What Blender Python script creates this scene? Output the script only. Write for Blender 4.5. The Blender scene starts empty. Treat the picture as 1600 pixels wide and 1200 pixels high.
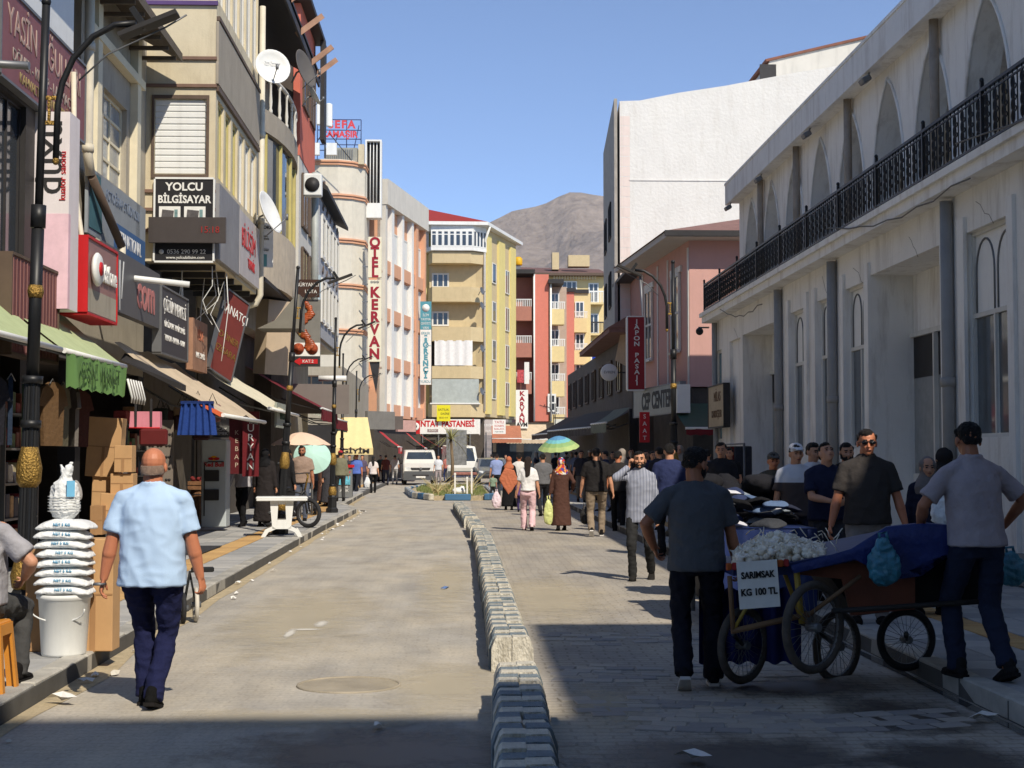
import bpy, bmesh, math, random
from mathutils import Vector, Matrix, Euler, noise
from math import sin, cos, pi, radians as R, atan2, sqrt
random.seed(7)
SC = bpy.context.scene
COL = SC.collection
# ------------------------------------------------------------------ camera, sky, sun, exposure
FP = 2311.0
cam = bpy.data.cameras.new('camera'); camo = bpy.data.objects.new('camera', cam); COL.objects.link(camo)
cam.sensor_width = 36; cam.lens = FP/1600*36; cam.clip_start = 0.1; cam.clip_end = 20000
camo.location = (0, 0, 1.63); camo.rotation_euler = (R(90+2.775), 0, R(-1.933))
SC.camera = camo
SC.render.resolution_x = 1024; SC.render.resolution_y = 768
SUNV = Vector((0.45, -0.92, 1.0)).normalized()          # towards the sun
w = bpy.data.worlds.new('World'); SC.world = w; w.use_nodes = True
nt = w.node_tree; nt.nodes.clear()
sky = nt.nodes.new('ShaderNodeTexSky'); sky.sky_type = 'NISHITA'; sky.sun_disc = False
sky.sun_elevation = math.asin(SUNV.z); sky.sun_rotation = atan2(SUNV.x, SUNV.y)
sky.altitude = 1700; sky.air_density = 0.6; sky.dust_density = 0.0; sky.ozone_density = 4.0
bg = nt.nodes.new('ShaderNodeBackground'); bg.inputs[1].default_value = 0.125
wo = nt.nodes.new('ShaderNodeOutputWorld')
nt.links.new(sky.outputs[0], bg.inputs[0]); nt.links.new(bg.outputs[0], wo.inputs[0])
sl = bpy.data.lights.new('sun', 'SUN'); sl.energy = 2.5; sl.angle = R(0.5); sl.color = (1, .955, .88)
so = bpy.data.objects.new('sun', sl); COL.objects.link(so); so.location = (0, -20, 60)
so.rotation_euler = (-SUNV).to_track_quat('-Z', 'Y').to_euler()
SC.view_settings.view_transform = 'Standard'; SC.view_settings.look = 'None'
SC.view_settings.gamma = 1; SC.view_settings.exposure = 0.9
SC.view_settings.use_curve_mapping = False
SC.view_settings.use_white_balance = True; SC.view_settings.white_balance_temperature = 7100; SC.view_settings.white_balance_tint = 10
SC.cycles.max_bounces = 12; SC.cycles.diffuse_bounces = 8

CM = Matrix.LocRotScale(camo.location, Euler(camo.rotation_euler), None)
def ray(px, py):
    return (CM.to_3x3() @ Vector(((px-800)/FP, (600-py)/FP, -1))).normalized()
def PY(px, py, Y):
    r = ray(px, py); return camo.location + r*(Y/r.y)
def PX(px, py, X):
    r = ray(px, py); return camo.location + r*(X/r.x)
def PZ(px, py, z=0):
    r = ray(px, py); return camo.location + r*((z-1.63)/r.z)

# ------------------------------------------------------------------ materials
_m = {}
TS = bpy.data.scenes.new('tmp')
def evalmesh(o):
    TS.collection.objects.link(o); vl = TS.view_layers[0]; vl.update(); me = bpy.data.meshes.new_from_object(o.evaluated_get(vl.depsgraph)); return me
def mat(name, col, rough=.8, var=.12, scale=3., bump=.0, bscale=60., metal=0., stain=0., stcol=None, spec=.4, fn=None, trans=0., alpha=1., coat=0., bdist=.01):
    if name in _m: return _m[name]
    if stain == 0 and var > 0 and rough <= .62 and metal == 0 and not name.startswith(('skin', 'glass', 'eye', 'van', 'car')): stain = .22
    m = bpy.data.materials.new(name); m.use_nodes = True; _m[name] = m
    n = m.node_tree.nodes; l = m.node_tree.links; b = n['Principled BSDF']
    b.inputs['Roughness'].default_value = rough; b.inputs['Metallic'].default_value = metal
    b.inputs['Specular IOR Level'].default_value = spec
    b.inputs['Alpha'].default_value = alpha
    b.inputs['Coat Weight'].default_value = coat
    if trans: b.inputs['Transmission Weight'].default_value = trans
    tc = n.new('ShaderNodeTexCoord'); co = tc.outputs['Object']
    c = (*col, 1)
    cur = None
    if var > 0:
        t = n.new('ShaderNodeTexNoise'); t.inputs['Scale'].default_value = scale; t.inputs['Detail'].default_value = 6
        t.inputs['Roughness'].default_value = .65; l.new(co, t.inputs['Vector'])
        r = n.new('ShaderNodeValToRGB'); r.color_ramp.elements[0].position = .3; r.color_ramp.elements[1].position = .7
        r.color_ramp.elements[0].color = tuple(max(0, x*(1-var)) for x in col)+(1,)
        r.color_ramp.elements[1].color = tuple(min(1, x*(1+var)) for x in col)+(1,)
        l.new(t.outputs['Fac'], r.inputs[0]); cur = r.outputs[0]
    if stain > 0:
        mp = n.new('ShaderNodeMapping'); mp.inputs['Scale'].default_value = (1.6, 1.6, .25); l.new(co, mp.inputs['Vector'])
        t = n.new('ShaderNodeTexNoise'); t.inputs['Scale'].default_value = 2.2; t.inputs['Detail'].default_value = 8; t.inputs['Roughness'].default_value = .7
        l.new(mp.outputs[0], t.inputs['Vector'])
        r = n.new('ShaderNodeValToRGB'); r.color_ramp.elements[0].position = .5; r.color_ramp.elements[1].position = .72
        l.new(t.outputs['Fac'], r.inputs[0])
        mu = n.new('ShaderNodeMath'); mu.operation = 'MULTIPLY'; mu.inputs[1].default_value = stain; l.new(r.outputs[0], mu.inputs[0])
        mx = n.new('ShaderNodeMix'); mx.data_type = 'RGBA'; l.new(mu.outputs[0], mx.inputs[0])
        if cur: l.new(cur, mx.inputs[6])
        else: mx.inputs[6].default_value = c
        mx.inputs[7].default_value = (*(stcol or tuple(x*.45 for x in col)), 1); cur = mx.outputs[2]
    if fn: cur = fn(n, l, tc, cur, c)
    if cur: l.new(cur, b.inputs['Base Color'])
    else: b.inputs['Base Color'].default_value = c
    if bump > 0:
        t = n.new('ShaderNodeTexNoise'); t.inputs['Scale'].default_value = bscale; t.inputs['Detail'].default_value = 5
        l.new(co, t.inputs['Vector']); bp = n.new('ShaderNodeBump'); bp.inputs['Strength'].default_value = bump
        bp.inputs['Distance'].default_value = bdist; l.new(t.outputs['Fac'], bp.inputs['Height']); l.new(bp.outputs[0], b.inputs['Normal'])
    return m
def hexc(r, g, b):
    f = lambda v: ((v/255+.055)/1.055)**2.4 if v > 10 else v/255/12.92
    return (f(r), f(g), f(b))
def cmat(name, rgb, **k): return mat(name, hexc(*rgb), **k)

# ------------------------------------------------------------------ mesh builder
class MB:
    def __init__(s, M=None): s.v = []; s.f = []; s.mi = []; s.M = M; s.k = 0; s.sm = []
    def add(s, vs, fs, smooth=False):
        o = len(s.v)
        if s.M is not None: vs = [s.M @ Vector(p) for p in vs]
        s.v += [tuple(p) for p in vs]; s.f += [tuple(i+o for i in f) for f in fs]; s.mi += [s.k]*len(fs); s.sm += [smooth]*len(fs); return s
    def box(s, x0, x1, y0, y1, z0, z1, T=None):
        vs = [Vector((x, y, z)) for z in (z0, z1) for y in (y0, y1) for x in (x0, x1)]
        if T is not None: vs = [T @ p for p in vs]
        return s.add(vs, [(0,2,3,1), (4,5,7,6), (0,1,5,4), (2,6,7,3), (0,4,6,2), (1,3,7,5)])
    def cbox(s, c, sz, rz=0, rx=0, ry=0, bev=0):
        T = Matrix.Translation(c) @ Euler((rx, ry, rz)).to_matrix().to_4x4()
        a, b, d = (q/2 for q in sz)
        if not bev: return s.box(-a, a, -b, b, -d, d, T)
        # chamfered box: three stacked rings
        e = bev; pts = lambda A, B: [(-A, -B), (A, -B), (A, B), (-A, B)]
        def ring(A, B, z): 
            return [(-A+e, -B, z), (A-e, -B, z), (A, -B+e, z), (A, B-e, z), (A-e, B, z), (-A+e, B, z), (-A, B-e, z), (-A, -B+e, z)]
        rs = [ring(a-e, b-e, -d), ring(a, b, -d+e), ring(a, b, d-e), ring(a-e, b-e, d)]
        vs = [T @ Vector(p) for r in rs for p in r]; fs = [tuple(range(7, -1, -1)), tuple(range(24, 32))]
        for k in range(3):
            for i in range(8): j = (i+1) % 8; fs.append((k*8+i, k*8+j, k*8+8+j, k*8+8+i))
        return s.add(vs, fs)
    def quad(s, a, b, c, d): return s.add([a, b, c, d], [(0, 1, 2, 3)])
    def prism(s, poly, vec):
        n = len(poly); p = [Vector(q) for q in poly]; v = Vector(vec)
        return s.add(p+[q+v for q in p], [tuple(range(n-1, -1, -1)), tuple(range(n, 2*n))]+[(i, (i+1) % n, n+(i+1) % n, n+i) for i in range(n)])
    def tube(s, pts, r, n=8, smooth=True, cap=True):
        pts = [Vector(p) for p in pts]; rr = r if isinstance(r, (list, tuple)) else [r]*len(pts)
        vs = []; fs = []; up = None
        for i, p in enumerate(pts):
            d = (pts[min(i+1, len(pts)-1)]-pts[max(i-1, 0)])
            d = d.normalized() if d.length > 1e-9 else Vector((0, 0, 1))
            if up is None: up = Vector((0, 0, 1)) if abs(d.z) < .9 else Vector((1, 0, 0))
            a = d.cross(up)
            if a.length < 1e-5: a = d.orthogonal()
            a.normalize(); b = a.cross(d).normalized(); up = b
            for k in range(n): t = 2*pi*k/n; vs.append(p+(a*cos(t)+b*sin(t))*rr[i])
        for i in range(len(pts)-1):
            for k in range(n): q = (k+1) % n; fs.append((i*n+k, i*n+q, (i+1)*n+q, (i+1)*n+k))
        s.add(vs, fs, smooth)
        if cap:
            o = len(s.v)-len(vs); m = len(vs)
            s.f += [tuple(o+k for k in range(n-1, -1, -1)), tuple(o+m-n+k for k in range(n))]; s.mi += [s.k]*2; s.sm += [False]*2
        return s
    def lathe(s, prof, c=(0, 0, 0), n=20, smooth=True, sx=1, sy=1):
        vs = []; fs = []
        for (r, z) in prof:
            for k in range(n): t = 2*pi*k/n; vs.append((c[0]+r*cos(t)*sx, c[1]+r*sin(t)*sy, c[2]+z))
        for i in range(len(prof)-1):
            for k in range(n): q = (k+1) % n; fs.append((i*n+k, i*n+q, (i+1)*n+q, (i+1)*n+k))
        fs.append(tuple(range(n-1, -1, -1))); fs.append(tuple((len(prof)-1)*n+k for k in range(n)))
        return s.add(vs, fs, smooth)
    def ell(s, c, r, rot=None, n=14, m=9):
        vs = []; fs = []; T = rot or Matrix.Identity(3); c = Vector(c)
        vs.append(c+T @ Vector((0, 0, -r[2])))
        for i in range(1, m):
            a = -pi/2+pi*i/m
            for k in range(n): t = 2*pi*k/n; vs.append(c+T @ Vector((r[0]*cos(a)*cos(t), r[1]*cos(a)*sin(t), r[2]*sin(a))))
        vs.append(c+T @ Vector((0, 0, r[2]))); L = len(vs)-1
        for k in range(n):
            q = (k+1) % n; fs.append((0, 1+q, 1+k)); fs.append((L, L-n+k, L-n+q))
            for i in range(m-2): fs.append((1+i*n+k, 1+i*n+q, 1+(i+1)*n+q, 1+(i+1)*n+k))
        return s.add(vs, fs, True)
    def torus(s, c, Rr, r, ax='x', n=40, m=10, T=None):
        vs = []; fs = []
        for i in range(n):
            a = 2*pi*i/n
            for k in range(m):
                b = 2*pi*k/m; q = Rr+r*cos(b); p = (q*cos(a), q*sin(a), r*sin(b))
                if ax == 'x': p = (p[2], p[0], p[1])
                elif ax == 'y': p = (p[0], p[2], p[1])
                p = Vector(p)
                if T is not None: p = T @ p
                vs.append(p+Vector(c))
        for i in range(n):
            for k in range(m):
                j = (i+1) % n; q = (k+1) % m; fs.append((i*m+k, j*m+k, j*m+q, i*m+q))
        return s.add(vs, fs, True)
    def mesh(s, name, mats):
        me = bpy.data.meshes.new(name); me.from_pydata(s.v, [], s.f)
        for m in (mats if isinstance(mats, (list, tuple)) else [mats]): me.materials.append(m)
        me.polygons.foreach_set('material_index', s.mi); me.polygons.foreach_set('use_smooth', s.sm); me.update()
        bm = bmesh.new(); bm.from_mesh(me); bmesh.ops.recalc_face_normals(bm, faces=bm.faces); bm.to_mesh(me); bm.free()
        return me
    def build(s, name, mats, parent=None, loc=(0, 0, 0), rot=(0, 0, 0)):
        return link(name, s.mesh(name, mats), parent, loc, rot)
def link(name, me, parent=None, loc=(0, 0, 0), rot=(0, 0, 0)):
    o = bpy.data.objects.new(name, me); COL.objects.link(o); o.parent = parent; o.location = loc; o.rotation_euler = rot; return o
def tag(o, label=None, cat=None, group=None, kind=None):
    if label: o['label'] = label
    if cat: o['category'] = cat
    if group: o['group'] = group
    if kind: o['kind'] = kind
    return o
def thing(name, label, cat, loc=(0, 0, 0), rz=0, group=None):
    o = bpy.data.objects.new(name, None); COL.objects.link(o); o.location = loc; o.rotation_euler = (0, 0, rz)
    o.empty_display_size = .2
    return tag(o, label, cat, group)
def struct(name, mb, mats, **k):
    o = mb.build(name, mats, **k); o['kind'] = 'structure'; return o
def copytree(o, parent=None, depth=0):
    c = o.copy(); COL.objects.link(c)
    if parent is not None: c.parent = parent
    for ch in o.children: copytree(ch, c, depth+1)
    return c
def text(s, size, m, parent, loc, rot=(pi/2, 0, 0), align='CENTER', name='lettering', sx=1, ext=.004, bold=0., spacing=1.):
    cu = bpy.data.curves.new('t', 'FONT'); cu.body = s; cu.size = size; cu.extrude = ext; cu.offset = bold
    cu.align_x = align; cu.align_y = 'CENTER'; cu.space_character = spacing; cu.resolution_u = 3; cu.space_line = .95
    to = bpy.data.objects.new('t', cu); me = evalmesh(to)
    bpy.data.objects.remove(to); bpy.data.curves.remove(cu)
    me.materials.clear(); me.materials.append(m)
    o = link(name, me, parent, loc, rot); o.scale = (sx, 1, 1); return o

# wall with openings in the local frame: x along, z up, front at y=y0, reveals go to y0+dep
def wall_mb(mb, x0, x1, z0, z1, holes, y0=0., dep=.22, back=True, thick=None):
    th = thick or dep+.05
    xs = sorted({x0, x1, *[min(max(h[i], x0), x1) for h in holes for i in (0, 1)]})
    zs = sorted({z0, z1, *[min(max(h[i], z0), z1) for h in holes for i in (2, 3)]})
    for a, b in zip(xs, xs[1:]):
        run = None
        for c, d in zip(zs, zs[1:]):
            mx, mz = (a+b)/2, (c+d)/2
            if any(h[0] < mx < h[1] and h[2] < mz < h[3] for h in holes):
                if run: mb.quad((a, y0, run[0]), (b, y0, run[0]), (b, y0, run[1]), (a, y0, run[1])); run = None
            else: run = (run[0], d) if run else (c, d)
        if run: mb.quad((a, y0, run[0]), (b, y0, run[0]), (b, y0, run[1]), (a, y0, run[1]))
    for h in holes:
        a, b, c, d = h[:4]; y1 = y0+dep
        mb.quad((a, y0, c), (a, y0, d), (a, y1, d), (a, y1, c)); mb.quad((b, y0, d), (b, y0, c), (b, y1, c), (b, y1, d))
        mb.quad((a, y0, c), (a, y1, c), (b, y1, c), (b, y0, c)); mb.quad((a, y0, d), (b, y0, d), (b, y1, d), (a, y1, d))
    return mb
_win = {}
def window(par, x0, x1, z0, z1, y, fm, gm, nx=2, nz=1, fw=.06, name='window', curtain=None, sill=None, split=None):
    W, H = round(x1-x0, 2), round(z1-z0, 2); key = (W, H, nx, nz, fw, fm.name, gm.name, bool(curtain), bool(sill), split)
    if key not in _win:
        f = MB(); f.box(0, W, -.03, .04, 0, fw).box(0, W, -.03, .04, H-fw, H).box(0, fw, -.03, .04, fw, H-fw).box(W-fw, W, -.03, .04, fw, H-fw)
        for i in range(1, nx): c = W*i/nx; f.box(c-fw*.4, c+fw*.4, -.028, .038, fw, H-fw)
        zz = [H*split] if split else [H*i/nz for i in range(1, nz)]
        for c in zz: f.box(fw, W-fw, -.026, .036, c-fw*.4, c+fw*.4)
        if sill: f.box(-.05, W+.05, -.12, .0, -.05, -.002)
        g = MB().quad((fw*.5, 0, fw*.5), (W-fw*.5, 0, fw*.5), (W-fw*.5, 0, H-fw*.5), (fw*.5, 0, H-fw*.5))
        _win[key] = (f.mesh(name, fm), g.mesh('pane', gm), None)
    a, b, _ = _win[key]
    o = link(name, a, par, ((x0), y, z0)); link('pane', b, o)
    return o
# ------------------------------------------------------------------ people
def remesh(mb, vox, it=4, fold=0., seed=0, fs=9.):
    me = mb.mesh('tmp', []); o = bpy.data.objects.new('tmp', me)
    m = o.modifiers.new('r', 'REMESH'); m.mode = 'VOXEL'; m.voxel_size = vox; m.use_smooth_shade = True
    s = o.modifiers.new('s', 'SMOOTH'); s.factor = .5; s.iterations = it
    out = evalmesh(o)
    bpy.data.objects.remove(o); bpy.data.meshes.remove(me)
    if fold > 0:
        off = Vector((seed*3.1, seed*1.7, 0)); vs = out.vertices
        ns = [v.normal.copy() for v in vs]
        for v, nn in zip(vs, ns):
            p = v.co; q = Vector((p.x*fs*1.3+p.z*3.5, p.y*fs, p.z*fs*.3))+off
            q2 = Vector((p.x*fs*.7-p.z*fs*.8, p.y*fs, p.z*fs*1.1+p.x*4))+off
            a = noise.noise(q); b = noise.noise(q2*1.3+Vector((5, 5, 5))); b = 1-abs(b)*3
            v.co = p+nn*(fold*((1-abs(a)*2.6)*.55+b*.45-.3))
    for p in out.polygons: p.use_smooth = True
    return out
def cap(mb, a, b, ra, rb, flat=1., n=12, side=None):
    """tapered capsule; flat squashes across 'side' direction"""
    a, b = Vector(a), Vector(b); d = (b-a); L = d.length; d = d/L if L > 1e-6 else Vector((0, 0, 1))
    s = Vector(side) if side else (Vector((0, 1, 0)) if abs(d.y) < .9 else Vector((0, 0, 1)))
    s = (s-d*s.dot(d)).normalized(); t = d.cross(s)
    prof = []
    for k in range(4): an = pi/2*k/4; prof.append((ra*sin(an), -ra*cos(an)))
    prof.append((ra, 0)); prof.append((rb, L))
    for k in range(3, -1, -1): an = pi/2*k/4; prof.append((rb*sin(an), L+rb*cos(an)))
    vs = []; fs = []
    for (r, h) in prof:
        r = max(r, 1e-4)
        for k in range(n): an = 2*pi*k/n; vs.append(a+d*h+t*(r*cos(an))+s*(r*flat*sin(an)))
    for i in range(len(prof)-1):
        for k in range(n): q = (k+1) % n; fs.append((i*n+k, i*n+q, (i+1)*n+q, (i+1)*n+k))
    fs.append(tuple(range(n-1, -1, -1))); fs.append(tuple((len(prof)-1)*n+k for k in range(n)))
    mb.add(vs, fs, True)
def cone(mb, a, b, ra, rb, flat=1., n=14, side=None):
    a, b = Vector(a), Vector(b); d = (b-a).normalized()
    s = Vector(side) if side else (Vector((0, 1, 0)) if abs(d.y) < .9 else Vector((0, 0, 1)))
    s = (s-d*s.dot(d)).normalized(); t = d.cross(s); vs = []
    for p, r in ((a, ra), (b, rb)):
        for k in range(n): an = 2*pi*k/n; vs.append(p+t*(r*cos(an))+s*(r*flat*sin(an)))
    mb.add(vs, [tuple(range(n-1, -1, -1)), tuple(range(n, 2*n))]+[(k, (k+1) % n, n+(k+1) % n, n+k) for k in range(n)], True)
def loft(mb, rings, n=24, pw=2.4):
    vs = []; fs = []
    for (c, wx, wy) in rings:
        for k in range(n):
            t = 2*pi*k/n; cx, sy = cos(t), sin(t)
            x = math.copysign(abs(cx)**(2/pw), cx)*wx; y = math.copysign(abs(sy)**(2/pw), sy)*wy
            vs.append((c[0]+x, c[1]+y, c[2]))
    for i in range(len(rings)-1):
        for k in range(n): q = (k+1) % n; fs.append((i*n+k, i*n+q, (i+1)*n+q, (i+1)*n+k))
    fs.append(tuple(range(n-1, -1, -1))); fs.append(tuple((len(rings)-1)*n+k for k in range(n)))
    mb.add(vs, fs, True)
def ik(a, b, l1, l2, pole):
    a, b = Vector(a), Vector(b); d = b-a; L = min(d.length, (l1+l2)*.999); u = d.normalized(); b = a+u*L
    x = (l1*l1-l2*l2+L*L)/(2*L); h = sqrt(max(l1*l1-x*x, 0)); p = Vector(pole); p = (p-u*p.dot(u)).normalized()
    return a+u*x+p*h, b
def hand(mb, wr, d, nrm, side, curl=.5, k=1., fr=.0082):
    """wrist point, direction of the hand, palm normal (side the fingers curl to), side=+1 thumb towards d x nrm"""
    d = Vector(d).normalized(); nm = Vector(nrm); nm = (nm-d*nm.dot(d)).normalized(); t = d.cross(nm)*side
    wr = Vector(wr); pc = wr+d*.045*k
    cap(mb, wr-d*.02*k, wr+d*.07*k, .027*k, .036*k, .42, side=nm)
    cap(mb, wr+d*.03*k+t*.012*k, wr+d*.075*k+t*.02*k, .017*k, .017*k)
    for i, (off, L, a0) in enumerate(((.033, .072, .12), (.011, .08, .02), (-.012, .075, -.06), (-.033, .06, -.16))):
        p = wr+d*(.078-.004*abs(i-1))*k+t*off*k*.95; dd = (d+t*a0).normalized()
        ang = curl*.5
        for seg, fl in enumerate((.45, .3, .25)):
            v = dd*cos(ang)+nm*sin(ang); q = p+v*L*fl*k; cap(mb, p, q, fr*k*(1-.08*seg), fr*k*(.94-.08*seg), n=8); p = q; ang += curl*1.1
    p = wr+d*.025*k+t*.03*k; v = (d*.62+t*.62+nm*.35).normalized(); q = p+v*.042*k; cap(mb, p, q, .012*k, .0105*k, n=8)
    v2 = (d*.85+t*.2+nm*.45).normalized(); cap(mb, q, q+v2*.035*k, .0105*k, .008*k, n=8)
SK = {}
def skin(tone='m'):
    c = {'m': (196, 142, 112), 'd': (160, 104, 76), 'l': (214, 166, 138), 'r': (190, 120, 88)}[tone]
    return cmat('skin_'+tone, c, rough=.5, var=.07, scale=14, bump=.15, bscale=160, spec=.45)
_cl = {}
def cloth(rgb, key=None, **k):
    nm = 'cloth_%d_%d_%d' % rgb+(key or '')
    return cmat(nm, rgb, rough=.9, var=k.pop('var', .09), scale=7, bump=.55, bscale=18, bdist=.025, spec=.15, **k)
def person(label, x, y, rz, h=1.72, z=0., top=(90, 90, 90), bottom=(40, 42, 52), hair=(22, 18, 16), tone='m', build=1., belly=0., vox=.014,
           feet=None, hands=None, lean=0., head=(0, 0), sleeve='short', style='tee', bald=False, beard=False, scarf=None, cap_=None,
           seated=False, shades=False, shoe=(24, 22, 22), sole=None, group=None, poles=None, face=True, topmat=None, curls=(.5, .5), palms=None, hem=None, collar=False, longhair=False, hlist=None, seat_z=.45, woman=False, seed=None, botmat=None, flare=1.):
    """local frame: faces +Y, right hand +X. feet: ((x,y,z,pitch),(x,y,z,pitch)) left,right; hands: wrist points left,right"""
    k = h/1.72; seed = seed if seed is not None else (sum(map(ord, label)) % 97); B = build
    root = thing('person', label, 'person', (x, y, z), rz, group)
    fv = vox*(.62 if vox < .0105 else 1.0); vox = vox*1.32
    hipz = .91 if not seated else seat_z+.10
    sh = .168*B*(.9 if woman else 1.)
    feet = feet or ((-.11, .02, 0, 0), (.11, -.02, 0, 0))
    ly = lambda zz: lean*(zz-hipz)                       # forward lean
    S = [Vector((sx*sh, ly(1.42 if not seated else hipz+.5), (1.375 if not seated else hipz+.465))) for sx in (-1, 1)]
    hands = hands or ((-.27, .04, .80), (.27, .0, .80))
    poles = poles or ((-.5, -1, -.2), (.5, -1, -.2))
    dz = (0 if not seated else hipz-.91)
    # --- joints
    legs = []
    for i, sx in enumerate((-1, 1)):
        fx, fy, fz, pt = feet[i]; ank = Vector((fx, fy, fz+.085+.05*abs(sin(pt)))); hip = Vector((sx*.092*B, 0, hipz-.02))
        kn, an = ik(hip, ank, .43, .425, (sx*.08, 1, .1 if not seated else 1)); legs.append((hip, kn, an, pt, fx, fy))
    arms = []
    for i in (0, 1):
        el, wr = ik(S[i], hands[i], .285, .25, poles[i]); arms.append((S[i], el, wr))
    hc = Vector((0, ly(1.6)+.02, 1.585+dz)); Rh = Euler((-head[1], 0, head[0])).to_matrix()
    def T(p): return tuple(q*k for q in p)
    # --- skin body: one continuous mesh
    b = MB(Matrix.Scale(k, 4))
    def H(p): return hc+Rh @ Vector(p)
    b.ell(H((0, -.012, .034)), (.079, .097, .092), Rh); b.ell(H((0, .018, -.03)), (.062, .072, .078), Rh)
    cap(b, H((0, .045, -.075)), H((0, .052, -.082)), .034, .03, n=10)
    if vox < .03:
        cap(b, H((0, .086, .0)), H((0, .104, -.032)), .0085, .0145, n=8); cap(b, H((-.03, .074, .022)), H((.03, .074, .022)), .013, .013, n=8)
        cap(b, H((-.017, .083, -.062)), H((.017, .083, -.062)), .0095, .0095, n=8); cap(b, H((-.045, .055, -.02)), H((-.03, .066, -.028)), .022, .02, n=8); cap(b, H((.045, .055, -.02)), H((.03, .066, -.028)), .022, .02, n=8)
        for sx in (-1, 1): b.ell(H((sx*.081, -.006, -.008)), (.011, .02, .032), Rh)
    cap(b, (0, ly(1.42), 1.40+dz), H((0, -.02, -.06)), .062*B, .055*B)
    loft(b, [((0, ly(zz), zz+dz), wx*B, wy) for zz, wx, wy in ((.86, .14, .1), (1.0, .13, .09), (1.2, .145, .1), (1.35, .15, .095), (1.42, .1, .07), (1.45, .06, .055))])
    for (s0, el, wr) in arms:
        sgn = -1 if s0.x < 0 else 1
        cap(b, s0, el, .046*B, .038*B); cap(b, el, el+(wr-el)*.35, .038*B, .041*B); cap(b, el+(wr-el)*.35, wr, .041*B, .025*B, .85)
    hl = hlist or (1, 1)
    for i, (s0, el, wr) in enumerate(arms):
        d = (wr-el).normalized(); pn = (palms[i] if palms and palms[i] else ((1, .25, 0) if i == 0 else (-1, .25, 0)))
        dd = palms[i+2] if palms and len(palms) > i+2 and palms[i+2] else d
        if hl[i]: hand(b, wr, dd, pn, (-1 if i == 0 else 1), curls[i], 1.0 if not woman else .9, .0085 if vox < .012 else .011)
    for (hip, kn, an, pt, fx, fy) in legs:
        if style == 'robe': cap(b, (hip.x, 0, .8), an, .05, .034)
        else: cap(b, hip, kn, .06, .045); cap(b, kn, an, .045, .034)
    body = link('body', remesh(b, fv*k, 3), root); body.data.materials.append(skin(tone))
    # --- trousers
    tm = botmat or cloth(bottom, '_denim' if False else None)
    if style != 'robe':
        t = MB(Matrix.Scale(k, 4)); tz = 0 if not seated else hipz-.91
        loft(t, [((0, .0, zz+tz), wx*B, wy+belly*.3) for zz, wx, wy in ((.80, .158, .104), (.87, .166, .112), (.94, .15, .098), (.98, .14, .09))])
        for (hip, kn, an, pt, fx, fy) in legs:
            cap(t, hip+Vector((0, -.01, 0)), kn, .094*B, .066*flare**.5); an2 = an+Vector((0, 0, -.035)) if pt < .3 else an
            cone(t, kn, an2, .066*flare**.5, .058*flare, .95); cap(t, kn-Vector((0, 0, .0)), kn+Vector((0, 0, .001)), .066, .066)
            t.ell(hip+Vector((0, -.045, -.02)), (.08*B, .056, .085))
        o = link('trousers', remesh(t, vox*k, 2, .013 if vox < .02 else .008, seed, 9), root); o.data.materials.append(tm)
    # --- top
    c = MB(Matrix.Scale(k, 4)); hz = hem or (.86 if style != 'robe' else .14)
    if style == 'robe':
        rings = [(.12, .25, .2), (.5, .215, .17), (.86, .19, .15), (1.02, .175, .135), (1.2, .185, .135), (1.33, .178, .122), (1.40, .14, .092), (1.455, .075, .068)]
    else:
        hw = .195; rings = [(hz, hw, .152), (hz+.03, .192, .15), (.98 if hz < .97 else hz+.03, .18, .135), (1.1, .178, .132), (1.24, .187, .137), (1.32, .18, .128), (1.38, .155, .108), (1.43, .11, .085), (1.47, .07, .068)]
    if seated: rings = [(max(zz, hipz-.02-dz), a, bb) for zz, a, bb in rings]
    ww = .93 if woman else 1.
    loft(c, [((0, ly(zz)+belly*.5*math.exp(-((zz-1.07)/.16)**2), zz+dz), a*B*ww*(1+belly*.9*math.exp(-((zz-1.05)/.15)**2)), bb*(1+.25*(B-1))+belly*math.exp(-((zz-1.05)/.16)**2)) for zz, a, bb in rings])
    for (s0, el, wr) in arms:
        if s0.length == 0: continue
        inn = Vector((s0.x*.35, ly(1.42), 1.425+dz)); cap(c, inn, s0+Vector((0, 0, -.008)), .05, .056*B, 1.15)
        if sleeve == 'short':
            e2 = s0+(el-s0)*.80; cone(c, s0-Vector((0,0,.0)), e2, .057*B, .07*B, .95)
        elif sleeve == 'none': pass
        else:
            cap(c, s0, el, .056*B, .053*B); cone(c, el, el+(wr-el)*(.95 if sleeve == 'long' else .3), .054*B, .042*B)
    if collar: c.torus((0, ly(1.46)-.002, 1.478+dz), .064, .015, ax='z', n=24, m=8)
    o = link('coat' if style == 'robe' else 'shirt', remesh(c, vox*k, 2, .0085 if vox < .02 else .008, seed+3, 7), root)
    o.data.materials.append(topmat or cloth(top))
    # --- shoes
    for (hip, kn, an, pt, fx, fy) in legs:
        s = MB(Matrix.Scale(k, 4)); f = Euler((-pt, 0, 0)).to_matrix(); a0 = Vector((an.x, an.y, an.z-.085))
        if pt: a0 = an-f @ Vector((0, 0, .085))
        def F(p): return a0+f @ Vector(p)
        rg = [(-.085, .028, .05), (-.04, .036, .075), (.03, .04, .07), (.09, .046, .05), (.14, .042, .038), (.175, .025, .03)]
        vs = []; n = 12
        for (yy, wx, hh) in rg:
            for q in range(n): an_ = 2*pi*q/n; vs.append(F((wx*cos(an_), yy, .012+hh*.5+hh*.5*sin(an_)))) 
        fs = [tuple(range(n-1, -1, -1)), tuple((len(rg)-1)*n+q for q in range(n))]
        for i in range(len(rg)-1):
            for q in range(n): r2 = (q+1) % n; fs.append((i*n+q, i*n+r2, (i+1)*n+r2, (i+1)*n+q))
        s.add(vs, fs, True); cap(s, F((0, -.03, .05)), F((0, -.03, .1)), .042, .04, n=10)
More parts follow.
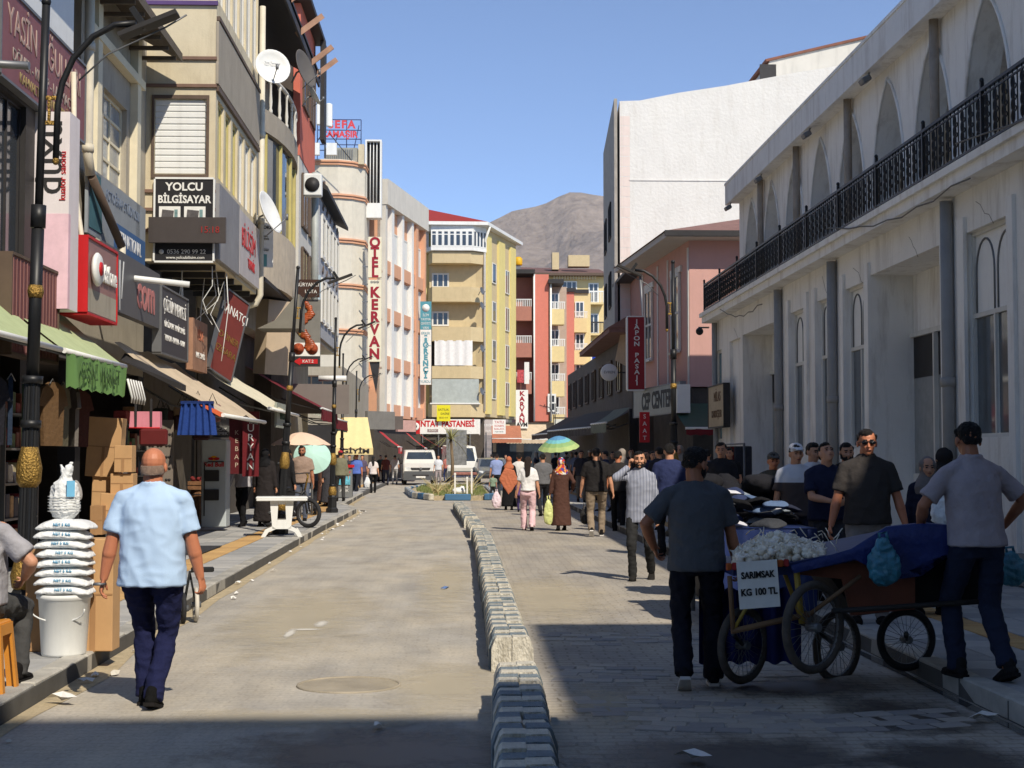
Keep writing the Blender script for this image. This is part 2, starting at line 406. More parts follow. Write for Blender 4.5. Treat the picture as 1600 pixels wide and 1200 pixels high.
        s.k = 1; ol = [(-.036, -.088), (.036, -.088), (.044, .0), (.05, .09), (.034, .165), (0, .185), (-.034, .165), (-.05, .09), (-.044, .0)]
        s.prism([F((p[0], p[1], 0)) for p in ol], f @ Vector((0, 0, .024)))
        s.build('shoe', [cloth(shoe), cloth(sole or (30, 28, 27))], root)
    # --- hair / scarf / cap / beard
    hm = cmat('hair_%d_%d_%d' % hair, hair, rough=.55, var=.25, scale=60, bump=1, bscale=180, bdist=.02)
    dark = cmat('eye_dark', (18, 15, 14), rough=.3, var=0)
    if scarf:
        g = MB(Matrix.Scale(k, 4)); g.ell(H((0, -.022, .022)), (.095, .106, .108), Rh); g.ell(H((0, -.018, -.055)), (.085, .088, .08), Rh)
        loft(g, [((0, ly(1.5)+.0, zz+dz), a, bb) for zz, a, bb in ((1.30, .16, .135), (1.38, .175, .13), (1.44, .13, .11), (1.52, .08, .085))])
        if isinstance(scarf, str): sm = _m[scarf]
        else: sm = cloth(scarf)
        o = link('headscarf', remesh(g, vox*k, 2, .007, seed+9, 14), root); o.data.materials.append(sm)
    elif not bald:
        g = MB(Matrix.Scale(k, 4)); g.ell(H((0, -.024, .045)), (.081, .089, .083), Rh)
        g.ell(H((.008, .006, .084)), (.06, .08, .042), Rh); cap(g, H((-.03, -.075, .0)), H((.03, -.075, .0)), .034, .034)
        for sx in (-1, 1): cap(g, H((sx*.07, -.0, .03)), H((sx*.07, .01, .06)), .014, .02, n=8)
        if longhair:
            cap(g, H((0, -.07, .02)), Vector((0, ly(1.35)-.13, 1.30+dz)), .075, .05, .7); cap(g, H((-.03, -.08, -.05)), Vector((-.03, ly(1.35)-.13, 1.26+dz)), .06, .03, .8)
        o = link('hair', remesh(g, fv*k*.9, 1, .008, seed, 45), root); o.data.materials.append(hm)
    else:
        g = MB(Matrix.Scale(k, 4))
        for i in range(-8, 9):
            a = -pi/2+i*.155; g.ell(H((.0735*cos(a), -.014+.092*sin(a), -.018-.012*abs(sin(a)))), (.012, .009, .036), Rh, 8, 6)
        o = link('hair', remesh(g, fv*k, 3, .001, seed, 60), root); o.data.materials.append(hm)
    if cap_:
        g = MB(Matrix.Scale(k, 4)); g.ell(H((0, -.012, .062)), (.088, .1, .078), Rh); cap(g, H((-.02, .09, .065)), H((.02, .09, .065)), .055, .055, .16, side=Rh @ Vector((0, .25, 1)))
        o = link('cap', remesh(g, fv*k, 1), root); o.data.materials.append(cloth(cap_))
    if beard:
        g = MB(Matrix.Scale(k, 4)); g.ell(H((0, .02, -.066)), (.060, .068, .05), Rh); cap(g, H((-.028, .082, -.048)), H((.028, .082, -.048)), .01, .01, n=8)
        for sx in (-1, 1): cap(g, H((sx*.066, .01, -.06)), H((sx*.072, .005, .01)), .018, .012, n=8)
        o = link('beard', remesh(g, fv*k, 1, .003, seed, 60), root); o.data.materials.append(hm)
    if face and vox < .03 and not (abs(rz+head[0]) < .6 or abs(abs(rz+head[0])-2*pi) < .6):
        for sx in (-1, 1):
            g = MB(Matrix.Scale(k, 4)); g.ell(H((sx*.03, .084, .006)), (.014, .006, .0065), Rh, 8, 6); g.build('eye', dark, root)
            g = MB(Matrix.Scale(k, 4)); cap(g, H((sx*.017, .092, .027)), H((sx*.045, .082, .028)), .006, .0045, n=6); g.build('eyebrow', hm, root)
        if not beard:
            g = MB(Matrix.Scale(k, 4)); cap(g, H((-.02, .0915, -.06)), H((.02, .0915, -.06)), .0042, .0042, n=6); g.build('mouth', cmat('lip', (150, 84, 74), rough=.5, var=0), root)
    if shades:
        g = MB(Matrix.Scale(k, 4))
        for sx in (-1, 1): g.ell(H((sx*.033, .094, .004)), (.029, .009, .019), Rh, 12, 8); cap(g, H((sx*.06, .086, .01)), H((sx*.083, .0, .006)), .004, .004, n=6)
        cap(g, H((-.03, .1, .012)), H((.03, .1, .012)), .004, .004, n=6); g.build('sunglasses', cmat('shade_black', (12, 12, 14), rough=.12, var=0, spec=.6), root)
    root['_k'] = k
    return root, arms, k
# ================================================================== materials of the place
black = cmat('black_paint', (30, 31, 33), rough=.45, var=.15, scale=20)
gold = cmat('old_gold', (158, 126, 66), rough=.45, var=.5, scale=30, metal=.65, bump=1, bscale=55, bdist=.02)
steel = cmat('grey_steel', (120, 122, 124), rough=.5, var=.1, metal=.6)
white = cmat('white_plastic', (225, 226, 222), rough=.5, var=.04)
whitep = cmat('white_letter', (226, 225, 219), rough=.6, var=.07, scale=9)
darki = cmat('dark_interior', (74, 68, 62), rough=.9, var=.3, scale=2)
glass = cmat('window_glass', (52, 60, 68), rough=.08, var=.3, scale=1.2, spec=.8)
glassb = cmat('glass_curtain', (150, 156, 158), rough=.15, var=.25, scale=2.5, spec=.7)
glassl = cmat('glass_blind', (205, 208, 206), rough=.3, var=.08, scale=2, spec=.5)
wframe = cmat('white_frame', (214, 212, 204), rough=.6, var=.06)
brownf = cmat('brown_frame', (92, 76, 64), rough=.7, var=.15)
red = cmat('sign_red', (190, 28, 34), rough=.5, var=.06)
wood = cmat('crate_wood', (120, 84, 56), rough=.85, var=.3, scale=18, bump=.3)
# ------------------------------------------------------------------ ground, road, pavements
def asph(name, rgb, dust, bsc=2.6, bk_f=.5):
    def fn(n, l, tc, cur, c):
        # pale dust drifts, darker wheel wear and stains in the concrete
        t = n.new('ShaderNodeTexNoise'); t.inputs['Scale'].default_value = .45; t.inputs['Detail'].default_value = 9; t.inputs['Roughness'].default_value = .68
        mp = n.new('ShaderNodeMapping'); mp.inputs['Scale'].default_value = (1.5, .7, 1); l.new(tc.outputs['Object'], mp.inputs[0]); l.new(mp.outputs[0], t.inputs['Vector'])
        r = n.new('ShaderNodeValToRGB'); r.color_ramp.elements[0].position = .42; r.color_ramp.elements[1].position = .68; l.new(t.outputs[0], r.inputs[0])
        mx = n.new('ShaderNodeMix'); mx.data_type = 'RGBA'; mu = n.new('ShaderNodeMath'); mu.operation = 'MULTIPLY'; mu.inputs[1].default_value = .75
        l.new(r.outputs[0], mu.inputs[0]); l.new(mu.outputs[0], mx.inputs[0]); l.new(cur, mx.inputs[6]); mx.inputs[7].default_value = (*hexc(*dust), 1)
        t2 = n.new('ShaderNodeTexNoise'); t2.inputs['Scale'].default_value = 1.1; t2.inputs['Detail'].default_value = 7
        mp2 = n.new('ShaderNodeMapping'); mp2.inputs['Location'].default_value = (9, 4, 0); mp2.inputs['Scale'].default_value = (2.2, .6, 1); l.new(tc.outputs['Object'], mp2.inputs[0]); l.new(mp2.outputs[0], t2.inputs['Vector'])
        r2 = n.new('ShaderNodeValToRGB'); r2.color_ramp.elements[0].position = .3; r2.color_ramp.elements[1].position = .62
        r2.color_ramp.elements[0].color = (.62, .62, .64, 1); r2.color_ramp.elements[1].color = (1, 1, 1, 1); l.new(t2.outputs[0], r2.inputs[0])
        m2 = n.new('ShaderNodeMix'); m2.data_type = 'RGBA'; m2.blend_type = 'MULTIPLY'; m2.inputs[0].default_value = .6; l.new(mx.outputs[2], m2.inputs[6]); l.new(r2.outputs[0], m2.inputs[7])
        # fine cross-grooves of the block paving
        bk = n.new('ShaderNodeTexBrick'); bk.inputs['Scale'].default_value = bsc; bk.inputs['Mortar Size'].default_value = .03; bk.inputs['Mortar Smooth'].default_value = .6
        bk.inputs['Color1'].default_value = (1, 1, 1, 1); bk.inputs['Color2'].default_value = (.88, .88, .88, 1); bk.inputs['Mortar'].default_value = (.5, .48, .46, 1)
        ns = n.new('ShaderNodeTexNoise'); ns.inputs['Scale'].default_value = 1.6; l.new(tc.outputs['Object'], ns.inputs['Vector'])
        ad = n.new('ShaderNodeMix'); ad.data_type = 'RGBA'; ad.blend_type = 'LINEAR_LIGHT'; ad.inputs[0].default_value = .06; l.new(tc.outputs['Object'], ad.inputs[6]); l.new(ns.outputs['Color'], ad.inputs[7])
        l.new(ad.outputs[2], bk.inputs['Vector'])
        m3 = n.new('ShaderNodeMix'); m3.data_type = 'RGBA'; m3.blend_type = 'MULTIPLY'; m3.inputs[0].default_value = bk_f; l.new(m2.outputs[2], m3.inputs[6]); l.new(bk.outputs['Color'], m3.inputs[7])
        sp = n.new('ShaderNodeTexNoise'); sp.inputs['Scale'].default_value = 38; sp.inputs['Detail'].default_value = 4; l.new(tc.outputs['Object'], sp.inputs['Vector'])
        r4 = n.new('ShaderNodeValToRGB'); r4.color_ramp.elements[0].position = .3; r4.color_ramp.elements[1].position = .7
        r4.color_ramp.elements[0].color = (.8, .8, .8, 1); r4.color_ramp.elements[1].color = (1.12, 1.1, 1.08, 1); l.new(sp.outputs[0], r4.inputs[0])
        m4 = n.new('ShaderNodeMix'); m4.data_type = 'RGBA'; m4.blend_type = 'MULTIPLY'; m4.inputs[0].default_value = .8; l.new(m3.outputs[2], m4.inputs[6]); l.new(r4.outputs[0], m4.inputs[7])
        return m4.outputs[2]
    return cmat(name, rgb, rough=.9, var=.14, scale=1.3, bump=.5, bscale=45, fn=fn, spec=.25)
roadm = asph('road_paving', (178, 173, 163), (200, 189, 168), 2.6, .22)
roadr = asph('road_paving_right', (172, 166, 156), (196, 184, 162), 2.3, .6)
earth = cmat('outer_ground', (120, 112, 98), rough=1, var=.2, scale=.01)
g = MB(); g.quad((-9000, -3000, -.02), (9000, -3000, -.02), (9000, 9000, -.02), (-9000, 9000, -.02)); struct('ground', g, earth)
g = MB(); g.quad((-2.85, -25, 0), (.3, -25, 0), (.3, 140, 0), (-2.85, 140, 0)); g.quad((-40, 84, -.002), (-2.85, 84, -.002), (-2.85, 140, -.002), (-40, 140, -.002)); g.quad((-7, 44.5, -.004), (-2.85, 44.5, -.004), (-2.85, 84, -.004), (-7, 84, -.004))
road = struct('road', g, roadm)
g = MB(); g.quad((.3, -25, 0), (3.37, -25, 0), (3.37, 140, 0), (.3, 140, 0)); g.quad((3.37, 60, -.003), (20, 60, -.003), (20, 140, -.003), (3.37, 140, -.003)); roadR = struct('road', g, roadr)
def slabm(name, rgb): return cmat(name, rgb, rough=.85, var=.16, scale=2.5, bump=.3, bscale=50, stain=.35)
slA = [slabm('paving_slab_%d' % i, c) for i, c in enumerate(((164, 163, 160), (150, 150, 148), (174, 172, 167)))]
tact = [cmat('tactile_%d' % i, c, rough=.85, var=.12, scale=4, bump=.2) for i, c in enumerate(((196, 158, 104), (186, 148, 98)))]
kerbm = [cmat('kerb_%d' % i, c, rough=.9, var=.2, scale=5, bump=.4, bscale=40, stain=.5) for i, c in enumerate(((174, 170, 160), (158, 155, 147)))]
bed = cmat('paving_bed', (86, 84, 80), rough=1, var=.2)
PH = .13
def pavement(name, outline, kerb, slabs, tactile, walls=True):
    b = MB(); b.prism([(x, y, -.01) for x, y in outline], (0, 0, PH-.012+.01)); o = struct(name, b, bed); return o
# left pavement: kerb line bulges out and turns in beyond 44 m
KL = [(-2.75, -6), (-2.78, 9), (-2.85, 14), (-2.93, 22), (-3.0, 32), (-3.0, 42.5), (-3.25, 44.5), (-3.7, 46.5), (-4.0, 60), (-4.2, 84)]
pl = pavement('pavement', [(-9, -6)]+KL+[(-9, 84)], None, None, None)
KR = [(3.37, -6), (3.37, 30), (3.3, 60)]
pr = pavement('pavement', KR+[(11, 60), (11, -6)], None, None, None)
def klerp(K, y):
    for (a, b), (c, d) in zip(K, K[1:]):
        if b <= y <= d: return a+(c-a)*(y-b)/(d-b)
    return K[-1][0]
def kerbs(par, K, y0, y1, L, sgn, far):
    base = [MB().cbox((0, 0, 0), (.16, L-.012, .145), bev=.012).mesh('kerb_stone', m) for m in kerbm]
    y = y0; n = 0
    while y < y1:
        x = klerp(K, y+L/2); dx = klerp(K, y+L)-klerp(K, y); o = link('kerb_stone', base[random.random() < .4], par, (x+sgn*.085+random.uniform(-.008, .008), y+L/2, .0665+random.uniform(-.006, .006)), (random.uniform(-.01, .01), random.uniform(-.02, .02), -atan2(dx, L)+random.uniform(-.012, .012)))
        y += L; n += 1
kerbs(pl, KL, 6.4, 60, .7, -1, 60); kerbs(pr, KR, 6.4, 60, .9, 1, 60)
def slabs(par, K, sgn, y0, y1, xw, size, mats, off, width, name='paving_slab'):
    """rows of slabs beside the kerb, each one an object"""
    base = [MB().cbox((0, 0, 0), (size-.01, size-.01, .04), bev=.004).mesh(name, m) for m in mats]; cnt = 0
    y = y0; r = 0
    while y < y1:
        for j in range(int(width/size)):
            x = klerp(K, y)+sgn*(off+size*(j+.5))
            if abs(x) > xw: continue
            link(name, random.choice(base), par, (x, y+size/2, PH-.02+random.uniform(-.0025, .0025)), (random.uniform(-.006, .006), random.uniform(-.006, .006), random.uniform(-.004, .004))); cnt += 1
        y += size; r += 1
    return cnt
slabs(pl, KL, -1, 7.6, 27.2, 9, .25, slA, .17, .5) if 0 else slabs(pl, KL, -1, 7.6, 27.2, 9, .5, slA, .17, .5)
slabs(pl, KL, -1, 12.4, 36, 9, .38, tact, .68, .38, 'tactile_tile'); slabs(pl, KL, -1, 7.6, 27.2, 9, .42, slA, 1.07, 1.68)
slabs(pr, KR, 1, 7.6, 24, 9, .4, slA, .17, .8); slabs(pr, KR, 1, 7.6, 22, 9, .3, tact, .98, .3, 'tactile_tile'); slabs(pr, KR, 1, 9, 22, 9, .42, slA, 1.3, 1.68)
def restslab(par, K, sgn, segs, mats, name):
    b = MB()
    for (y0, y1, off, wd, size) in segs:
        y = y0
        while y < y1:
            for j in range(int(round(wd/size))):
                x = klerp(K, y)+sgn*(off+size*(j+.5)); b.k = random.randrange(len(mats)); b.cbox((x, y+size/2, PH-.02+random.uniform(-.002, .002)), (size-.01, size-.01, .04))
            y += size
    o = b.build(name, mats, par); o['kind'] = 'stuff'
restslab(pl, KL, -1, [(27.2, 84, .17, .5, .5), (27.2, 84, 1.07, 2.1, .42), (7.6, 27, 2.76, .84, .42), (-2, 7.6, .17, 3.2, .4), (7.6, 12.4, .68, .38, .38)], slA, 'paving')
restslab(pl, KL, -1, [(36, 84, .68, .38, .38)], tact, 'tactile_paving')
restslab(pr, KR, 1, [(24, 60, .17, .8, .4), (22, 60, 1.3, 2.1, .42), (-2, 7.6, .17, 4, .4)], slA, 'paving'); restslab(pr, KR, 1, [(22, 60, .98, .3, .3)], tact, 'tactile_paving')
# setts of the right lane that show near the camera
setm = [cmat('sett_%d' % i, c, rough=.75, var=.2, scale=4, bump=.5, bscale=30, stain=.4) for i, c in enumerate(((158, 152, 144), (140, 136, 132), (168, 160, 148)))]
base = [MB().cbox((0, 0, 0), (.215, .145, .03), bev=.006).mesh('sett', m) for m in setm]
def setts(cx, cy, nx, ny, rot, bend, skip=.0):
    for j in range(ny):
        for i in range(nx):
            if random.random() < skip: continue
            u = (i-nx/2+.5*(j % 2))*.225; v = (j-ny/2)*.155+bend*u*u
            x = cx+u*cos(rot)-v*sin(rot); y = cy+u*sin(rot)+v*cos(rot)
            if x < .75 or x > 3.2: continue
            link('sett', random.choice(base), roadR, (x, y, -.006+random.uniform(-.004, .002)), (random.uniform(-.02, .02), random.uniform(-.02, .02), rot+bend*u*2+random.uniform(-.03, .03)))
setts(1.3, 9.75, 7, 5, -.1, -.25, .12); setts(2.15, 9.1, 9, 4, .06, .15, .1); setts(1.55, 11.2, 9, 6, .0, .12, .3); setts(1.7, 13.3, 10, 6, .05, .1, .4)
# wet gutter by the right kerb, litter and dust
wet = cmat('gutter_water', (58, 60, 62), rough=.04, var=.2, spec=.9)
b = MB(); pts = []
for i in range(60):
    y = 7.5+i*.16; wd = .035+.03*noise.noise(Vector((0, y*.9, 3)))+.03*max(0, noise.noise(Vector((3, y*.4, 3)))); pts.append((3.30+.02*noise.noise(Vector((y, 0, 0))), y, max(wd, .008)))
for a, c in zip(pts, pts[1:]): b.quad((a[0]-a[2], a[1], .004), (a[0]+a[2], a[1], .004), (c[0]+c[2], c[1], .004), (c[0]-c[2], c[1], .004))
tag(b.build('water', wet), kind='structure')
dampm = cmat('damp_earth', (84, 76, 66), rough=.55, var=.3, scale=3, bump=.6, bscale=20)
def blob(cx, cy, rx, ry, z, m, seed, name='mud', n=40):
    b = MB(); vs = [(cx, cy, z)]
    for k in range(n):
        a = 2*pi*k/n; q = 1+.55*noise.noise(Vector((cos(a)*1.6+seed, sin(a)*1.6, seed)))+.2*noise.noise(Vector((cos(a)*6+seed, sin(a)*6, seed)))
        vs.append((cx+rx*q*cos(a), cy+ry*q*sin(a), z))
    b.add(vs, [(0, 1+k, 1+(k+1) % n) for k in range(n)]); o = b.build(name, m); o['kind'] = 'structure'; return o
dirt = cmat('dry_dirt', (176, 160, 130), rough=1, var=.25, scale=8, bump=.8, bscale=50)
def decal(nm, rgb, rough, dens):
    m = bpy.data.materials.new(nm); m.use_nodes = True; n, l = m.node_tree.nodes, m.node_tree.links; b = n['Principled BSDF']; b.inputs['Base Color'].default_value = (*hexc(*rgb), 1); b.inputs['Roughness'].default_value = rough
    tc = n.new('ShaderNodeTexCoord'); vm = n.new('ShaderNodeVectorMath'); vm.operation = 'DISTANCE'; vm.inputs[1].default_value = (.5, .5, 0); mp = n.new('ShaderNodeMapping'); mp.inputs['Scale'].default_value = (1, 1, 0); l.new(tc.outputs['Generated'], mp.inputs[0]); l.new(mp.outputs[0], vm.inputs[0])
    t = n.new('ShaderNodeTexNoise'); t.inputs['Scale'].default_value = 3; t.inputs['Detail'].default_value = 9; t.inputs['Roughness'].default_value = .7; l.new(tc.outputs['Object'], t.inputs['Vector'])
    a = n.new('ShaderNodeMath'); a.operation = 'MULTIPLY_ADD'; a.inputs[1].default_value = -1.5; l.new(vm.outputs['Value'], a.inputs[0]); l.new(t.outputs[0], a.inputs[2])
    r = n.new('ShaderNodeMapRange'); r.inputs['From Min'].default_value = -.12; r.inputs['From Max'].default_value = .3; r.inputs['To Max'].default_value = dens; l.new(a.outputs[0], r.inputs[0]); l.new(r.outputs[0], b.inputs['Alpha']); return m
dk_wet = decal('damp_decal', (78, 70, 62), .5, .85); du_ = decal('dust_decal', (198, 186, 160), 1, .5)
def patch(cx, cy, rx, ry, z, m, nm): tag(MB().quad((cx-rx, cy-ry, z), (cx+rx, cy-ry, z), (cx+rx, cy+ry, z), (cx-rx, cy+ry, z)).build(nm, m), kind='structure')
patch(2.75, 9.3, .6, 1.0, .0045, dk_wet, 'mud'); patch(2.3, 10.4, 1.0, .6, .005, dk_wet, 'mud'); patch(2.6, 7.9, .7, .8, .0055, dk_wet, 'mud'); patch(-.4, 8.2, 1.3, 1.1, .006, dk_wet, 'mud'); patch(1.5, 8.0, 1.2, .9, .0065, dk_wet, 'mud')
patch(-1.0, 9.3, 1.6, .5, .007, du_, 'dust'); patch(-.1, 10.6, .7, 1.6, .0075, du_, 'dust'); patch(.95, 9.7, .4, 1.2, .008, du_, 'dust'); patch(1.0, 17, .9, 4, .0085, du_, 'dust'); patch(-1.6, 15, 1.0, 4.5, .009, du_, 'dust'); patch(-.2, 19, .5, 6, .0095, du_, 'dust')
for i, (px, py) in enumerate(((480, 985), (452, 992), (502, 976))): 
    q = PZ(px, py); patch(q.x, q.y, (.2, .06, .09)[i], (.1, .5, .35)[i], .01+i*.0005, decal('chalk_%d' % i, (214, 210, 200), 1, .9), 'paint_mark')
# edge of dust along left gutter
b = MB(); y = 6.5; pts = []
while y < 60: pts.append((klerp(KL, y), y, .16+.1*noise.noise(Vector((0, y*.5, 0))))); y += .5
for a, c in zip(pts, pts[1:]): b.quad((a[0]+.003, a[1], .0035), (a[0]+a[2], a[1], .0035), (c[0]+c[2], c[1], .0035), (c[0]+.003, c[1], .0035))
tag(b.build('dust', dirt), kind='structure')
lit = [cmat('litter_%d' % i, c, rough=.7, var=.1) for i, c in enumerate(((226, 224, 218), (196, 190, 176), (90, 120, 170), (150, 90, 70)))]
lb = []
for i in range(8):
    b = MB(); vs = []
    for k in range(9): a = 2*pi*k/9; vs.append((.045*cos(a)*random.uniform(.5, 1.3), .03*sin(a)*random.uniform(.5, 1.3), random.uniform(.004, .03)))
    vs.append((0, 0, .035)); b.add(vs, [(9, k, (k+1) % 9) for k in range(9)]); lb.append(b.mesh('litter', lit[[0, 0, 0, 1, 1, 0, 2, 3][i]]))
for i in range(46):
    y = random.uniform(8, 44); x = klerp(KL, y)+random.uniform(.05, .3)
    o = link('litter', random.choice(lb[:6]), None, (x, y, .005), (0, 0, random.uniform(0, 6))); s = random.uniform(.5, 1.3); o.scale = (s, s, s); tag(o, 'scrap of pale litter lying in the gutter of the left kerb', 'litter', 'litter scraps along the left gutter')
for (px, py, s, i, lab) in ((695, 921, 1.2, 6, 'small blue and white crumpled packet lying on the road left of the divider'), (590, 1138, 1.2, 0, 'thin white scrap on the shaded road near the front'), (98, 1100, 2.4, 0, 'flattened white paper by the left kerb beside the bald man'), (1085, 1192, 2.2, 0, 'crumpled white bag at the bottom edge right of the divider'), (1535, 1128, 2.0, 0, 'clear crumpled plastic in the gutter at the right kerb')):
    q = PZ(px, py, .006); o = link('litter', lb[i], None, q, (0, 0, px*.7)); o.scale = (s, s, s); tag(o, lab, 'litter')
# manhole cover in the left lane
q = PZ(545, 1070, .004); b = MB(); n = 40
b.add([(q.x, q.y, .004)]+[(q.x+.36*cos(2*pi*k/n), q.y+.36*sin(2*pi*k/n), .004) for k in range(n)], [(0, 1+k, 1+(k+1) % n) for k in range(n)])
b.torus((q.x, q.y, .002), .36, .012, ax='z', n=40, m=6); tag(b.build('manhole_cover', cmat('iron_cover', (158, 148, 130), rough=.8, var=.2, bump=.5)), 'round dusty iron manhole cover flush in the left lane', 'manhole')
# ------------------------------------------------------------------ divider of blue and white kerbstones standing side by side
kw = cmat('kerb_white', (206, 200, 184), rough=.9, var=.25, scale=7, bump=1, bscale=30, bdist=.02, stain=.75, stcol=hexc(134, 124, 106))
kb = cmat('kerb_blue', (122, 134, 140), rough=.9, var=.25, scale=7, bump=1, bscale=30, bdist=.02, stain=.7, stcol=hexc(140, 132, 116))
def stone(m):
    b = MB(); a, d, h, e = .17, .14, .27, .035
    pr_ = [(-a, 0), (-a, h-.09), (-a+.055, h-.015), (-a+.085, h), (a-.01, h), (a, h-.01), (a, 0)]
    b.prism([(x, -d/2, z) for x, z in pr_], (0, d, 0)); return b.mesh('kerb_stone', m)
st = [stone(kw), stone(kb)]
def divrow(path, y0, y1, label):
    t = thing('kerbstone_row', label, 'kerb divider', (klerp(path, y0), y0, 0), 0, 'rows of blue and white kerbstones down the middle of the street')
    y = y0; i = 0
    while y < y1:
        x = klerp(path, y); o = []
        for sx in (0, 1):
            c = i % 2
            q = link('kerb_stone', st[c], t, (x-klerp(path, y0)+(.35*sx)-.175+random.uniform(-.012, .012)+(-.17 if sx == 0 else .17)*0, y-y0+random.uniform(-.008, .008), random.uniform(-.01, .004)), (random.uniform(-.012, .012), random.uniform(-.012, .012), (pi if sx else 0)+random.uniform(-.018, .018)))
            q.scale = (.55 if True else 1, 1, 1) if False else (random.uniform(.455, .48), 1.05, random.uniform(.95, 1.0))
            q.location.x = x-klerp(path, y0)+(-.078 if sx == 0 else .078)+random.uniform(-.01, .01)
        y += .17+random.uniform(0, .008); i += 1
DP = [(.27, 5.5), (.37, 9.9), (.375, 11.2), (.38, 26), (.3, 30), (.15, 36), (-.05, 42), (-.2, 48)]
divrow(DP, 6.0, 9.85, 'nearest block of kerbstones in the middle of the street, half in shade'); divrow(DP, 11.3, 28.5, 'long row of blue and white kerbstones in the middle of the street, lit by sun')
divrow(DP, 29.4, 32.5, 'short block of pale kerbstones beyond the long row in mid street'); divrow(DP, 33.6, 45, 'far row of kerbstones in mid street leading up to the planted island')
# ================================================================== signs
def sign(label, x, y, z, w, h, rz, face, texts=(), t=.14, name='shop_sign', cat='sign', rim=None, ry=0, rx=0, group=None, extra=None):
    o = thing(name, label, cat, (x, y, z), rz, group); o.rotation_euler = (rx, ry, rz)
    MB().box(-w/2, w/2, 0, t, 0, h).build('board', face, o)
    if rim:
        f = MB(); e = .035; f.box(-w/2-.01, w/2+.01, -.02, t+.01, h-.0, h+e).box(-w/2-.01, w/2+.01, -.02, t+.01, -e, 0).box(-w/2-e, -w/2-.002, -.018, t+.008, 0, h).box(w/2+.002, w/2+e, -.018, t+.008, 0, h); f.build('frame', rim, o)
    for tx in texts:
        s, sz, u, v, m = tx[:5]; k = tx[5] if len(tx) > 5 else {}
        text(s, sz, m, o, (u, -.006, v), **k)
    if extra: extra(o)
    return o
LR = pi/2
def lframe(name, label, X, Y0, cat='building'): return thing(name, label, cat, (X, Y0, 0), LR)
plaster_b = cmat('plaster_beige', (202, 190, 162), rough=.9, var=.1, scale=1.5, bump=.3, bscale=30, stain=.45, stcol=hexc(150, 132, 106))
plaster_g = cmat('plaster_grey', (168, 160, 144), rough=.9, var=.12, scale=1.5, bump=.3, bscale=30, stain=.5)
plaster_w = cmat('plaster_white', (206, 202, 192), rough=.9, var=.06, scale=1.2, bump=.2, bscale=30, stain=.3)
eavem = cmat('eave_wood', (96, 86, 74), rough=.85, var=.25, scale=8, bump=.3)
darkm = cmat('dark_metal', (44, 42, 42), rough=.6, var=.2)
panelm = cmat('clad_panel', (158, 148, 132), rough=.8, var=.1, scale=2, stain=.3)
cream = cmat('cream_moulding', (222, 212, 184), rough=.8, var=.08)
def shopfront(par, x0, x1, zt=3.0, dep=3.0, seed=1):
    """dark open shop at ground level: floor, back wall, side walls, shelves"""
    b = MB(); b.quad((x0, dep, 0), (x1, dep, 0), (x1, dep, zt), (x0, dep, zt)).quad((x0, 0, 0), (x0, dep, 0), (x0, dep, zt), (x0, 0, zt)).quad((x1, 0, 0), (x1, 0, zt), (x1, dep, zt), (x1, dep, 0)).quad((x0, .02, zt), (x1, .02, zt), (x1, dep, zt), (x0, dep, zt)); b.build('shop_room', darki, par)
    rnd = random.Random(seed); s = MB(); x = x0+.2
    while x < x1-.6:
        s.k = rnd.randrange(5); w_ = rnd.uniform(.3, .7)
        for zz in (.3, .8, 1.3, 1.8):
            s.k = rnd.randrange(5); s.box(x, x+w_, dep-.5, dep-.1, zz, zz+rnd.uniform(.15, .4))
        x += w_+rnd.uniform(.02, .3)
    o = s.build('shelved_goods', [cmat('goods_%d' % i, c, rough=.8, var=.3, scale=9) for i, c in enumerate(((90, 60, 50), (60, 70, 90), (120, 110, 90), (40, 40, 44), (110, 50, 50)))], par); o['kind'] = 'stuff'
# --- nearest building on the left (Y 8..28, wall at X -6)
L1 = lframe('shop_building', 'nearest left building of beige plaster with dark wooden eave over shop signs', -6, 8)
b = MB(); wall_mb(b, 0, 20, 3.1, 9.4, [(16.7, 18.4, 6.3, 7.8), (14.4, 15.2, 7.3, 9.2), (11.8, 13.6, 7.5, 9.2), (5, 7, 6.6, 8.2), (8, 10, 6.6, 8.2)], dep=.2); b.quad((20, 0, 3.1), (20, 8, 3.1), (20, 8, 9.4), (20, 0, 9.4)); b.box(0, 20, 0, 8, 9.4, 9.6); b.build('wall', plaster_g, L1)
for x0, x1, z0, z1 in ((14.4, 15.2, 7.3, 9.2), (11.8, 13.6, 7.5, 9.2), (5, 7, 6.6, 8.2), (8, 10, 6.6, 8.2)): window(L1, x0, x1, z0, z1, .15, wframe, glass, 2)
o = window(L1, 16.7, 18.4, 6.3, 7.8, .12, cream, glassb, 2, 4)
for x in (15.75, 18.65, 13.9): MB().box(x, x+.28, -.14, -.002, 4.9, 9.3).build('pilaster', cream, L1)
MB().box(15.4, 19.2, -.16, .0, 8.35, 8.5).build('ledge', cream, L1)
b = MB(); b.prism([(11.5, -.75, 9.0), (11.5, -.75, 9.16), (11.5, .3, 9.75), (11.5, .3, 9.59)], (8.1, 0, 0)); b.build('roof_eave', eavem, L1)
for i in range(12): MB().box(11.7+i*.68, 11.76+i*.68, -.7, .1, 8.93, 9.0).build('rafter', eavem, L1)
pr2 = [cmat('roof_clay', (128, 84, 68), rough=.9, var=.2)]
shopfront(L1, 1, 19.8, 3.1, 3.2, 3)
for x in (4.8, 9.2, 12.2, 15.1, 19.5): MB().box(x, x+.3, -.02, .25, PH, 3.1).build('pillar', darkm, L1)
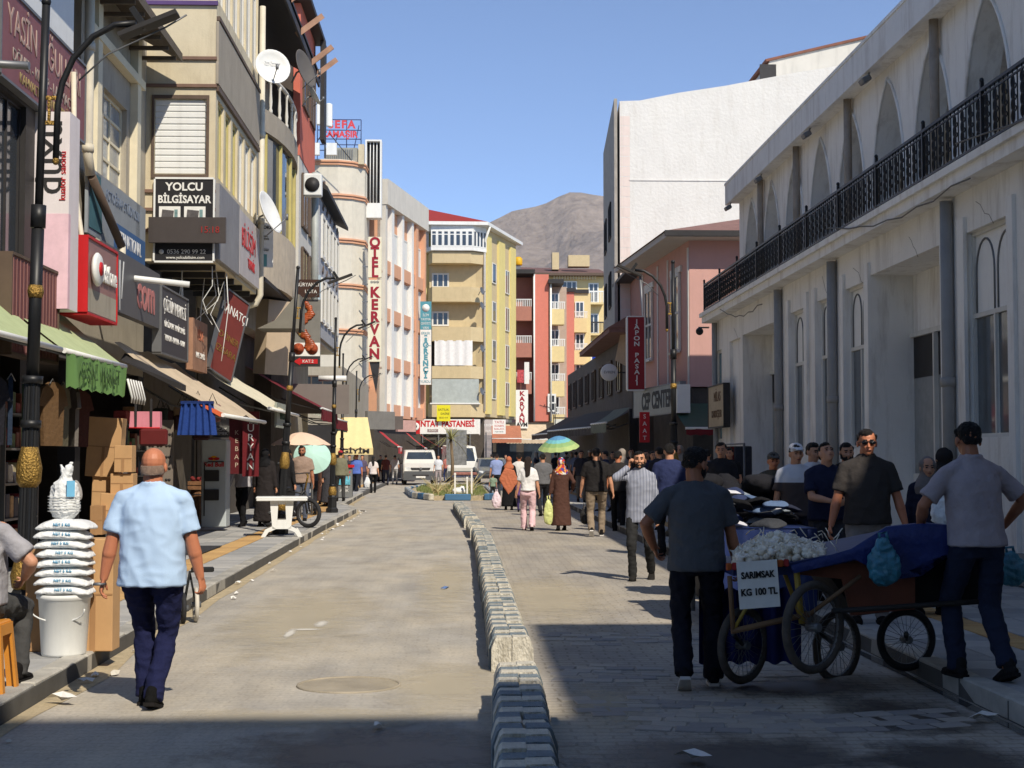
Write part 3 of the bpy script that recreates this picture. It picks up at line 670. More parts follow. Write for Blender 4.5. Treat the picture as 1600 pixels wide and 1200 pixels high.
b = MB(); wall_mb(b, 1, 11.4, 3.1, 6.3, [(1.5+i*1.2, 2.6+i*1.2, 3.9, 6.1) for i in range(8)], y0=-.4, dep=.15); b.box(1, 11.4, -.39, 0, 6.3, 6.36).box(1, 11.4, -.39, 0, 3.04, 3.1); b.build('bay_wall', darkm, L1)
for i in range(8): window(L1, 1.5+i*1.2, 2.6+i*1.2, 3.9, 6.1, -.3, darkm, glass, 2, fw=.04)
# white advertising pier facing the camera
t = thing('advert_pier', 'white and pink advertising pier with upright lettering under the red sign', 'sign', (-5.38, 19.45, 3.55))
MB().box(-.28, .22, 0, .5, 0, 2.6).build('pier', cmat('pier_white', (224, 216, 216), rough=.7, var=.05, stain=.2), t); MB().box(-.281, .221, -.004, .1, .0, 1.25).build('pink_panel', cmat('pier_pink', (226, 190, 200), rough=.7, var=.15, scale=3), t)
text('duxu', .5, darkm, t, (-.03, -.008, 2.0), rot=(pi/2, -pi/2, 0)); text('kuaför salonu', .12, red, t, (.14, -.008, 1.75), rot=(pi/2, -pi/2, 0))
sign('dusty pink panel sign lettered YASİN OĞULLARI high behind the near lamp', -5.5, 19.55, 6.18, 3.9, 1.1, LR, cmat('faded_red', (132, 82, 84), rough=.6, var=.12, scale=1.5), [('YASİN OĞULLARI', .5, 0, .74, cmat('faded_letter', (176, 150, 140), var=0), dict(sx=.86)), ('DÖNER - KEBAP - LAHMACUN', .22, 0, .36, cmat('faded_letter2', (160, 146, 138), var=0)), ('KAHVALTI SALONU SERVİSİ', .19, 0, .14, cmat('olive_letter', (150, 132, 90), var=0))], rim=steel)
sign('white sign panel with grey letters at the top left corner', -5.75, 19.8, 7.6, 4, 1.4, LR, white, [('ETİ', .5, 1.0, .95, steel), ('SALONU', .4, -.4, .35, steel)])
ms_ = sign('dull maroon fascia sign low on the near left building behind the lamp post', -5.3, 18.5, 2.85, 2.0, 1.15, LR, cmat('maroon', (112, 66, 66), rough=.6, var=.12), [], rim=brownf)
for i in range(14): MB().box(-.95+i*.14, -.94+i*.14, -.012, -.001, .03, 1.12).build('rib', cmat('maroon_rib', (136, 96, 92), rough=.6), ms_)
for i in range(8): MB().box(-.2+i*.14, -.12+i*.14, -.016, -.013, .2, .3).build('small_mark', cmat('maroon_mark', (170, 134, 130), rough=.6), ms_)
# phone shop box
def voda(o):
    o['_'] = 1; b = MB(); b.lathe([(.02, 0), (.2, 0), (.235, .03), (.235, .05), (.2, .08)], n=24); b.build('round_logo', white, o, (-.52, -.02, .62), (pi/2, 0, 0))
    b = MB(); b.lathe([(.001, 0), (.1, 0), (.09, .02)], n=16); b.build('drop', red, o, (-.5, -.1, .63), (pi/2, 0, 0)); MB().box(-.83, .84, -.004, .0, .02, .34).build('lower_strip', plaster_g, o)
vo = sign('projecting shop box with bright red end and round white logo beside a white rod', -5.1, 21.05, 3.58, 1.7, 1.02, LR, cmat('voda_face', (150, 112, 108), rough=.5, var=.06), [('vodafone', .36, .22, .62, whitep, dict(ext=.03, sx=.8, bold=.006))], t=.36, rim=red, extra=voda)
MB().box(-.88, -.856, -.01, .37, .0, 1.02).build('red_end', cmat('bright_red', (214, 22, 30), rough=.45, var=.04), vo)
sign('grey fascia sign with large outlined letters between the red box and the corner', -5.3, 23.95, 3.85, 4.1, .95, LR, cmat('slate_sign', (84, 84, 86), rough=.5, var=.08), [('al|/', .85, -1.1, .48, cmat('grey_letter', (196, 198, 198), var=0), dict(sx=.8)), ('com', .8, .95, .46, cmat('redgrey_letter', (186, 120, 116), var=0), dict(bold=.02))])
sign('dark sign board lettered ÇÖZÜM MERKEZİ beside the large grey fascia sign', -5.28, 27.3, 3.45, 2.5, 1.15, LR, cmat('char_sign', (62, 62, 66), rough=.5, var=.08), [('ÇÖZÜM MERKEZİ', .33, 0, .85, whitep, dict(sx=.8)), ('BİLGİSAYAR TEKNİK SERVİS', .15, 0, .52, whitep), ('TELEFON - KAMERA - OYUN', .15, 0, .28, whitep)], rim=steel)
sign('faded orange and blue poster board hung under the corner of the computer shop', -5.2, 29.5, 3.3, 1.6, 1.0, LR, cmat('orange_poster', (160, 120, 96), rough=.7, var=.3, scale=2), [('PİDE', .3, 0, .7, cmat('salmon_letter', (196, 120, 90), var=0)), ('PAKET SERVİS', .16, 0, .3, whitep)])
sign('tilted brown-red projecting sign lettered KANATÇI below the computer shop overhang', -4.98, 30.6, 3.3, .75, 1.75, R(62), cmat('kanat_red', (112, 50, 44), rough=.6, var=.12), [('KANATÇI', .27, 0, 1.38, whitep, dict(sx=.8)), ('DÖNER', .2, 0, .8, gold), ('IZGARA', .2, 0, .5, gold)], rim=steel, ry=R(20), t=.08)
# mesh banner
bt = sign('weathered grey and blue banner strapped to the wall beside the drain pipe', -5.86, 25.3, 5.12, 4.2, 1.06, LR, cmat('banner_grey', (140, 146, 150), rough=.8, var=.12, scale=2), [('FOTOĞRAF STÜDYOSU', .24, .3, .8, cmat('banner_letter', (110, 122, 140), var=0)), ('INTERNATIONAL', .34, .75, .22, whitep, dict(sx=.75))], t=.05)
MB().box(-.35, 2.09, -.004, 0, 0, .45).build('blue_strip', cmat('banner_blue', (58, 96, 140), rough=.8, var=.1), bt); MB().prism([(-2.05, -.01, .1), (-1.2, -.01, .1), (-1.35, -.01, 1.0), (-2.0, -.01, 1.0)], (0, -.004, 0)).build('teal_patch', cmat('banner_teal', (62, 104, 112), rough=.8, var=.2), bt)
def pipe(label, pts, r, m, par=None, joints=()):
    b = MB(); b.tube(pts, r, 10)
    for q in joints: b.lathe([(r*1.25, -.06), (r*1.25, .06)], q, 10)
    o = b.build('drain_pipe', m); return tag(o, label, 'drain pipe')
cp = cmat('pipe_cream', (206, 198, 178), rough=.6, var=.12, stain=.3)
pipe('cream drain pipe running down beside the dusty pink-red sign', [(-5.82, 23, 12), (-5.82, 23, 6.3), (-5.8, 23.1, 6.0)], .075, cp, joints=((-5.82, 23, 6.4), (-5.82, 23, 8)))
pipe('brown slanted pipe length crossing the grey and blue banner', [(-5.78, 23.1, 5.98), (-5.65, 24.6, 5.1)], .07, brownf)
pipe('short cream pipe below the slanted brown pipe', [(-5.65, 24.6, 5.1), (-5.65, 24.6, 4.75)], .07, cp)
pipe('thin cream conduit looping down past the red shop box', [(-5.45, 20.7, 7.0), (-5.42, 20.7, 5.4), (-5.2, 20.3, 4.6), (-5.3, 20.1, 4.0), (-5.38, 20.0, 3.6)], .035, cp)
pipe('white rod projecting over the street from the red shop box', [(-5.9, 23.9, 4.55), (-4.45, 24.2, 4.42)], .05, white)
pipe('short grey tube lamp bracket crossing the dusty pink-red sign', [(-5.7, 16.2, 5.95), (-4.75, 16.2, 5.9)], .045, steel)
# --- computer shop building with overhang (Y 28 .. 33.7, outer face X -4.69)
L2 = thing('apartment_building', 'beige plaster block with overhanging upper floors and roller shutter above the computer sign', 'building', (-4.69, 28, 0), 0)
b = MB(); wall_mb(b, -1.33, 0, 5.3, 14, [(-1.15, -.17, 6.95, 8.4)], dep=.1); b.build('front_wall', plaster_b, L2)
sh = MB(); sh.box(-1.2, -.12, -.03, .0, 6.88, 6.95).box(-1.2, -.12, -.03, 0, 8.4, 8.47).box(-1.2, -1.15, -.03, 0, 6.95, 8.4).box(-.17, -.12, -.03, 0, 6.95, 8.4); wo_ = sh.build('shutter_frame', brownf, L2)
sl_ = MB().prism([(-1.14, .0, 0), (-1.14, -.018, .02), (-1.14, -.018, .1), (-1.14, .0, .117)], (.96, 0, 0)).mesh('shutter_slat', white)
for i in range(12): link('shutter_slat', sl_, wo_, (0, .05, 6.96+i*.12))
for z in (8.62, 9.15, 6.6, 6.25, 5.85): MB().box(-1.34, .02, -.05, .0, z, z+.06).build('moulding', cmat('brown_line', (122, 96, 82), rough=.8, var=.15), L2)
MB().box(-1.35, .03, -.06, -.0, 10.2, 10.28).build('moulding', cmat('purple_line', (84, 62, 110), rough=.7, var=.1), L2)
S2 = link('side', None, L2, (0, 0, 0), (0, 0, LR)); S2.name = 'street_side'
b = MB(); hs = [(.25+i*.9, .95+i*.9, 6.95, 8.45) for i in range(6)]+[(.2+i*.93, 1.0+i*.93, 10.35, 12.2) for i in range(6)]
wall_mb(b, 0, 5.7, 5.3, 14, hs, dep=.12); b.quad((0, 0, 5.3), (5.7, 0, 5.3), (5.7, 1.32, 5.3), (0, 1.32, 5.3)); b.quad((5.7, 0, 5.3), (5.7, 4, 5.3), (5.7, 4, 14), (5.7, 0, 14)); b.build('street_wall', plaster_b, S2)
yf = cmat('yellow_frame', (190, 176, 110), rough=.6, var=.1)
for i, h_ in enumerate(hs): window(S2, *h_, .08, (yf if i < 3 else wframe), glassb if i < 6 else glass, 2 if i < 6 else 2, fw=.07)
MB().box(-.02, 5.72, -.05, -.002, 8.7, 9.9).build('clad_band', panelm, S2); MB().box(.0, 5.72, -.07, -.002, 9.92, 10.0).build('ledge', brownf, S2); MB().box(.0, 5.72, -.06, -.002, 8.56, 8.66).build('ledge', brownf, S2)
sf = MB(); sf.box(.05, 2.6, -.08, -.01, 5.35, 6.8); sf.build('grey_advert_panel', cmat('ad_grey', (134, 134, 136), rough=.6, var=.15, scale=1.5), S2); sf = MB().box(2.65, 5.6, -.08, -.01, 5.4, 6.75); ap = sf.build('white_advert_panel', cmat('ad_white', (186, 180, 178), rough=.6, var=.1), S2)
text('BİLİŞİM', .55, red, S2, (3.9, -.09, 6.2)); text('TEKNİK', .3, red, S2, (4.3, -.09, 5.75))
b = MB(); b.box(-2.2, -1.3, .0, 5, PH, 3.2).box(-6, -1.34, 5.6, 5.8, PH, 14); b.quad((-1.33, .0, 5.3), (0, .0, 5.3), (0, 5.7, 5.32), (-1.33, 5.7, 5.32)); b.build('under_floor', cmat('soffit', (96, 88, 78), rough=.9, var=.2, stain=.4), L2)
for i in range(5): MB().box(-1.3, -.05, .4+i*1.15, .48+i*1.15, 5.18, 5.29).build('joist', darkm, L2)
tel = sign('black sign lettered YOLCU BİLGİSAYAR under the roller shutter', -5.25, 27.93, 5.3, 1.08, 1.55, 0, cmat('yolcu_black', (34, 33, 36), rough=.5, var=.05), [('YOLCU', .21, 0, 1.4, whitep, dict(bold=.006)), ('BİLGİSAYAR', .2, 0, 1.16, whitep, dict(sx=.88, bold=.006)), ('0536 290 99 22', .115, .05, .17, whitep), ('www.yolcubilisim.com', .08, .03, .06, whitep)], t=.05, rim=white)
for i, u in enumerate((-.27, .2)):
    MB().cbox((u, -.01, .86), (.4, .012, .34)).build('picture', whitep, tel); MB().cbox((u-.04, -.019, .85), (.22, .006, .22), ry=.1).build('picture_motif', cmat('pict_grey', (88, 84, 84), var=.4, scale=14), tel); MB().cbox((u+.12, -.019, .84), (.06, .006, .26)).build('picture_motif', cmat('pict_teal', (110, 140, 140), var=.3, scale=14), tel)
MB().lathe([(.001, 0), (.045, 0), (.045, .01)], n=14).build('phone_icon', whitep, tel, (-.42, .0, .17), (pi/2, 0, 0))
led = sign('dark grey electronic display bar with faint red digits across the black computer sign', -5.16, 27.75, 5.62, 1.44, .48, 0, cmat('led_grey', (72, 66, 64), rough=.4, var=.08), [], t=.1)
text('15:18', .17, cmat('led_red', (150, 40, 36), var=0), led, (.42, -.006, .24))
# --- pipe and round balcony tower (Y 33.7 .. 40)
pipe('pale drain pipe between the computer building and the round balconies', [(-4.62, 33.9, 12), (-4.62, 33.9, 5.3), (-4.72, 33.9, 5.1), (-4.9, 33.9, 5.05)], .07, cp, joints=((-4.62, 33.9, 9), (-4.62, 33.9, 7)))
L3 = thing('apartment_building', 'narrow block with rounded glazed balcony and white balustrade under a dark broken eave', 'building', (-5.6, 38.4, 0))
def halfcyl(mb, r, z0, z1, ry=4.4, n=18, cx=0):
    vs = []; 
    for z in (z0, z1):
        for k in range(n+1): a = -pi/2+pi*k/n; vs.append((r*cos(a), ry*sin(a), z))
    m = n+1; mb.add(vs, [(k, k+1, m+k+1, m+k) for k in range(n)]); mb.add([vs[k] for k in range(m)], [tuple(range(m))]); mb.add([vs[m+k] for k in range(m)], [tuple(range(m))])
wclad = cmat('wood_cladding', (196, 182, 160), rough=.75, var=.14, scale=5, stain=.35)
for nm, a, b_, r, m in (('balcony_base', 5.75, 7.15, 1.17, wclad), ('glazing', 7.15, 9.4, 1.09, glass), ('balcony_slab', 9.4, 9.95, 1.21, panelm)):
    q = MB(); halfcyl(q, r, a, b_); q.build(nm, m, L3)
MB().cbox((0, 0, 5.7), (2.1, 8.6, .1)).build('balcony_floor', darkm, L3)
for k in range(9):
    a = -pi/2+pi*(k+.5)/9; x, y = 1.12*cos(a), 4.44*sin(a); MB().cbox((x, y, 8.27), (.07, .12, 2.2)).build('window_post', yf, L3)
bal = MB().lathe([(.05, 0), (.05, .08), (.03, .14), (.045, .3), (.03, .5), (.03, .75), (.05, .8), (.05, .86)], n=8).mesh('baluster', plaster_w)
for k in range(15): a = -pi/2+pi*(k+.5)/15; link('baluster', bal, L3, (1.14*cos(a), 4.3*sin(a), 9.95))
q = MB(); q.tube([(1.14*cos(-pi/2+pi*k/20), 4.3*sin(-pi/2+pi*k/20), 10.85) for k in range(21)], .05, 8); q.build('handrail', plaster_w, L3)
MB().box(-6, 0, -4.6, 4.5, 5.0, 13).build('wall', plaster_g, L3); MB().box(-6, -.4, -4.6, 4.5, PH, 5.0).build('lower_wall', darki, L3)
q = MB(); q.prism([(-.2, -4.5, 13.4), (1.5, -4.5, 12.4), (1.5, -4.5, 12.52), (-.2, -4.5, 13.52)], (0, 8.6, 0)); q.prism([(1.45, -4.6, 12.2), (1.5, -4.6, 12.2), (1.5, -4.6, 12.6), (1.45, -4.6, 12.6)], (0, 8.4, 0)); q.build('roof_eave', darkm, L3)
bb = cmat('bare_timber', (160, 124, 102), rough=.9, var=.2)
for i, (y, z, a) in enumerate(((-3.2, 12.75, .3), (-1.0, 12.6, .5), (1.6, 12.5, .2), (3.2, 12.6, .5))): MB().cbox((1.7, y, z), (.9, .1, .14), ry=-.7, rz=a).build('broken_rafter', bb, L3)
def dish(label, x, y, z, r, rz, rx, m=None, wtxt=None, grp=None):
    t = thing('satellite_dish', label, 'satellite dish', (x, y, z), rz, grp); q = MB()
    q.lathe([(r*.05, .0)]+[(r*s, r*.28*s*s) for s in (.3, .55, .8, 1.0)]+[(r*1.02, r*.3), (r*.98, r*.31), (r*.8, r*.2), (r*.4, r*.08)], n=28); o = q.build('reflector', m or white, t, (0, 0, 0), (rx, 0, 0))
    q = MB(); q.tube([(0, 0, 0), (0, .12, -.05), (0, .25, -.3)], .025, 6); q.build('bracket', steel, t)
    q = MB(); q.tube([(0, -.05, -r*.95), (0, -r*1.05, -r*.2)], .012, 6); q.tube([(0, -r*1.05, -r*.3), (0, -r*1.05, -r*.02)], .035, 8); q.build('receiver_arm', steel, t)
    if wtxt: text(wtxt, r*.2, steel, t, (0, -r*.18, r*.25), sx=.8)
    return t
c = PY(424, 107, 33); dish('large white satellite dish facing the street above the pale drain pipe', c.x, c.y, c.z, .40, R(25), R(80), wtxt='Yeni Terminal')
c = PY(470, 110, 37.5); dish('dark satellite dish seen edge-on on the balcony balustrade', c.x, c.y, c.z, .5, R(70), R(75), m=cmat('dish_dark', (92, 88, 84), rough=.7, var=.1))
c = PY(487, 150, 40); dish('small white satellite dish on an arm beside the salmon building', c.x, c.y, c.z, .3, R(100), R(60))
c = PY(414, 335, 33.2); dish('white satellite dish seen from the side below the glazed round balcony', c.x, c.y, c.z, .5, R(75), R(70))
def bann(o):
    MB().box(-.4, .3, -.006, -.001, .02, .3).build('teal_strip', cmat('bann_teal', (96, 152, 150), rough=.7, var=.1), o)
sign('white banner advertising ÇIKTI ÖZEL FOTOKOPİ on the base of the round balcony', -4.78, 33.9, 5.95, .88, 1.2, R(12), whitep, [('İPEKYOLU BİLG', .11, 0, 1.1, steel), ('ÇIKTI-ÖZEL-FOTOKOPİ', .1, 0, .92, darkm, dict(bold=.004)), ('Resimli Davetiye - Baskı\nMürekkep Dolum - Tabela\nFotokopi Çekim', .065, 0, .66, darkm), ('3.KAT 0505 - 05.050', .08, 0, .4, darkm)], t=.02, extra=bann)
# --- salmon building
sal = cmat('salmon_wall', (206, 112, 92), rough=.85, var=.07, stain=.2)
L4 = thing('apartment_building', 'tall narrow salmon building with black gutter seen behind the round balconies', 'building', (-4.75, 43, 0))
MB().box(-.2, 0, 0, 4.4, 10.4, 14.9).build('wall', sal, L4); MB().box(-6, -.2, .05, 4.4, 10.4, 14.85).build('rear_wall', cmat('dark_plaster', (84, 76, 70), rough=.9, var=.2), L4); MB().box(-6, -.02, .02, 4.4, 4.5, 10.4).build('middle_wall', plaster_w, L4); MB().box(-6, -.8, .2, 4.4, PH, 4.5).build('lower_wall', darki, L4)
MB().box(-.9, .32, -.3, 4.6, 14.9, 15.05).build('roof_edge', darkm, L4); MB().box(.2, .34, 3.9, 4.6, 11.7, 14.9).build('gutter_box', darkm, L4)
W4 = link('street_side', None, L4, (0.004, 0, 0), (0, 0, LR)); 
for z in (6.2, 8.4, 12): window(W4, .6, 2.2, z, z+1.6, -.03, brownf, glass, 2); window(W4, 2.6, 4.0, z, z+1.6, -.03, brownf, glass, 2)
t = thing('air_conditioner', 'white air conditioning unit on the salmon wall below the roof letters', 'air conditioner', tuple(PY(489, 290, 40.6))); MB().cbox((0, 0, 0), (.5, .35, .62), bev=.03).build('casing', white, t); MB().lathe([(.01, 0), (.2, 0), (.2, .02)], n=18).build('fan_grille', darkm, t, (0, -.18, 0), (pi/2, 0, 0))
# --- white grey block with projecting windows (x 480..545 px)
L5 = thing('apartment_building', 'white and grey block with tall narrow windows and blue drain pipe past the salmon building', 'building', (-4.75, 47.8, 0))
MB().box(-8, 0, 0, 7.6, 5.4, 10.3).build('wall', plaster_w, L5); MB().box(-8, -1, .3, 7.6, PH, 5.4).build('lower_wall', plaster_g, L5)
q = MB(); q.prism([(-.3, -.4, 10.5), (.42, -.4, 10.15), (.42, -.4, 10.28), (-.3, -.4, 11.0)], (0, 8.6, 0)); q.build('roof_eave', darkm, L5)
MB().box(-.35, 0, -.02, -.002, 5.4, 10.3).build('corner_trim', cream, L5)
MB().box(.06, .12, .02, 7.5, 5.5, 10).build('street_panel', cmat('blue_grey_panel', (166, 168, 172), rough=.8, var=.08), L5)
W5 = link('street_side', None, L5, (.16, 0, 0), (0, 0, LR))
for z in (6.0, 8.1): 
    for i in range(5): window(W5, .5+i*1.35, 1.5+i*1.35, z, z+1.45, .0, wframe, glass, 1, fw=.12)
    for i in range(5): MB().cbox((1.0+i*1.35, .0, z+1.75), (.12, .03, .3), ry=pi/4).build('diamond_ornament', brownf, W5)
bl = cmat('pipe_blue', (120, 150, 176), rough=.5, var=.1)
q = PY(487, 290, 47.4); pipe('blue drain pipe on the white block past the salmon building', [(q.x, q.y, q.z), (q.x, q.y, 6.3)], .08, bl)
q = PY(497, 480, 44); pipe('grey-blue drain pipe bending under the projecting windows', [(q.x, q.y, 7), (q.x, q.y, 5.2), (q.x-.6, q.y, 4.3)], .08, cmat('pipe_greyblue', (140, 156, 164), rough=.5))
q = PY(492, 400, 41); pipe('pale grey vent pipe standing beside the food signs', [(q.x, q.y, 9.5), (q.x, q.y, 4.8)], .1, cmat('pipe_palegrey', (160, 164, 160), rough=.5))
# food signs
q = PY(481, 451, 38.5); sign('small dark sign lettered BÜRYANCI USTA above the food pictures', q.x, q.y, q.z-.22, .6, .46, 0, cmat('bur_brown', (60, 36, 26), rough=.5), [('BÜRYANCI', .14, 0, .32, whitep, dict(sx=.85)), ('USTA', .13, .08, .14, whitep)], t=.1)
q = PY(482, 470, 38.6); fd = sign('hanging picture sign of roasted meat with plates and a red KAT 2 arrow', q.x-.05, q.y, 3.95, .72, 1.75, 0, cmat('food_board', (120, 118, 112), rough=.5, var=.15), [], t=.1)
rg = random.Random(4)
mt = MB()
for i in range(26):
    z = 1.65-i*.048; mt.ell((-.02+.12*sin(i*.35), -.02, z), (.06+.1*rg.random(), .03, .06), None, 8, 6)
mt.build('roast_meat', cmat('roast', (150, 70, 34), rough=.4, var=.6, scale=12), fd)
MB().box(-.36, .36, -.012, 0, .27, .62).build('white_band', whitep, fd)
for u in (-.2, .16): MB().lathe([(.001, 0), (.13, 0), (.15, .02)], n=18).build('plate', cmat('plate_food', (150, 66, 36), var=.6, scale=25), fd, (u, -.01, .46), (pi/2, 0, 0))
MB().box(-.36, .36, -.012, 0, .0, .26).build('black_band', darkm, fd); MB().prism([(-.33, -.014, .13), (-.15, -.014, .23), (-.15, -.014, .19), (.3, -.014, .19), (.3, -.014, .07), (-.15, -.014, .07), (-.15, -.014, .03)], (0, -.01, 0)).build('arrow', red, fd); text('KAT:2', .11, whitep, fd, (.05, -.03, .13))
# cables
def cable(pts, lab, r=.009, m=None): o = MB().tube(pts, r, 5).build('cable', m or white); tag(o, lab, 'cable', 'loose cables hanging from the left buildings')
rc = random.Random(9)
for i in range(9):
    x = -4.6-rc.random()*.9; y = 28.3+rc.random()*4; z = 5.25; L = rc.uniform(.8, 2.2); cable([(x, y, z), (x+rc.uniform(-.1, .1), y, z-L*.4), (x+rc.uniform(-.2, .2), y+.1, z-L*.7), (x+rc.uniform(-.1, .1), y, z-L)], 'thin loose cable hanging under the left overhang, %s of them' % ('shortest', 'longest', 'leftmost', 'rightmost', 'nearest', 'farthest', 'middle', 'straightest', 'most bent')[i])
cable([PY(300, 505, 29), PY(340, 470, 29), PY(350, 440, 29), PY(352, 490, 29)], 'cable looping from the overhang corner to the tilted red sign')
def grey_trap():
    q = MB(); a, b_, c_, d_ = PY(404, 513, 36), PY(470, 513, 36), PY(520, 430, 36), PY(505, 513, 36); pts = [PY(402, 513, 36), PY(430, 500, 36), PY(455, 470, 36), PY(462, 460, 36), PY(468, 460, 36), PY(468, 513, 36)]; q.prism(pts, (0, 1.2, 0)); tag(q.build('canopy', cmat('grey_canopy', (122, 118, 108), rough=.8, var=.1)), 'grey curved sheet canopy below the round balcony', 'canopy')
grey_trap()
# ================================================================== right side
RR = -pi/2
wp = cmat('white_render', (232, 230, 224), rough=.9, var=.05, scale=1.2, bump=.35, bscale=14, bdist=.02, stain=.5, stcol=hexc(150, 140, 126))
wp2 = cmat('white_trim', (234, 233, 228), rough=.85, var=.05, scale=1.5, bump=.3, bscale=14, bdist=.02, stain=.5, stcol=hexc(150, 132, 112))
R1 = thing('arcade_building', 'long white market hall with pointed arches and an iron railing along the right side', 'building', (6.5, 38, 0), RR)
LN = 35
holes = [(.3, 1.2, 2.0, 4.3), (2.3, 3.7, 1.2, 4.4), (4.0, 7.7, PH, 4.42), (9, 10.3, 1.72, 4.45), (11.2, 12.1, 1.72, 4.45), (13.2, 14.5, 1.75, 4.45), (14.75, 18.3, PH, 4.5), (19.2, 20.75, 1.86, 4.5), (22, 23.4, 1.86, 4.5), (24.5, 27.8, PH, 4.5), (29, 30.4, 1.86, 4.5)]
b = MB(); wall_mb(b, 0, LN, 0, 5.05, holes, dep=.18); b.quad((0, 0, 0), (0, 6, 0), (0, 6, 5.05), (0, 0, 5.05)); b.quad((LN, 0, 0), (LN, 6, 0), (LN, 6, 8.4), (LN, 0, 5)); b.build('wall', wp, R1)
MB().box(.0, LN, -.3, .7, 5.05, 5.2).build('cornice', wp2, R1); MB().box(-.05, LN, -.36, .7, 5.2, 5.3).build('balcony_edge', wp2, R1); MB().box(0, LN, .7, 6, 5.1, 5.28).build('balcony_floor', wp, R1)
MB().box(.0, LN, -.05, -.001, .13, .5).build('plinth', cmat('plinth_grey', (150, 150, 148), rough=.9, var=.1, stain=.3), R1)
for x0, x1 in ((8.75, 9.0), (10.3, 10.55), (10.95, 11.2), (12.1, 12.3), (13.0, 13.2), (14.5, 14.75), (18.3, 18.5), (19.0, 19.25), (20.75, 20.95)): MB().box(x0, x1, -.05, -.001, .5, 4.7).build('pilaster', wp2, R1)
def arched_window(x0, x1, z0, z1, tz):
    W, H = x1-x0, z1-z0; f = MB(); e = .05
    f.box(0, W, -.02, .05, 0, e).box(0, W, -.02, .05, H-e, H).box(0, e, -.02, .05, e, H-e).box(W-e, W, -.02, .05, e, H-e).box(e, W-e, -.02, .05, tz-z0-.03, tz-z0+.03).box(W/2-.025, W/2+.025, -.02, .05, e, tz-z0-.03)
    o = f.build('window', wframe, R1, (x0, .1, z0))
    MB().quad((e, .02, tz-z0+.03), (W-e, .02, tz-z0+.03), (W-e, .02, H-e), (e, .02, H-e)).build('arched_panel', cmat('panel_offwhite', (234, 234, 230), rough=.6, var=.04), o)
    hw = (W-.2)/4-.02
    for c in (.08+hw, W-.08-hw):
        pts = [(c-hw, .012, tz-z0+.04)]+[(c-hw*cos(pi*k/12), .012, H-.12-hw*1.3+hw*1.3*sin(pi*k/12)) for k in range(13)]+[(c+hw, .012, tz-z0+.04)]
        MB().tube(pts, .014, 6).build('arch_moulding', steel, o)
    for k in (0, 1): MB().quad((e+k*(W/2-.02), .02, e), (W/2-.03+k*(W/2-.02), .02, e), (W/2-.03+k*(W/2-.02), .02, tz-z0-.03), (e+k*(W/2-.02), .02, tz-z0-.03)).build('pane', glassR, o)
glassR = cmat('shop_glass', (84, 92, 98), rough=.06, var=.25, scale=1.2, spec=.9)
for h_ in (holes[3], holes[4], holes[5], holes[7], holes[8], holes[10]): arched_window(*h_, 3.42)
window(R1, *holes[0], .1, wframe, cmat('blue_glass', (90, 130, 150), rough=.15, var=.2), 1, 2)
MB().quad((2.3, .08, 1.2), (3.7, .08, 1.2), (3.7, .08, 4.4), (2.3, .08, 4.4)).build('blind_panel', wp2, R1)
for x0, x1, z1 in ((4.0, 7.7, 4.42), (14.75, 18.3, 4.5), (24.5, 27.8, 4.5)):
    b = MB(); d = .7; b.quad((x0, .18, PH), (x0, d, PH), (x0, d, z1), (x0, .18, z1)).quad((x1, .18, PH), (x1, d, PH), (x1, d, z1), (x1, .18, z1)).quad((x0, .18, z1), (x1, .18, z1), (x1, d, z1), (x0, d, z1)).quad((x0, .0, PH+.002), (x1, .0, PH+.002), (x1, d, PH+.002), (x0, d, PH+.002)); b.build('recess', wp, R1)
    o = MB().box(x0, x1, d-.05, d, PH, 1.35).build('shop_panel', wp2, R1)
    MB().quad((x0, d-.02, 1.35), (x1, d-.02, 1.35), (x1, d-.02, 2.85), (x0, d-.02, 2.85)).build('papered_glass', cmat('papered', (150, 152, 150), rough=.25, var=.12, scale=5, stain=.3), R1)
    MB().quad((x0, d-.02, 2.85), (x1, d-.02, 2.85), (x1, d-.02, 3.5), (x0, d-.02, 3.5)).build('dark_glass', darkm, R1)
    MB().box(x0, x1, d-.08, d, 3.5, 3.58).build('transom', wframe, R1); MB().quad((x0, d-.02, 3.58), (x1, d-.02, 3.58), (x1, d-.02, z1), (x0, d-.02, z1)).build('upper_panel', wp2, R1)
    for k in range(1, 3): MB().box(x0+(x1-x0)*k/3-.03, x0+(x1-x0)*k/3+.03, d-.09, d-.02, 1.35, 3.5).build('mullion', wframe, R1)
MB().cbox((16.8, .66, 2.7), (.26, .02, .2)).build('blue_sticker', cmat('sticker_blue', (30, 110, 170), var=.05), R1)
gp_ = cmat('pipe_grey', (150, 150, 148), rough=.6, var=.1, stain=.3)
for x in (8.25, 12.62, 18.72):
    o = MB().tube([(x, -.09, .2), (x, -.09, 5.0)], .085, 10).lathe([(.1, -.06), (.1, .06)], (x, -.09, 2.6), 10).build('drain_pipe', gp_, R1)
MB().tube([(.75, -.1, 5.0), (.75, -.1, 3.0), (1.0, -.12, 2.6), (1.0, -.12, .3)], .07, 8).build('drain_pipe', gp_, R1)
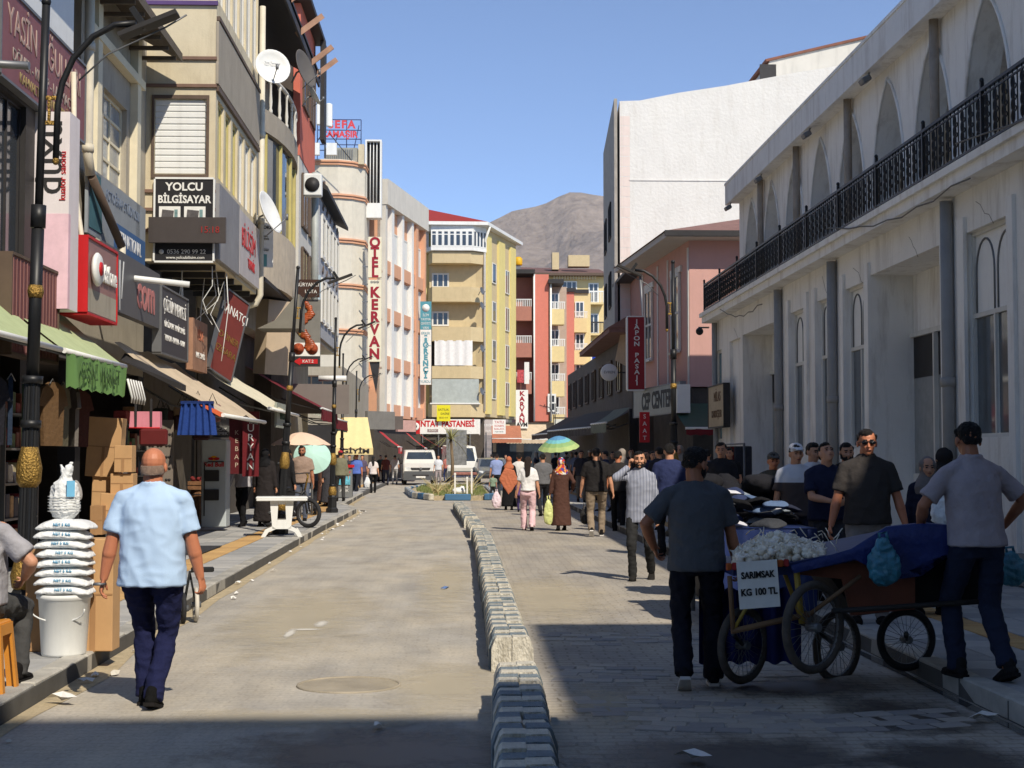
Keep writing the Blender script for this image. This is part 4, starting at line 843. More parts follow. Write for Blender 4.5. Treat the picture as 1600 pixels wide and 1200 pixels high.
# arcade wall above (y .7 => X 7.2)
def arch_bay(mb, x0, W, hw, z0, za, z1, y0, y1):
    N = 16; c = x0+W/2; cur = []
    for k in range(N+1): t = k/N; cur.append((hw*(1-t**3.2)**.85, z0+(za-z0)*t))
    for y in (y0, y1):
        for (w0, a), (w1, b_) in zip(cur, cur[1:]):
            mb.quad((x0, y, a), (c-w0, y, a), (c-w1, y, b_), (x0, y, b_)); mb.quad((c+w0, y, a), (x0+W, y, a), (x0+W, y, b_), (c+w1, y, b_))
        mb.quad((x0, y, za), (x0+W, y, za), (x0+W, y, z1), (x0, y, z1))
    for s_ in (-1, 1):
        mb.add([(c+s_*w_, y, z) for (w_, z) in cur for y in (y0, y1)], [(2*i, 2*i+1, 2*i+3, 2*i+2) for i in range(N)], True)
b = MB(); b.box(0, .52, .7, 1.15, 5.28, 8.2); 
for k in range(14): arch_bay(b, .52+2.35*k, 2.35, .94, 5.28, 8.0, 8.2, .7, 1.15)
b.quad((0, 1.15, 5.28), (0, 6, 5.28), (0, 6, 8.2), (0, 1.15, 8.2)); b.build('arcade_wall', wp, R1)
for k in range(14):
    pts = []; c = .52+2.35*k+1.175
    for s_ in (-1, 1):
        rng = range(17) if s_ < 0 else range(16, -1, -1)
        for i in rng: t = i/16; pts.append((c+s_*(.94+.02)*(1-t**3.2)**.85, .69, 5.28+2.74*t))
    MB().tube(pts, .028, 6).build('arch_edge', wp2, R1)
b = MB(); b.quad((0, 3.2, 5.28), (LN, 3.2, 5.28), (LN, 3.2, 8.2), (0, 3.2, 8.2)).build('corridor_wall', wp, R1)
for k in range(14): 
    if k % 3 != 1: window(R1, 1.1+2.35*k, 2.2+2.35*k, 5.3, 7.4, 3.14, darkm, glass, 2)
MB().box(-.1, LN, .43, 7, 8.2, 8.28).build('ceiling', wp, R1); MB().box(-.12, LN, .35, .43, 8.15, 8.66).build('eave_fascia', cmat('fascia_white', (226, 225, 221), rough=.85, var=.05, stain=.4, stcol=hexc(140, 124, 108)), R1); MB().box(-.12, LN, .33, 7, 8.66, 8.72).build('roof', wp2, R1)
for x in (3.2, 7.0, 11.2, 16.2, 24): MB().tube([(x, .6, 5.3), (x, .6, 8.2)], .075, 10).build('drain_pipe', cmat('pipe_rust', (160, 148, 134), rough=.7, var=.2, stain=.5), R1)
for x in (.3, 4.2, 9.0, 13.3, 20): 
    t = thing('floodlight', 'small floodlight under the white eave, number %s from the far end' % ('one', 'two', 'three', 'four', 'five')[(.3, 4.2, 9.0, 13.3, 20).index(x)], 'floodlight', (6.95, 38-x, 8.1), RR)
    MB().cbox((0, -.1, -.08), (.26, .16, .1), rx=.5, bev=.015).build('lamp_head', steel, t); MB().tube([(0, 0, .1), (0, -.06, -.04)], .015, 6).build('bracket', steel, t)
# railing
RL = thing('balcony_railing', 'black wrought iron railing of linked ovals along the white balcony', 'railing', (6.27, 38, 5.3), RR)
rb = MB(); 
for i in range(1, 16):
    x = i*2.28/16; rb.tube([(x, 0, .1), (x, 0, .72)], .009, 4)
    if i % 2:
        for z in (.2, .33, .46, .59): rb.torus((x+.0, 0, z), .052, .0105, ax='y', n=10, m=4, T=Matrix.Diagonal((.85, 1, 1.35)))
        for z in (.27, .4, .53): rb.torus((x+2.28/32, 0, z), .03, .008, ax='y', n=8, m=4)
rm = rb.mesh('railing_panel', black)
po = MB().box(-.022, .022, -.022, .022, -.05, .84).ell((0, 0, .86), (.03, .03, .035), None, 8, 6).mesh('post', black)
rt = MB().box(0, 2.28, -.025, .025, .72, .76).box(0, 2.28, -.012, .012, .62+.04, .68).box(0, 2.28, -.015, .015, .08, .11).mesh('rail', black)
for k in range(13):
    q = link('railing_panel', rm, RL, (k*2.28, 0, 0)); q['kind'] = 'stuff' if False else ''; del q['kind']; link('post', po, RL, (k*2.28, 0, 0)); link('rail', rt, RL, (k*2.28, 0, 0))
link('post', po, RL, (13*2.28, 0, 0)); MB().box(-.02, .02, 0, .9, .72, .76).box(-.015, .015, 0, .9, .08, .11).build('rail', black, RL)
t = thing('wall_camera', 'small round camera under the far end of the white balcony', 'camera', (6.15, 38.05, 4.85)); MB().ell((0, 0, 0), (.1, .1, .1)).build('dome', darkm, t); MB().box(-.03, .25, 0, .03, .08, .12).build('bracket', steel, t)
for i, (xa, xb, za, zb) in enumerate(((13.5, 20.5, 5.45, 5.0), (3.2, 8.1, 5.1, 4.75), (20, 30, 5.5, 5.2))):
    MB().tube([(xa+(xb-xa)*k/10, -.38, za+(zb-za)*k/10-.22*sin(pi*k/10)+.03*sin(k*3)) for k in range(11)], .011, 4).build('cable', cmat('cable_grey', (110, 108, 104), var=0), R1)
for i, (x_, z_, l_) in enumerate(((2.9, 4.7, .5), (7.5, 4.9, .35), (13.7, 4.75, .7), (16.8, 4.8, .4), (11.6, 4.8, .45), (19.6, 4.85, .6))): MB().tube([(x_+l_*.25*k+.04*noise.noise(Vector((k, x_, 0))), -.0005, z_-.08*k+.12*noise.noise(Vector((x_, k*1.3, 2)))) for k in range(5)], .004, 4).build('crack', cmat('crack_dark', (96, 88, 80), rough=1, var=0), R1)
sign('framed cream signboard by the door at the far end of the white hall', 6.28, 36.4, 2.35, 2.2, 1.0, RR+.0, cmat('sepia_board', (170, 152, 122), rough=.6, var=.15), [('MİLAS', .34, .2, .72, cmat('sepia_letter', (110, 84, 60), var=0)), ('KARDEŞLER', .26, .1, .3, cmat('sepia_letter', (110, 84, 60), var=0))], rim=darkm)
t = thing('garment_rail', 'low rail with rust and dark clothes standing by the far recess of the white hall', 'clothes rack', (5.9, 33, PH), RR)
MB().tube([(0, 0, 0), (0, 0, 1.75), (2.2, 0, 1.75), (2.2, 0, 0)], .025, 6).build('frame', steel, t)
for i in range(16): MB().cbox((.12+i*.13, 0, 1.3), (.05, .4, .8), rz=random.uniform(-.3, .3), bev=.02).build('garment', cloth([(120, 60, 30), (50, 40, 40), (100, 30, 26), (60, 60, 66)][i % 4]), t)
# off camera: tall blocks that shade the near street
OC = thing('tall_block', 'tall plastered block behind the camera on the right side', 'building', (6.6, 2.25, 0)); MB().box(0, 10, -30, 0, 0, 13.2).build('wall', plaster_g, OC)
OB = thing('tall_block', 'tall plastered block closing the street behind the camera', 'building', (-12, -11.0, 0)); MB().box(0, 30, -10, 0, 0, 22.1).build('wall', plaster_b, OB)
# --- pink building
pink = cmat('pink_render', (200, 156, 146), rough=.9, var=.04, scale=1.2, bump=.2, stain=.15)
tile = cmat('roof_tile', (132, 100, 92), rough=.85, var=.2, scale=3, bump=.4, bscale=12)
def wallpts(name, a, b_, z0, z1, m, par): q = MB(); q.quad((a[0], a[1], z0), (b_[0], b_[1], z0), (b_[0], b_[1], z1), (a[0], a[1], z1)); return q.build(name, m, par)
R2 = thing('pink_building', 'pink rendered house with hipped tile roof beside the white hall', 'building', (6.5, 42, 0))
b = MB(); b.prism([(0, 0, 3.6), (4, 0, 3.6), (4, 8, 3.6), (-.5, 6.8, 3.6)], (0, 0, 4.2)); b.build('wall', pink, R2)
b = MB(); b.prism([(.1, .1, PH), (4, .1, PH), (4, 8, PH), (-.2, 6.5, PH)], (0, 0, 3.45)); b.build('lower_wall', darki, R2)
ang = atan2(-.5, -6.8)                      # street face runs from (-.5,6.8) to (0,0)
F2 = link('street_side', None, R2, (-.5, 6.8, 0), (0, 0, atan2(-6.8, .5)))
for x in (.6, 4.6): window(F2, x, x+1.15, 4.7, 7.0, -.05, wframe, glass, 2, 2, sill=True, fw=.08); MB().box(x-.15, x+1.3, -.06, -.0, 7.02, 7.2).build('lintel', wframe, F2)
for x in (.0, 2.4, 3.9, 6.65): MB().box(x, x+.14, -.03, -.002, 3.6, 7.6).build('band', wframe, F2)
b = MB(); b.prism([(-.75, -.7, 7.8), (5, -.7, 7.8), (5, 8.6, 7.8), (-1.35, 7.6, 7.8)], (0, 0, .16)); b.build('eave', cmat('eave_white', (190, 186, 178), rough=.8, var=.06), R2)
b = MB(); v = [(-.8, -.75, 7.97), (5, -.75, 7.97), (5, 8.7, 7.97), (-1.4, 7.7, 7.97), (3.4, 3.6, 9.2), (5, 3.6, 9.2)]; b.add(v, [(0, 1, 5, 4), (3, 0, 4), (2, 3, 4, 5), (1, 2, 5)]); b.build('roof', tile, R2)
MB().box(-.8, 5, -.78, -.7, 7.82, 7.98).build('gutter', darkm, R2)
sign('tall red sign lettered JAPON PASAJI hanging out from the pink house', 5.32, 45, 3.65, .5, 2.22, 0, cmat('japon_red', (150, 30, 38), rough=.5, var=.05), [(c, .19, .02, 2.08-i*.172, whitep, dict(sx=1.25, bold=.004)) for i, c in enumerate('JAPON PASAJI') if c != ' '], t=.3, rim=whitep)
t = thing('round_sign', 'round white projecting sign left of the red JAPON PASAJI sign', 'sign', (4.98, 50, 4.45)); MB().lathe([(.001, 0), (.26, 0), (.29, .02), (.29, .14), (.26, .16), (.001, .16)], n=32).build('disc', white, t, (0, 0, 0), (pi/2, 0, 0)); MB().tube([(.28, -.05, 0), (.95, -.05, 0)], .025, 6).build('bracket', darkm, t); text('EVREN', .13, steel, t, (0, -.165, 0))
sign('long grey fascia sign lettered CEP CENTER under the pink house', 5.72, 43.6, 2.85, 6.2, .8, atan2(-6.8, .5)+.02, cmat('cep_grey', (142, 150, 148), rough=.5, var=.12), [('CEP CENTER', .7, .1, .4, cmat('cep_letter', (66, 70, 72), var=.05), dict(bold=.02))], rim=steel)
sign('blank white box sign at the near corner of the pink house', 6.05, 40.2, 2.8, .36, .78, 0, white, [], t=.4)
sign('small vertical red sign lettered SAAT between the green awning and dark stalls', 5.1, 41.2, 2.0, .28, .85, 0, red, [(c, .17, 0, .72-i*.2, whitep) for i, c in enumerate('SAAT')], t=.06)
def awning(label, x0, y0, z0, x1, y1, z1, L, m, rz=0, val=.22, vm=None, txt=None, name='awning', grp=None, side=True, stripes=None, arms=True, wav=0.0):
    """x0.. wall line start, outward vector to x1; L = length along local x after rz about (x0,y0)"""
    o = thing(name, label, 'awning', (x0, y0, z0), rz, grp)
    dx, dy, dz = x1, y1, z1; q = MB(); n = max(4, int(L/.35)); mm = 6; vs = []
    for i in range(n+1):
        for j in range(mm+1):
            u, v = i/n, j/mm; sag = -.05*sin(pi*v)+wav*noise.noise(Vector((u*L*1.3, v*2, x0))); vs.append((u*L+dx*v, dy*v, dz*v+sag))
    q.add(vs, [(i*(mm+1)+j, (i+1)*(mm+1)+j, (i+1)*(mm+1)+j+1, i*(mm+1)+j+1) for i in range(n) for j in range(mm)], True)
    if stripes: q.mi = [(k//mm) % 2 for k in range(len(q.mi))]
    q.build('canvas', [m, stripes] if stripes else m, o)
    q = MB(); q.tube([(dx-.02, dy, dz), (L+dx+.02, dy, dz)], .035, 8); q.build('front_bar', white, o)
    if val:
        q = MB(); n2 = int(L/.12); vs = []
        for i in range(n2+1): vs += [(L*i/n2+dx, dy-.02+.012*sin(i*1.9), dz-.01), (L*i/n2+dx, dy-.02+.03*sin(i*1.3), dz-val-(.03 if i % 2 else 0))]
        q.add(vs, [(2*i, 2*i+2, 2*i+3, 2*i+1) for i in range(n2)], True); q.build('valance', vm or m, o)
    if txt: text(txt[0], txt[1], txt[2], o, (L/2+dx, dy-.06, dz-val/2), sx=txt[3] if len(txt) > 3 else 1)
    if arms:
        for u in (.12, .88): MB().tube([(L*u, 0, -.5), (L*u+dx*.5, dy*.45, dz*.5-.4), (L*u+dx, dy*.97, dz-.04)], .022, 6).build('arm', steel, o)
    return o
gr = cmat('canvas_green', (34, 70, 58), rough=.8, var=.1); dr = cmat('canvas_maroon', (112, 24, 34), rough=.8, var=.08); dk = cmat('canvas_dark', (72, 66, 62), rough=.85, var=.15)
tan_ = cmat('canvas_tan', (196, 178, 152), rough=.9, var=.08, scale=2, stain=.4, stcol=hexc(140, 120, 96)); crm = cmat('canvas_cream', (214, 206, 180), rough=.9, var=.06, stain=.25)
awning('dark green awning with maroon edge between the pink house and the white hall', 5.9, 41.4, 3.1, 0, -2.6, -.75, 3.2, gr, 0, .16, dr)
awning('dark brown awning over stalls at the right beneath the leaning boards', 4.9, 59, 3.3, -.0, -1.5, -.7, 9, dk, RR+.12, .25)
awning('sagging dark awning farther down the right side of the street', 4.9, 70, 3.4, 0, -1.6, -.8, 9, cmat('canvas_brown', (88, 70, 62), rough=.9, var=.2), RR+.1, .2)
awning('short green-grey awning flap at the near dark stalls on the right', 5.2, 50.4, 3.2, 0, -.8, -.5, 2.6, cmat('canvas_greygreen', (116, 122, 108), rough=.9, var=.15), RR+.1, .3)
# dark shop block beyond the pink house with projecting eaves, leaning boards
R4 = thing('shop_building', 'low dark shop block with stepped eaves beyond the pink house', 'building', (5.6, 49.5, 0))
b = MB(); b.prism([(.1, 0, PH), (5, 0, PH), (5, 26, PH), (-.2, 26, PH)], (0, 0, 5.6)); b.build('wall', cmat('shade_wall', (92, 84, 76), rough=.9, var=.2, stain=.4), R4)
b = MB(); b.box(-.7, 3, -.4, 12, 5.75, 5.9); b.prism([(-.75, -.45, 5.9), (3, -.45, 5.9), (3, 12, 5.9), (-.75, 12, 5.9)], (.6, 0, .35)); b.build('eave', tile, R4)
F4 = link('street_side', None, R4, (-.2, 26, 0), (0, 0, atan2(-26, .3)))
for i in range(8): window(F4, 1+i*3, 2.3+i*3, 3.9, 5.2, -.05, brownf, glass, 2)
b = MB()
for i in range(9): b.k = i % 2; b.box(i*2.8, i*2.8+.25, -.1, .1, PH, 3.2)
b.build('pillar', [darkm, plaster_g], R4)['kind'] = 'stuff'
for i, (px, py, w_, h_, Y, a) in enumerate(((978, 535, .75, 1.5, 50, .35), (958, 700, .9, 2.1, 60, .1), (946, 700, .8, 2.0, 66, .1), (985, 690, .5, 1.6, 52, 0))):
    c = PY(px, py, Y); t = thing('leaning_board', ('slanting beige board under the dark eave left of the red sign', 'large beige board hanging edge-on below the round sign', 'second beige board behind the one below the round sign', 'narrow cream board beside the dark shops')[i], 'board', (c.x, Y, max(c.z, 3.0)), RR+.5)
    MB().cbox((0, 0, 0), (w_, .06, h_), ry=a).build('panel', cmat('board_beige', (176, 154, 128), rough=.8, var=.1), t); MB().cbox((0, .05, 0), (w_*.9, .04, h_*.9), ry=a).build('backing_frame', darkm, t)
# stepped eaves seen under the pink roof
for i, (px, py, Y) in enumerate(((979, 420, 56), (973, 437, 62), (967, 463, 69))):
    c = PY(px, py, Y); t = thing('house', 'upper floor of a house with projecting eave, %s behind the pink house' % ('nearest', 'middle', 'farthest')[i], 'building', (c.x+.6, Y, 0))
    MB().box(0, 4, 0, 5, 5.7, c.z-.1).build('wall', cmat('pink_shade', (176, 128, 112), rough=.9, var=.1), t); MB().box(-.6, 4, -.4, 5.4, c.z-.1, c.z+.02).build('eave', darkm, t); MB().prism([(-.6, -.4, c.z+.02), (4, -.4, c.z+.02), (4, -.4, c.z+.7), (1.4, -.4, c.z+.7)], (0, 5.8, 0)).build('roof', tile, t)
    MB().tube([(-.1, -.05, c.z-.1), (.1, -.05, 5.7)], .05, 6).build('drain_pipe', steel, t)
# --- tall white building
wb = cmat('white_brickwork', (219, 217, 211), rough=.9, var=.05, scale=.8, bump=.6, bscale=8, bdist=.03, stain=.35, stcol=hexc(190, 184, 172))
R3 = thing('tall_white_building', 'tall blank white-painted building with sloping roof line above the pink house', 'building', (6.35, 60, 0))
def lx(px, py, Y=60): q = PY(px, py, Y); return (q.x-6.35, 0, q.z)
top = [lx(966, 158), lx(1003, 157), lx(1053, 143), lx(1133, 135)]; top = [lx(968, 158), lx(1000, 157), lx(1060, 145), lx(1133, 134), lx(1240, 114), lx(1400, 88)]
prof = [(top[0][0], 0, 0)]+top+[(top[-1][0], 0, 0)]
b = MB(); b.prism(prof, (.62, 11, 0)); b.build('wall', wb, R3)
b = MB()
for i in range(30): z = 3+i*.42; b.quad((top[0][0]+.01, -.006, z), (top[0][0]+.42, -.006, z), (top[0][0]+.42, -.006, z+.39), (top[0][0]+.01, -.006, z+.39))
b.build('corner_tiles', cmat('tile_blush', (222, 206, 196), rough=.5, var=.04), R3)['kind'] = 'stuff'
for z in (12.9, 9.4, 8.0, 5.7): MB().box(.5, 11, -.03, -.002, z, z+.05).build('plaster_ridge', wb, R3)
b = MB(); b.prism([(-.13, -.01, 3), (.0, -.01, 3), (.61, 11, 3), (.48, 11, 3)], (0, 0, top[0][2]-2.9)); b.build('grey_side', cmat('grey_clad', (158, 152, 142), rough=.8, var=.2, stain=.5), R3)
S3 = link('street_side', None, R3, (.48, 11, 0), (0, 0, atan2(-11, -.62)))
for z in (5, 8, 11): 
    for x in (2, 6.5): window(S3, x, x+1.8, z, z+1.5, -.03, darkm, glass, 2)
q = PY(1187, 121, 66); b = MB(); x0 = q.x-6.35; b.prism([(x0, 6, q.z-2), (x0+.02, 6, q.z-.1), (x0+.5, 6, q.z+1.0-.2), (x0+6, 6, q.z+2.1), (x0+6, 6, q.z-2)], (0, 5, 0)); b.build('roof_room', plaster_w, R3)
b = MB(); b.prism([(x0+.3, 5.9, q.z+.72), (x0+6, 5.9, q.z+2.1), (x0+6, 5.9, q.z+2.22), (x0+.25, 5.9, q.z+.82)], (0, 5.2, 0)); b.build('roof_edge', pr2[0], R3); MB().box(x0+.0, x0+.75, 5.97, 5.995, q.z-.6, q.z+.6).build('dark_opening', darkm, R3)
# ================================================================== far end of the street
yel = cmat('yellow_wall', (218, 202, 134), rough=.9, var=.04, stain=.12); tanw = cmat('tan_wall', (198, 180, 142), rough=.9, var=.06, stain=.15); org = cmat('orange_wall', (212, 160, 128), rough=.9, var=.05)
rroof = cmat('red_roof', (150, 48, 42), rough=.85, var=.1)
def bldg(name, label, a, c): return thing(name, label, 'building', (a[0], a[1], 0), atan2(c[1]-a[1], c[0]-a[0]))
def span(a, c): return sqrt((a[0]-c[0])**2+(a[1]-c[1])**2)
# hotel: panelled rounded wing + ribbed orange/white facade
HW = thing('hotel_wing', 'pale panelled wing of the hotel with orange mouldings left of the tall sign', 'building', (-9.6, 88, 0))
prof = [(0, 0), (.0, -.0), (1.2, -.35), (2.4, -.3), (3.3, .1), (3.75, .8), (3.75, 4), (0, 4)]
prof = [(0, 0), (1.0, -.25), (2.2, -.25), (3.0, .1), (3.7, .9), (3.8, 4), (0, 4)]
b = MB(); b.prism([(x, y, 5.7) for x, y in prof], (0, 0, 13.6)); b.build('wall', cmat('panel_pale', (206, 200, 184), rough=.85, var=.06, stain=.25), HW)
def ringm(z, h, o, m, nm='moulding'):
    p = [(x*(1+o*.12), y-o if y < 1 else y, z) for x, y in prof]; q = MB(); q.prism(p, (0, 0, h)); q.build(nm, m, HW)
for z in (18.95, 16.95, 14.3, 11.6, 8.9, 5.7): ringm(z, .16, .12, org); ringm(z+.16, .1, .2, org)
for z in (17.8, 15.5, 12.7, 10): MB().box(.9, 1.3, -.36, -.25, z-.5, z).box(.75, 1.45, -.4, -.25, z, z+.12).build('bracket_ornament', org, HW)
MB().box(.2, 3.6, .4, 4, PH, 5.7).build('lower_wall', darki, HW)
for i in range(5): MB().box(.3+i*.7, .5+i*.7, .15, .38, 3.9, 5.7).build('wood_shutter', pr2[0], HW)
MB().box(1.3, 3.3, .3, 3.2, 19.1, 20.1).build('roof_room', cmat('roof_room_grey', (150, 150, 140), rough=.8, var=.12), HW)
for i in range(13): MB().box(1.4+i*.13, 1.45+i*.13, .24, .29, 19.2, 20.0).build('louvre', steel, HW)
MB().box(3.35, 3.7, .2, .9, 19.1, 20.3).build('roof_pier', plaster_b, HW)
# rooftop letters
RS = thing('roof_sign', 'red rooftop letters SEFA ÇAMAŞIR on a blue lattice frame', 'sign', (*PY(530, 232, 90).xy, 0)); cz = PY(530, 211, 90).z
f = MB(); W = 1.33
for z in (-.95, -.6, -.25, .3, .95): f.tube([(-W, 0, cz+z), (W, 0, cz+z)], .03, 5)
for x in (-W, .45, W): f.tube([(x, 0, cz-.95), (x, 0, cz+.95)], .03, 5)
f.tube([(-.6, 0, cz-1.8), (-.1, 0, cz)], .03, 5); f.tube([(.7, 0, cz-1.8), (1.2, 0, cz+.6)], .03, 5); f.tube([(-W, 0, cz-2), (-W, 0, cz-1)], .03, 5); f.tube([(W, 0, cz-2), (W, 0, cz-1)], .03, 5); f.build('lattice', cmat('lattice_blue', (50, 64, 104), rough=.6), RS)
rl = cmat('roof_letter_red', (206, 66, 74), rough=.5, var=0)
text('SEFA', .66, rl, RS, (.15, -.06, cz+.62), bold=.03, spacing=1.25); text('ÇAMAŞIR', .54, rl, RS, (0, -.06, cz+.02), bold=.025, sx=.95)
c = PY(508, 195, 86); MS = thing('cell_mast', 'phone mast with two white panel antennas on the roof beside the red letters', 'antenna', (c.x, 86, 19))
MB().tube([(0, 0, 0), (0, 0, c.z-17.4)], .05, 6).build('pole', steel, MS)
for dx, rz in ((-.25, 0), (.25, .7)): MB().cbox((dx, -.15, PY(500, 177, 86).z-19+(0 if dx < 0 else -.15)), (.5 if dx < 0 else .36, .25, 1.5 if dx < 0 else 1.4), rz=rz, bev=.06).build('antenna_panel', white, MS)
for x in (-.5, .7): MB().tube([(x*.3, 0, 1.5), (x*2.2, .2, -.1)], .025, 5).build('cable', darkm, MS)
for x in (-.6, .4): MB().cbox((x, -.1, .5), (.6, .3, .7)).build('radio_box', white, MS)
# chimney-like light box
c0 = PY(583, 340, 90); LBX = thing('light_box', 'tall white framed light box with dark vertical tubes at the corner of the hotel', 'sign box', (c0.x, 90, 0)); z0 = c0.z; z1 = PY(583, 218, 90).z
MB().box(-.5, .5, 0, .9, z0-3.2 if False else PY(583, 340, 90).z-.0, z0+.9).box(-.5, -.4, 0, .9, z0+.9, z1).box(.4, .5, 0, .9, z0+.9, z1).box(-.4, .4, 0, .9, z1-.1, z1).build('casing', white, LBX)
MB().box(-.4, .4, .5, .8, z0+.9, z1-.1).build('dark_back', darkm, LBX)
for x in (-.2, 0, .2): MB().tube([(x, .2, z0+.8), (x, .2, z1-.12)], .03, 6).build('tube', white, LBX)
# hotel facade
A = (PY(597, 700, 92).x, 92); C_ = (PY(661, 700, 103).x, 103); HF = bldg('hotel_building', 'tall orange and white ribbed hotel facade beside the sign OTEL KERVAN', A, C_); L = span(A, C_)
b = MB(); b.box(-.1, L, .15, 8, 4.2, 18.3); b.build('wall', org, HF); MB().box(-.15, L+.05, -.35, 8, 17.3, 18.9).build('parapet', plaster_w, HF)
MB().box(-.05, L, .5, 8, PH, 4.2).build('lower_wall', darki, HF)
bays = [(.25, 1.6, 'o'), (1.9, 4.4, 'w'), (4.6, 7.1, 'w'), (7.4, L-.3, 'o')]
YS = -.2
fins = [(-.1, .35, plaster_w), (1.5, 2.1, whitep), (4.25, 4.75, whitep), (6.95, 7.45, whitep), (L-.5, L-.05, org), (8.2, 8.8, org)]
for x0, x1, m in fins: MB().box(x0, x1, -.2, .33, 4.2, 17.3).build('rib', m, HF)
for z in (4.9, 7.9, 10.9, 13.9):
    for x0, x1, k in bays:
        MB().box(x0+.1, x1-.02, -.12, .34, z-.85, z-.02).build('spandrel', org, HF); window(HF, x0+.25, x1-.2, z, z+2.05, .12, wframe, glassl, 2, fw=.09, sill=True)
for z in (7.9, 10.9, 13.9): MB().box(-.1, L, .0, .3, z-.9, z-.75).build('spandrel_ledge', org, HF)
# OTEL KERVAN
c = PY(585, 565, 88); z1 = PY(585, 370, 88).z; OS = thing('vertical_sign', 'tall vertical sign OTEL KERVAN with dark red letters on cream', 'sign', (c.x, 88, c.z)); H = z1-c.z
MB().box(-.4, .4, 0, .35, 0, H*.655).build('lower_board', cmat('sign_cream', (226, 218, 190), rough=.6, var=.04), OS); MB().box(-.4, .4, 0, .35, H*.675, H).build('upper_board', _m['sign_cream'], OS)
dred = cmat('letter_darkred', (150, 26, 40), rough=.5, var=0)
for i, ch in enumerate('OTEL'): text(ch, .82, dred, OS, (0, -.02, H-.36-i*.6), bold=.035, sx=.95)
for i, ch in enumerate('KERVAN'): text(ch, .86, dred, OS, (0, -.02, H*.655-.78-i*.735), bold=.035, sx=.95)
text('***', .42, steel, OS, (0, -.02, H*.655-.22)); MB().prism([(-.3, .1, -.02), (.3, .1, -.02), (.1, .1, -1.9)], (0, .2, 0)).build('bracket', darkm, OS)
for i in range(7): MB().box(-.75, -.42, .1, .16, .4+i*1.05, .47+i*1.05).build('wall_bracket', steel, OS)
# --- yellow corner building
A = (PY(655, 700, 112).x, 112); Bc = (PY(768, 700, 112).x, 112.5)
Y1 = thing('apartment_building', 'yellow corner apartment block with deep tan balconies and glazed white top floor', 'building', (A[0], 112, 0)); s = 2311/112
def yx(px): return PY(px, 700, 112).x-A[0]
def yz(py): return PY(720, py, 112).z
W = yx(757)
b = MB(); b.box(-1, W, .8, 12, 4.6, yz(350)); b.build('wall', yel, Y1)
MB().box(yx(670), W+.01, .4, .79, 4.7, yz(395)).build('recess_wall', tanw, Y1)
fp = [(yx(668), .6), (yx(675), -.8), (yx(735), -.8), (yx(757), .2), (yx(757), .6)]
def bal_(z0, z1, m, nm='balcony'): q = MB(); q.prism([(x, y, z0) for x, y in fp], (0, 0, z1-z0)); return q.build(nm, m, Y1)
for t_, b_ in ((395, 413), (450, 473), (512, 534), (573, 592), (631, 652)): bal_(yz(b_), yz(t_), tanw)
for py in (426, 486): window(Y1, yx(674), yx(701), yz(py+23), yz(py), .36, wframe, glass, 3, fw=.12)
MB().box(yx(674), yx(678), .2, .39, yz(573), yz(534)).build('dark_jamb', darkm, Y1)
q = MB(); n = 16; vs = [(yx(679+ (738-679)*i/n), -.82+.06*sin(i*1.7), z) for z in (yz(572), yz(533)) for i in range(n+1)]; q.add(vs, [(i, i+1, n+2+i, n+1+i) for i in range(n)], True); q.build('white_curtain', cloth((226, 226, 224)), Y1)
q = MB(); q.quad((yx(675), -.78, yz(631)), (yx(748), -.78, yz(631)), (yx(748), -.78, yz(593)), (yx(675), -.78, yz(593))); q.build('plastic_sheet', cmat('sheet_grey', (172, 180, 176), rough=.4, var=.12), Y1); MB().box(yx(672), yx(750), -.85, -.79, yz(632), yz(630)).build('sheet_rail', white, Y1)
tg = [(yx(662), .5), (yx(673), -1.0), (yx(739), -1.0), (yx(760), .1), (yx(760), .7), (yx(662), .7)]
q = MB(); q.prism([(x, y, yz(394)) for x, y in tg], (0, 0, yz(388)-yz(394))); q.prism([(x, y, yz(363)) for x, y in tg], (0, 0, yz(351)-yz(363))); q.build('top_floor_frame', white, Y1)
for i in range(7): window(Y1, yx(673+i*9.4), yx(673+(i+1)*9.4), yz(388), yz(363), -.98, white, glass, 1, fw=.09, split=.75)
window(Y1, yx(656), yx(669), yz(388), yz(362), .3, white, glassb, 1, fw=.14)
sd = link('angled_bay', None, Y1, (yx(739), -.98, 0), (0, 0, atan2(1.1, yx(760)-yx(739)))); 
for i in range(4): window(sd, i*.37, i*.37+.36, yz(388), yz(363), .0, white, glass, 1, fw=.07)
# side face towards the right
a1, c1 = (W, .2), (PY(806, 700, 121).x-A[0], 9.2); LS = span(a1, c1)
SS = link('right_side', None, Y1, (a1[0], a1[1], 0), (0, 0, atan2(c1[1]-a1[1], c1[0]-a1[0])))
b = MB(); b.box(0, LS, 0, 4, 4.6, yz(352)).build('side_wall', tanw, SS)
for x0, x1 in ((.2, 1.4), (3.6, 5.4), (LS-2.2, LS-.6)): MB().box(x0, x1, -.18, -.002, 4.8, yz(365)).build('yellow_band', yel, SS)
for z in (6.0, 9.0, 12.0, 15): window(SS, 2.0, 3.1, z, z+1.6, -.06, wframe, glass, 1, fw=.08); window(SS, 5.9, 7.1, z-.4, z+1.5, -.06, wframe, glass, 2, fw=.08)
q = MB(); zt = yz(350); p0, p1, p2, p3 = (yx(655)-2, -1.4, zt), (yx(762), -1.2, zt), (c1[0]+.6, c1[1]+.4, zt), (yx(655)-2, 12, zt); apx = (yx(662), 5, yz(318)+.4)
q.add([p0, p1, p2, p3, apx], [(0, 1, 4), (1, 2, 4), (2, 3, 4), (3, 0, 4)]); q.build('roof', rroof, Y1); q = MB(); q.prism([p0, p1, p2, p3], (0, 0, -.25)); q.build('eave', white, Y1)
